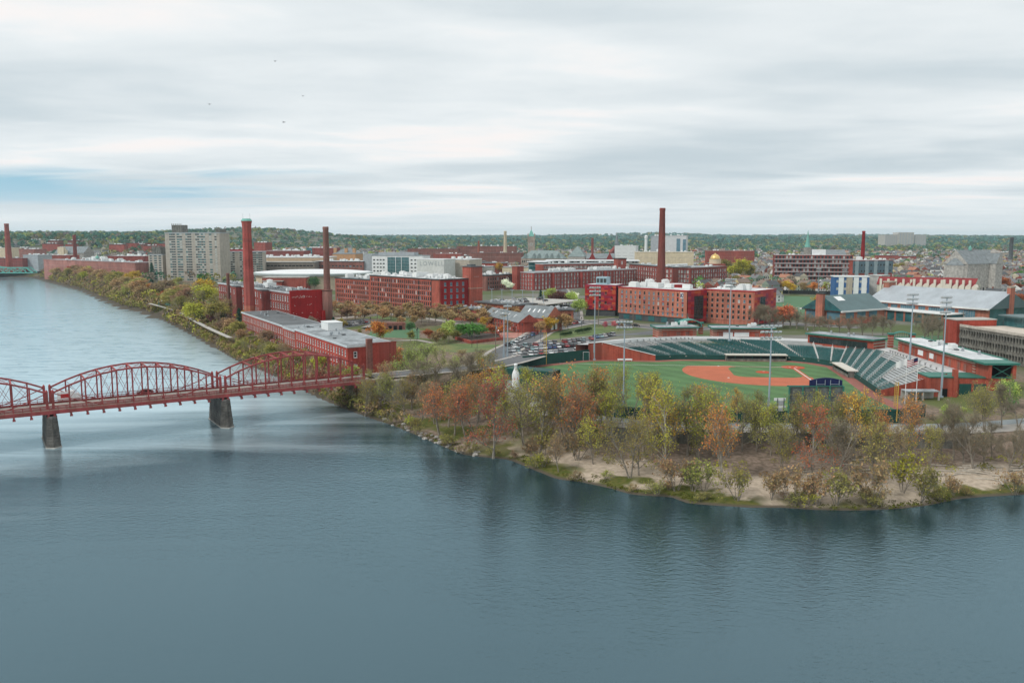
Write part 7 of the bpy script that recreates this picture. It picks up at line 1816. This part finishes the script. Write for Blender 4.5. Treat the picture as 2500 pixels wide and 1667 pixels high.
# thicket along the far bank, one dense mass between the water and the mills
P = resample(SHORE[4:20], 4000); k = ng.integers(0, 4000, 4000); k = np.sort(k); ctr = P[k] + ng.normal(size=(4000, 2))*9; sd_ = shore_distance(ctr[:,0], ctr[:,1])
far_ = ctr[:,1] > 470; ctr[::3] = P[k][::3] + ng.normal(size=ctr[::3].shape)*2.0; sd_ = shore_distance(ctr[:,0], ctr[:,1]); okk = (sd_ > -.3) & (sd_ < np.where(far_, 34, 12)) & (np.hypot(ctr[:,0]+236, ctr[:,1]-588) > 26); ctr = ctr[okk]; n = len(ctr); rad = ng.uniform(1.6, 3.4, n)*np.where(ctr[:,1] > 470, 1.25, .72)
leaf_cloud('riverside_thicket', 'dense olive and brown thicket along the far river bank', 'thicket', np.column_stack([ctr, ground_z(ctr[:,0], ctr[:,1])+rad*.9]), np.column_stack([rad]*3), pick(('olive','tan','olive','brown','yellowgreen','tan','grey'), n)*1.25, 55, .15, 7, 1.1)
# mossy grass tufts on the water edge
P = resample(SHORE[17:46], 3000); k = ng.integers(0, 3000, 1500); ctr = P[k] + ng.normal(size=(1500, 2))*1.6; sd_ = shore_distance(ctr[:,0], ctr[:,1]); clump = np.sin(k/95.0)+np.sin(k/41.0+1) > -.1; ctr = ctr[(sd_ > .5) & (sd_ < 4.2) & clump]; n = len(ctr)
leaf_cloud('bank_grass', 'mossy green grass along the water edge', 'grass', np.column_stack([ctr, ground_z(ctr[:,0], ctr[:,1])]), np.column_stack([ng.uniform(.5, 1.1, n)]*2+[ng.uniform(.25, .5, n)]), np.array([(0.115, 0.125, 0.022)])*(.6+.7*ng.random((n, 1))), 26, .16, 4)
# ------------------------------------------------------------------ driftwood and rocks on the bank
lg = random.Random(15); logs = []
for k in range(46):
    u, v = (lg.uniform(2300, 2500), lg.uniform(1136, 1180)) if k < 34 else (lg.uniform(1500, 2250), lg.uniform(1120, 1170))
    z = 1.5
    for _ in range(4): x, y = at(u, v, z); z = gz(x, y)
    L = lg.uniform(2.0, 7.5); a = lg.gauss(.1, .5); q = MB(); b_ = lg.uniform(-.08, .08)
    q.tube((-L/2,0,.12), (0,L*b_,.2), .06+L*.018, .05+L*.015, 6); q.tube((0,L*b_,.2), (L/2,0,.14), .05+L*.015, .03+L*.006, 6)
    if lg.random() < .6: q.tube((L*.1,L*b_,.2), (L*.3,L*.22*lg.choice((-1,1)),.5), .05, .025, 5)
    o = q.build('driftwood_log', M_drift, None, (x, y, z), a, category='log', group='driftwood on the bank'); logs.append((o, k < 34))
label_row([o for o, f in logs if f], 'bleached driftwood log in the pile right of the sandy bank')
label_row([o for o, f in logs if not f], 'bleached driftwood log lying on the sand under the trees')
rk = []
for k in range(34):
    u, v = lg.uniform(1018, 1120), 0; t = lg.random(); x0, y0 = resample(SHORE[19:25], 200)[int(t*199)]; x, y = x0+lg.uniform(-.6, 1.6), y0+lg.uniform(-.4, 2.0)
    q = MB(); n = 7; s = lg.uniform(.35, 1.0); q.lathe([(s*.7,-.2),(s,s*.25),(s*.75,s*.6),(s*.2,s*.75)], n)
    q.v = [(a+lg.uniform(-.15,.15)*s, b_+lg.uniform(-.15,.15)*s, c+lg.uniform(-.1,.1)*s) for a, b_, c in q.v]
    o = q.build('boulder', M_stone, None, (x, y, max(gz(x, y), 0)), lg.uniform(0, 6), category='rock', group='boulders at the waterline'); rk.append(o)
label_row(rk, 'grey boulder at the waterline left of the sandy bank')

# ------------------------------------------------------------------ cars
def car_proto(L, H, cab, name):
    """rounded body from a side profile, glazed cabin, four wheels"""
    W = .88; q = MB()
    def loft(prof, w0, w1, m):
        n = len(prof); vs_ = [(x, -w0 if z < 1.0 else -w1, z) for x, z in prof] + [(x, w0 if z < 1.0 else w1, z) for x, z in prof]
        q.add(vs_, [tuple(range(n-1, -1, -1)), tuple(range(n, 2*n))] + [(i, (i+1)%n, n+(i+1)%n, n+i) for i in range(n)], m)
    loft([(-L/2,.35),(-L/2+.05,.75),(-L/2+.2,.9),(cab[0],.96),(cab[3],.96),(L/2-.25,.80),(L/2,.6),(L/2-.05,.33)], W, W, 0)
    body = q.mesh('body', M_car)
    q = MB(); n = 4; pr = [(cab[0],.97),(cab[1],H-.06),(cab[2],H-.06),(cab[3],.97)]
    q.add([(x,-W*(.97 if z < 1 else .80),z) for x, z in pr]+[(x,W*(.97 if z < 1 else .80),z) for x, z in pr], [(3,2,1,0),(4,5,6,7),(0,1,5,4),(2,3,7,6)]); glass = q.mesh('cabin_glass', M_glass)
    q = MB(); q.box(cab[1]-.05, cab[2]+.05, -W*.82, W*.82, H-.08, H); roof = q.mesh('roof', M_car)
    q = MB(); n = 12
    q.tube((0,-.11,0), (0,.11,0), .33, .33, n, 0); q.tube((0,.11,0),(0,.12,0),.2,.2,n,1); q.tube((0,-.11,0),(0,-.12,0),.2,.2,n,1); wheel = q.mesh('wheel', [M_tyre, M_silver])
    lamp = MB(); lamp.box(-.04,.04,-.22,.22,-.08,.08); hl = lamp.mesh('headlight', M_silver); tl = lamp.mesh('tail_light', mat('tail_light_red', (0.30, 0.01, 0.01), var=0))
    return dict(body=body, glass=glass, roof=roof, wheel=wheel, hl=hl, tl=tl, L=L, H=H)
CARS = [car_proto(4.5, 1.45, (-1.75,-1.0,.45,1.25), 'sedan'), car_proto(4.6, 1.72, (-2.1,-1.75,.55,1.25), 'suv'), car_proto(4.2, 1.5, (-1.95,-1.5,.4,1.2), 'hatch')]
PAINT = dict(white=(.70,.71,.71), silver=(.42,.44,.46), grey=(.16,.17,.18), black=(.018,.019,.021), red=(.30,.014,.014), blue=(.035,.10,.24), teal=(.25,.38,.40))
cg = random.Random(21); CARLAB = {}
def car(x, y, z, a, paint, zone, kind=None):
    p = CARS[cg.randrange(3) if kind is None else kind]; t = link('parked_car', None, None, (x, y, z), a, category='car', group='cars ' + zone)
    for nm, me in (('body', p['body']), ('roof', p['roof'])): o = link(nm, me, t); o.color = (*PAINT[paint], 1)
    link('cabin_glass', p['glass'], t)
    for sx in (-1, 1):
        for sy in (-1, 1): link('wheel', p['wheel'], t, (sx*p['L']*.30, sy*.80, .33))
    for sy in (-.62, .62): link('headlight', p['hl'], t, (p['L']/2-.10, sy, .66)); link('tail_light', p['tl'], t, (-p['L']/2+.06, sy, .72))
    CARLAB.setdefault((paint, zone), []).append(t); return t
def car_row(p0, p1, n, zone, head=None, z=8.07, miss=.04, jitter=.12):
    a, b_ = Vector(at(*p0, z)), Vector(at(*p1, z)); d = (b_-a); ang = math.atan2(d.y, d.x)
    for k in range(n):
        if cg.random() < miss: continue
        c = a + d*((k+.5)/n); car(c.x+cg.uniform(-.2,.2), c.y+cg.uniform(-.3,.3), z, (ang if head is None else ang+head)+cg.uniform(-.03,.03)+(math.pi if cg.random() < .4 else 0), cg.choice(('white','white','silver','silver','grey','black','grey','white','red','blue','black','teal')), zone)
ZC = 'in the stadium car park'
car_row((1250,850), (1450,829), 17, ZC + ', upper row', R(62)); car_row((1236,860), (1440,842), 19, ZC + ', middle row', R(62)); car_row((1250,872), (1434,856), 15, ZC + ', row by the green wall', R(62))
car_row((1450,826), (1500,818), 5, ZC + ', by the brick end wall', R(62))
car_row((1236,846), (1312,815), 8, 'parked along the curved street', z=8.09); car_row((1240,803), (1268,804), 3, 'outside the long workshop', z=8.05)
car_row((1355,800), (1425,788), 5, 'by the golden street trees', z=8.1, miss=.2); car_row((1500,793), (1560,798), 4, 'before the residence hall', R(30), z=8.14); car_row((845,796), (893,787), 6, 'in the mill car park', R(70), z=8.08)
car_row((1215,812), (1232,808), 2, 'outside the long workshop, near the planter', z=8.08); car_row((945,880), (985,876), 4, 'behind the pale green trees', R(60), z=8.1)
for k in range(9):
    x, y = DECKB.xy(cg.uniform(4, DECKB.L-4), cg.uniform(4, 42)); car(x, y, 14.96, DECKB.ang+math.pi/2, cg.choice(('black','grey','white','silver')), 'on the steel parking deck')
x, y = GAR.xy(22, 33); car(x, y, 19.02, GAR.ang+.35, 'black', 'on the garage roof')
x, y = on_bridge(58-28.5, 5.4); 
c = at(354, 961, 9.55); car(*c, 9.55, BRANG+math.pi, 'black', 'driving over the red bridge', 0)
for (paint, zone), lst in CARLAB.items(): label_row(lst, paint + ' car ' + zone)
def van(label, x, y, z, a, box, band=None, L=6.0):
    t = thing('delivery_van', label, 'van', (x, y, z), a); q = MB(); q.box(-L/2, L/2-1.7, -1.05, 1.05, .5, 2.9); q.build('cargo_box', box, t)
    q = MB(); q.add([(L/2-1.65,-.95,.45),(L/2,-.95,.45),(L/2,-.95,1.15),(L/2-.55,-.85,2.1),(L/2-1.65,-.85,2.15),(L/2-1.65,.95,.45),(L/2,.95,.45),(L/2,.95,1.15),(L/2-.55,.85,2.1),(L/2-1.65,.85,2.15)], [(4,3,2,1,0),(5,6,7,8,9),(0,1,6,5),(1,2,7,6),(3,4,9,8),(4,0,5,9)]); q.build('cab', M_white, t)
    q = MB(); q.quad((L/2+.01,-.9,1.16),(L/2+.01,.9,1.16),(L/2-.54,.82,2.08),(L/2-.54,-.82,2.08)); q.build('windscreen', M_glass, t)
    if band: q = MB(); q.box(-L/2+.8, L/2-3.0, -1.08, 1.08, 1.2, 2.3); q.build('red_panel', band, t)
    for sx in (-L*.3, L*.32):
        for sy in (-.85, .85): link('wheel', CARS[0]['wheel'], t, (sx, sy, .4))
c = at(170, 979, 9.55); van('white delivery van with red side panel on the red bridge', *c, 9.55, BRANG, M_white, mat('van_red', (0.45, 0.015, 0.015), var=0))
c = at(1279, 806, 8.05); van('plain white box trailer van outside the gabled workshop', *c, 8.05, .15, M_white)

# ------------------------------------------------------------------ utility poles, street lamps, hedge, wires
up_ = []
UP = [(1461, 796, 735), (1545, 803, 742), (1678, 812, 765), (1823, 812, 780), (1968, 838, 790), (1300, 790, 742), (1210, 862, 785), (2350, 800, 760)]
for i, (u, vb, vt) in enumerate(UP):
    x, y = at(u, vb, 8); h = zat(vt, y)-8; t = thing('utility_pole', '', 'utility pole', (x, y, 8), 0, 'wooden utility poles'); q = MB(); q.tube((0,0,0), (0,0,h), .2, .13, 8); q.build('pole', M_wood, t)
    q = MB(); q.beam((-1.3,0,h-.6), (1.3,0,h-.6), .14); q.beam((-1,0,h-1.6), (1,0,h-1.6), .12); q.build('crossarm', M_wood, t); q = MB(); q.lathe([(.25,h-3),(.25,h-2)], 8, .4, 0); q.build('transformer', M_grey, t); up_.append((t, h))
label_row([t for t, _ in up_], 'wooden utility pole with crossarms along the stadium street')
for i, (a, b_) in enumerate(((0,1),(1,2),(2,3),(3,4))):
    q = MB(); A_, B_ = up_[a], up_[b_]
    for off in (-1.1, 0, 1.1):
        p = Vector((A_[0].location.x+off, A_[0].location.y, 8+A_[1]-.5)); r_ = Vector((B_[0].location.x+off, B_[0].location.y, 8+B_[1]-.5)); pr = p
        for k in range(1, 9):
            f = k/8; c = p.lerp(r_, f); c.z -= 1.6*4*f*(1-f)*.7; q.beam(pr, c, .05); pr = c
    o = q.build('power_line', M_dkframe); o['label'] = 'three slack power lines, ' + ordinal(i) + ' stretch counted from the left'; o['category'] = 'wires'; o['group'] = 'power lines'
lamp_m = MB(); lamp_m.tube((0,0,0), (0,0,4.6), .09, .06, 8); lamp_m.lathe([(.12,4.6),(.28,4.9),(.22,5.4),(.05,5.7)], 8); lamp_pole = lamp_m.mesh('street_lamp', M_dkframe); ll = []
for (u, v) in ((1265,835),(1305,826),(1365,812),(1368,830),(1510,806),(1320,836),(1152,848),(1165,850),(1018,832),(1020,828),(1420,800),(1262,858),(880,790),(905,800),(1400,790),(1540,800),(1275,818)):
    x, y = at(u, v, 8); o = link('street_lamp', lamp_pole, None, (x, y, 8), 0, category='street lamp', group='black street lamps'); ll.append(o)
label_row(ll, 'black post-top street lamp by the park and street')
for i, (u0, u1, v0, v1, h) in enumerate(((1370, 1395, 822, 818, 1.6), (1407, 1442, 816, 809, 2.0))):
    a, b_ = Vector(at(u0, v0, 8)), Vector(at(u1, v1, 8)); n = 26; cs = np.array([[*(a.lerp(b_, k/(n-1))), 8+h*.55] for k in range(n)]); cs[:, :2] += ng.normal(size=(n, 2))*.25
    o = leaf_cloud('clipped_hedge', ('small dark clipped hedge on the slope above the car park', 'long dark clipped hedge on the slope above the car park')[i], 'hedge', cs, np.full((n, 3), h*.62), np.full((n, 3), 1.)*np.array([0.030, 0.060, 0.022]), 130, .10, 20+i, 1.0); o['kind'] = 'thing'
# turf field fence, goals
tf = thing('sports_fence', 'black mesh fence along the far side of the turf field', 'fence', (0, 0, 0)); P = curve(pxs([(1880,716),(1990,719),(2140,724)]), 40)
q = MB()
for i in range(len(P)-1): q.beam((*P[i],9.5), (*P[i+1],9.5), .04, 3.0)
q.build('mesh', mat('black_mesh', (0.02, 0.022, 0.022), var=.1), tf)
for i in range(0, len(P), 2): q = MB(); q.beam((*P[i],8), (*P[i],12.5), .12); q.build('post', M_dkframe, tf)
t = thing('soccer_goal', 'white soccer goal on the turf field', 'goal', (*at(1937, 760, 8), 8.05)); q = MB(); [q.beam(a, b_, .14) for a, b_ in (((-3.7,0,0),(-3.7,0,2.4)),((3.7,0,0),(3.7,0,2.4)),((-3.7,0,2.4),(3.7,0,2.4)),((-3.7,0,2.4),(-3.7,2,0)),((3.7,0,2.4),(3.7,2,0)))]; q.build('frame', M_white, t)
# birds
for i, (u, v, lb) in enumerate(((671,150,'highest dark bird gliding in the clouds'),(740,235,'dark bird gliding, furthest right of the flock'),(512,255,'dark bird gliding, furthest left of the flock'),(693,299,'lowest dark bird gliding above the chimney'))):
    y = 260.0; q = MB(); q.add([(-.9,0,.25),(-.3,.05,.12),(0,.35,0),(.3,.05,.12),(.9,0,.25),(.3,-.2,.1),(0,-.5,0),(-.3,-.2,.1)], [(0,7,1),(1,7,6,2),(2,6,5,3),(3,5,4)]); q.tube((0,-.6,0), (0,.4,0), .04, .1, 6)
    z = zat(v, y); o = q.build('bird', M_black, None, (uat(u, y, z), y, z), .4*i); o['label'] = lb; o['category'] = 'bird'; o['group'] = 'gliding birds'

# ------------------------------------------------------------------ houses, downtown blocks and far woods
for (x, y, r) in ((uat(765, 800, 20), 800, 75), (uat(1297, 1300, 30), 1300, 12), (uat(1745, 950), 950, 18)): FOOT.append((x, y, 0, -r, r, -r*.75, r*.75))
for b in (sc, s2, gr, sc_): FOOT.append((b.root.location.x, b.root.location.y, b.ang, -12, b.L+8, -14, 40))
FT = np.array(FOOT)
CLEAR = [np.array(p) for p in (fieldp, pxs([(1895,715),(2130,720),(2120,770),(1885,775)]), pxs([(1200,890),(1436,866),(1660,820),(1660,780),(1400,770),(1240,800),(1190,850)]), pxs([(800,745),(1260,755),(1260,860),(800,850)]), pxs([(1190,760),(1190,735),(1420,700),(1430,770)]))]
def clear_of(x, y, m):
    dx, dy = x-FT[:,0], y-FT[:,1]; c, s = np.cos(FT[:,2]), np.sin(FT[:,2]); lx, ly = dx*c+dy*s, -dx*s+dy*c
    if np.any((lx > FT[:,3]-m) & (lx < FT[:,4]+m) & (ly > FT[:,5]-m) & (ly < FT[:,6]+m)): return False
    for P_ in CLEAR:
        n = len(P_); ins_ = False; j = n-1
        for i in range(n):
            if (P_[i,1] > y) != (P_[j,1] > y) and x < (P_[j,0]-P_[i,0])*(y-P_[i,1])/(P_[j,1]-P_[i,1])+P_[i,0]: ins_ = not ins_
            j = i
        if ins_: return False
    return True
def house_proto(w, d, h, r, axis, ell):
    q = MB(); q.box(-w/2, w/2, -d/2, d/2, -1.5, h, 0); q.gable(-w/2, w/2, -d/2, d/2, h, h+r, .35, 1, 0, axis)
    if ell: q.box(w/2, w/2+4, -d/4, d/3, -1.5, h*.7, 0); q.gable(w/2, w/2+4, -d/4, d/3, h*.7, h*.7+r*.6, .3, 1, 0, 'x')
    q.box(-.4, .4, d*.1, d*.1+.8, h, h+r+1.0, 3)
    for f in range(2 if h > 4.5 else 1):
        z = 1.0+f*2.7
        for k in range(3):
            x = -w*.32+k*w*.32; q.box(x-.5, x+.5, -d/2-.05, -d/2+.02, z, z+1.5, 2)
        for k in range(3):
            y = -d*.3+k*d*.3; q.box(w/2-.02, w/2+.05, y-.5, y+.5, z, z+1.5, 2); q.box(-w/2-.05, -w/2+.02, y-.5, y+.5, z, z+1.5, 2)
    return q
M_rf = [mat('asphalt_shingle_grey', (0.17, 0.175, 0.18), var=.15), mat('asphalt_shingle_brown', (0.20, 0.155, 0.125), var=.15), mat('asphalt_shingle_dark', (0.085, 0.09, 0.095), var=.15), mat('asphalt_shingle_terracotta', (0.36, 0.17, 0.11), var=.15)]
RN = ('grey', 'brown', 'dark', 'terracotta')
HP = []
for (w, d, h, r, ax, el) in ((8.5, 12, 6.2, 3.6, 'y', 1), (11, 9, 5.8, 3.4, 'x', 0), (9, 10, 8.2, 3.0, 'y', 0), (13, 9, 6, 3.2, 'x', 1)):
    qq = house_proto(w, d, h, r, ax, el); HP.append([qq.mesh('house', [M_objwall, rf, M_glass, M_brick4]) for rf in M_rf])
WALLC = dict(white=(.70,.70,.68), cream=(.60,.54,.42), grey=(.36,.38,.38), tan=(.44,.36,.26), blue=(.20,.27,.33), brick=(.27,.075,.055), yellow=(.58,.48,.26), green=(.24,.30,.24))
def zone_name(u):
    for lim, nm in ((345,'below the wooded hill'),(640,'behind the apartment tower'),(1010,'beyond the arena'),(1290,'near the cream chimney'),(1560,'beyond city hall'),(1860,'around the gold dome'),(2110,'beyond the balcony flats'),(2320,'beyond the red-roofed terraces')):
        if u < lim: return nm
    return 'around the stone church'
hg = random.Random(33); HL, far_h = {}, []; HXY = []
nH = 0
cand = []
for gy_ in np.arange(600, 3000, 21.0):
    for gx_ in np.arange(-1900, 1950, 19.0):
        x, y = gx_+hg.uniform(-6, 6), gy_+hg.uniform(-6, 6)
        if abs(x) > .63*y+40 or (y > 1800 and hg.random() < .5): continue
        cand.append((y, x))
cand.sort()
_cx, _cy = np.array([c[1] for c in cand]), np.array([c[0] for c in cand]); _csd = shore_distance(_cx, _cy); _cz = ground_z(_cx, _cy, _csd)
for ci, (y, x) in enumerate(cand):
    u, v = pix(x, y, 10)
    if y < 690 and not (u > 1760): continue
    if u < 620 and y < 1230: continue
    if 620 <= u < 1720 and y < 1150: continue
    p_ = .78 if y < 1500 else .62
    if _cz[ci] > 22: p_ = .04
    if 640 < u < 1700 and y < 1500: p_ = .30
    if hg.random() > p_: continue
    if _csd[ci] < 45 or not clear_of(x, y, 9): continue
    wc = hg.choice(('white','white','white','white','grey','cream','grey','tan','blue','brick','white','yellow','cream','green','brick')); rf = hg.choice((0, 0, 1, 2, 0, 1, 2, 3)); pk_ = hg.randrange(4); a = hg.choice((.35, .35+math.pi/2, -.5, .9))+hg.uniform(-.06, .06)
    HXY.append((x, y))
    if nH < 296:
        o = link('house', HP[pk_][rf], None, (x, y, float(_cz[ci])), a, category='house', group='houses '+zone_name(u)); o.color = (*WALLC[wc], 1); o.scale = (1, 1, hg.uniform(.9, 1.15)); HL.setdefault((wc, rf, zone_name(u)), []).append(o); nH += 1
    else: far_h.append((x, y, a, pk_, rf, wc))
for (wc, rf, zn), lst in HL.items(): label_row(lst, '%s house with %s roof %s' % (wc if wc != 'brick' else 'red brick', RN[rf], zn))
# the further houses: one mass of real little houses
FV, FFc, FM, FC_ = [], [], [], []
far_mats = M_rf + [M_glass, M_brick4, None]
def tintwall():
    m = M_tint.copy(); m.name = 'far_house_wall'; return m
far_mats[6] = tintwall()
qb = [house_proto(9, 11, 6.2, 3.6, 'y', 0), house_proto(12, 9, 6, 3.2, 'x', 0), house_proto(9, 10, 8.2, 3.0, 'y', 0), house_proto(13, 10, 5, 3, 'x', 1)]
mbf = MB(); colf = []
fz = ground_z(np.array([h_[0] for h_ in far_h]), np.array([h_[1] for h_ in far_h])) if far_h else []
for (x, y, a, pk_, rf, wc), z in zip(far_h[:3000], fz):
    p_ = qb[pk_]; c, s = math.cos(a), math.sin(a); b = len(mbf.v); mbf.v += [(x+vx*c-vy*s, y+vx*s+vy*c, z+vz) for vx, vy, vz in p_.v]
    for f, m in zip(p_.f, p_.m): mbf.f.append(tuple(b+i for i in f)); mbf.m.append({0: 6, 1: rf, 2: 4, 3: 5}[m]); colf.append((WALLC[wc], len(f)))
if mbf.v:
    me = mbf.mesh('far_houses', far_mats); a_ = me.color_attributes.new('tint', 'FLOAT_COLOR', 'CORNER'); a_.data.foreach_set('color', np.concatenate([np.tile((*c, 1.0), n) for c, n in colf]).astype(np.float32)); link('far_houses', me, kind='stuff', label='mass of small far houses between the trees', category='houses')

# downtown blocks
dg = random.Random(44); DL_ = {}
DM = dict(red=M_brick, brown=M_brick4, cream=M_cream, white=M_panel, grey=M_conc, tan=M_tan)
k = 0; tries = 0
while k < 74 and tries < 4000:
    tries += 1; u = dg.uniform(560, 1900) if k < 52 else dg.choice((dg.uniform(0, 560), dg.uniform(1900, 2480))); y = dg.uniform(1010, 1750) if 620 < u < 1750 else dg.uniform(1250, 1800)
    x = uat(u, y); w, d = dg.uniform(16, 46), dg.uniform(14, 26)
    if not all(clear_of(x+dx, y+dy, 5) for dx in (0, w/2, w) for dy in (0, d)) or shore_distance(np.array([x]), np.array([y]))[0] < 60: continue
    if any(abs(x+w/2-hx) < w/2+6 and abs(y+d/2-hy) < d/2+6 for hx, hy in HXY): continue
    cn = dg.choice(('red','red','brown','cream','white','grey','tan','red','brown')); nf = dg.choice((2, 3, 3, 4)); h = nf*3.4+1.2; z0 = gz(x+w/2, y)
    b = block('downtown_building', '', 'building', (x, y), (x+w*math.cos(-.1), y+w*math.sin(-.1)), d, z0-.5, z0+h, nf, max(4, int(w/3.4)), (1.5, 1.9), dg.choice(('dark', 'white', 'blind')), DM[cn], dg.choice((M_roofl, M_roofl, M_roofg, M_roofd)), None, units=dg.randint(2, 6), kinds=(2, 3), opened=False, group='town blocks '+zone_name(u)); FT = np.array(FOOT)
    DL_.setdefault((cn, nf, zone_name(u)), []).append(b.root); k += 1
for (cn, nf, zn), lst in DL_.items(): label_row(lst, '%s flat-roofed block of %s storeys %s' % (cn, ('','','two','three','four')[nf], zn))

# woods: masses of trees between and beyond the houses
def scatter(n, y0, y1, pw, m, seed, cond=None):
    g = np.random.default_rng(seed); out = []
    while len(out) < n:
        y = y0+(y1-y0)*g.random()**pw; x = g.uniform(-.66*y-60, .66*y+60)
        if cond and not cond(x, y): continue
        out.append((x, y))
    return np.array(out)
def far_ok(x, y): return clear_of(x, y, 4) and y > 700
P1 = scatter(2400, 700, 2300, 1.0, 4, 1, far_ok); sd_ = shore_distance(P1[:,0], P1[:,1]); uu = 1250+FPX*P1[:,0]/P1[:,1]
hx_ = np.array(HXY); near_h = np.array([np.min((hx_[:,0]-x)**2+(hx_[:,1]-y)**2) if len(hx_) else 1e9 for x, y in P1])
keep = (sd_ > 30) & (near_h > 60) & ~((uu > 600) & (uu < 1700) & (P1[:,1] < 1150)); P1 = P1[keep]; n = len(P1)
rad = ng.uniform(2.8, 5.6, n); zz = ground_z(P1[:,0], P1[:,1])
mixc = ('olive','lightgreen','green','grey','teal','teal','darkgreen','olive','brown','lightgreen','teal','green','grey')
leaf_cloud('town_trees', 'mass of spring trees standing between the far houses', 'trees', np.column_stack([P1, zz+rad*1.15]), np.column_stack([rad]*3)*np.array([1,1,1.15]), pick(mixc, n)*1.4, 90, .17, 11, 1.0)
def on_hill(x, y): return True
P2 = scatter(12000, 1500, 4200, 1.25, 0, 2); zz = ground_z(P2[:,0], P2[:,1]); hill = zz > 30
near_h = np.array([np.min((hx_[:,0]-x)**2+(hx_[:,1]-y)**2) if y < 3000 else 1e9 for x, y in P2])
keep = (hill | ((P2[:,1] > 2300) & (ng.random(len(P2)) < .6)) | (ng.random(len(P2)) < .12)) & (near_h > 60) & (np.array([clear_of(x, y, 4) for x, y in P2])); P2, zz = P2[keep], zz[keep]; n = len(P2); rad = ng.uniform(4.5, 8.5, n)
leaf_cloud('hillside_woods', 'woods covering the far hillsides', 'woods', np.column_stack([P2, zz+rad*.95]), np.column_stack([rad]*3), pick(('teal','teal','darkgreen','teal','grey','lightgreen','teal','olive'), n)*np.array([1.25,1.25,1.5]), 46, .24, 12, 1.0)  # teal and extra blue put distance haze into the leaf colours
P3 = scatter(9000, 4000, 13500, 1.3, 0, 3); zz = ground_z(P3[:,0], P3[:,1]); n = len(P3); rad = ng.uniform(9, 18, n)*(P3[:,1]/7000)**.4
leaf_cloud('distant_forest', 'distant forest stretching to the horizon', 'forest', np.column_stack([P3, zz+rad*.5]), np.column_stack([rad*1.5, rad*1.5, rad*.8]), pick(('teal','teal','olive','darkgreen','teal'), n)*np.array([1.15,1.2,1.6]), 20, .34, 13, 1.0)  # foliage pushed bluer still, haze painted into its colour

# ------------------------------------------------------------------ haze
q = MB(); q.box(-14000, 14000, -900, 15200, -6, 190)
hm = bpy.data.materials.new('pale_haze'); hm.use_nodes = True; hn = hm.node_tree.nodes; hn.clear()
pv = hn.new('ShaderNodeVolumePrincipled'); pv.inputs['Color'].default_value = (0.68, 0.88, 1.0, 1); pv.inputs['Density'].default_value = 0.00005; pv.inputs['Anisotropy'].default_value = 0.2
ho = hn.new('ShaderNodeOutputMaterial'); hm.node_tree.links.new(pv.outputs[0], ho.inputs['Volume'])
haze = q.build('haze', hm, kind='stuff')
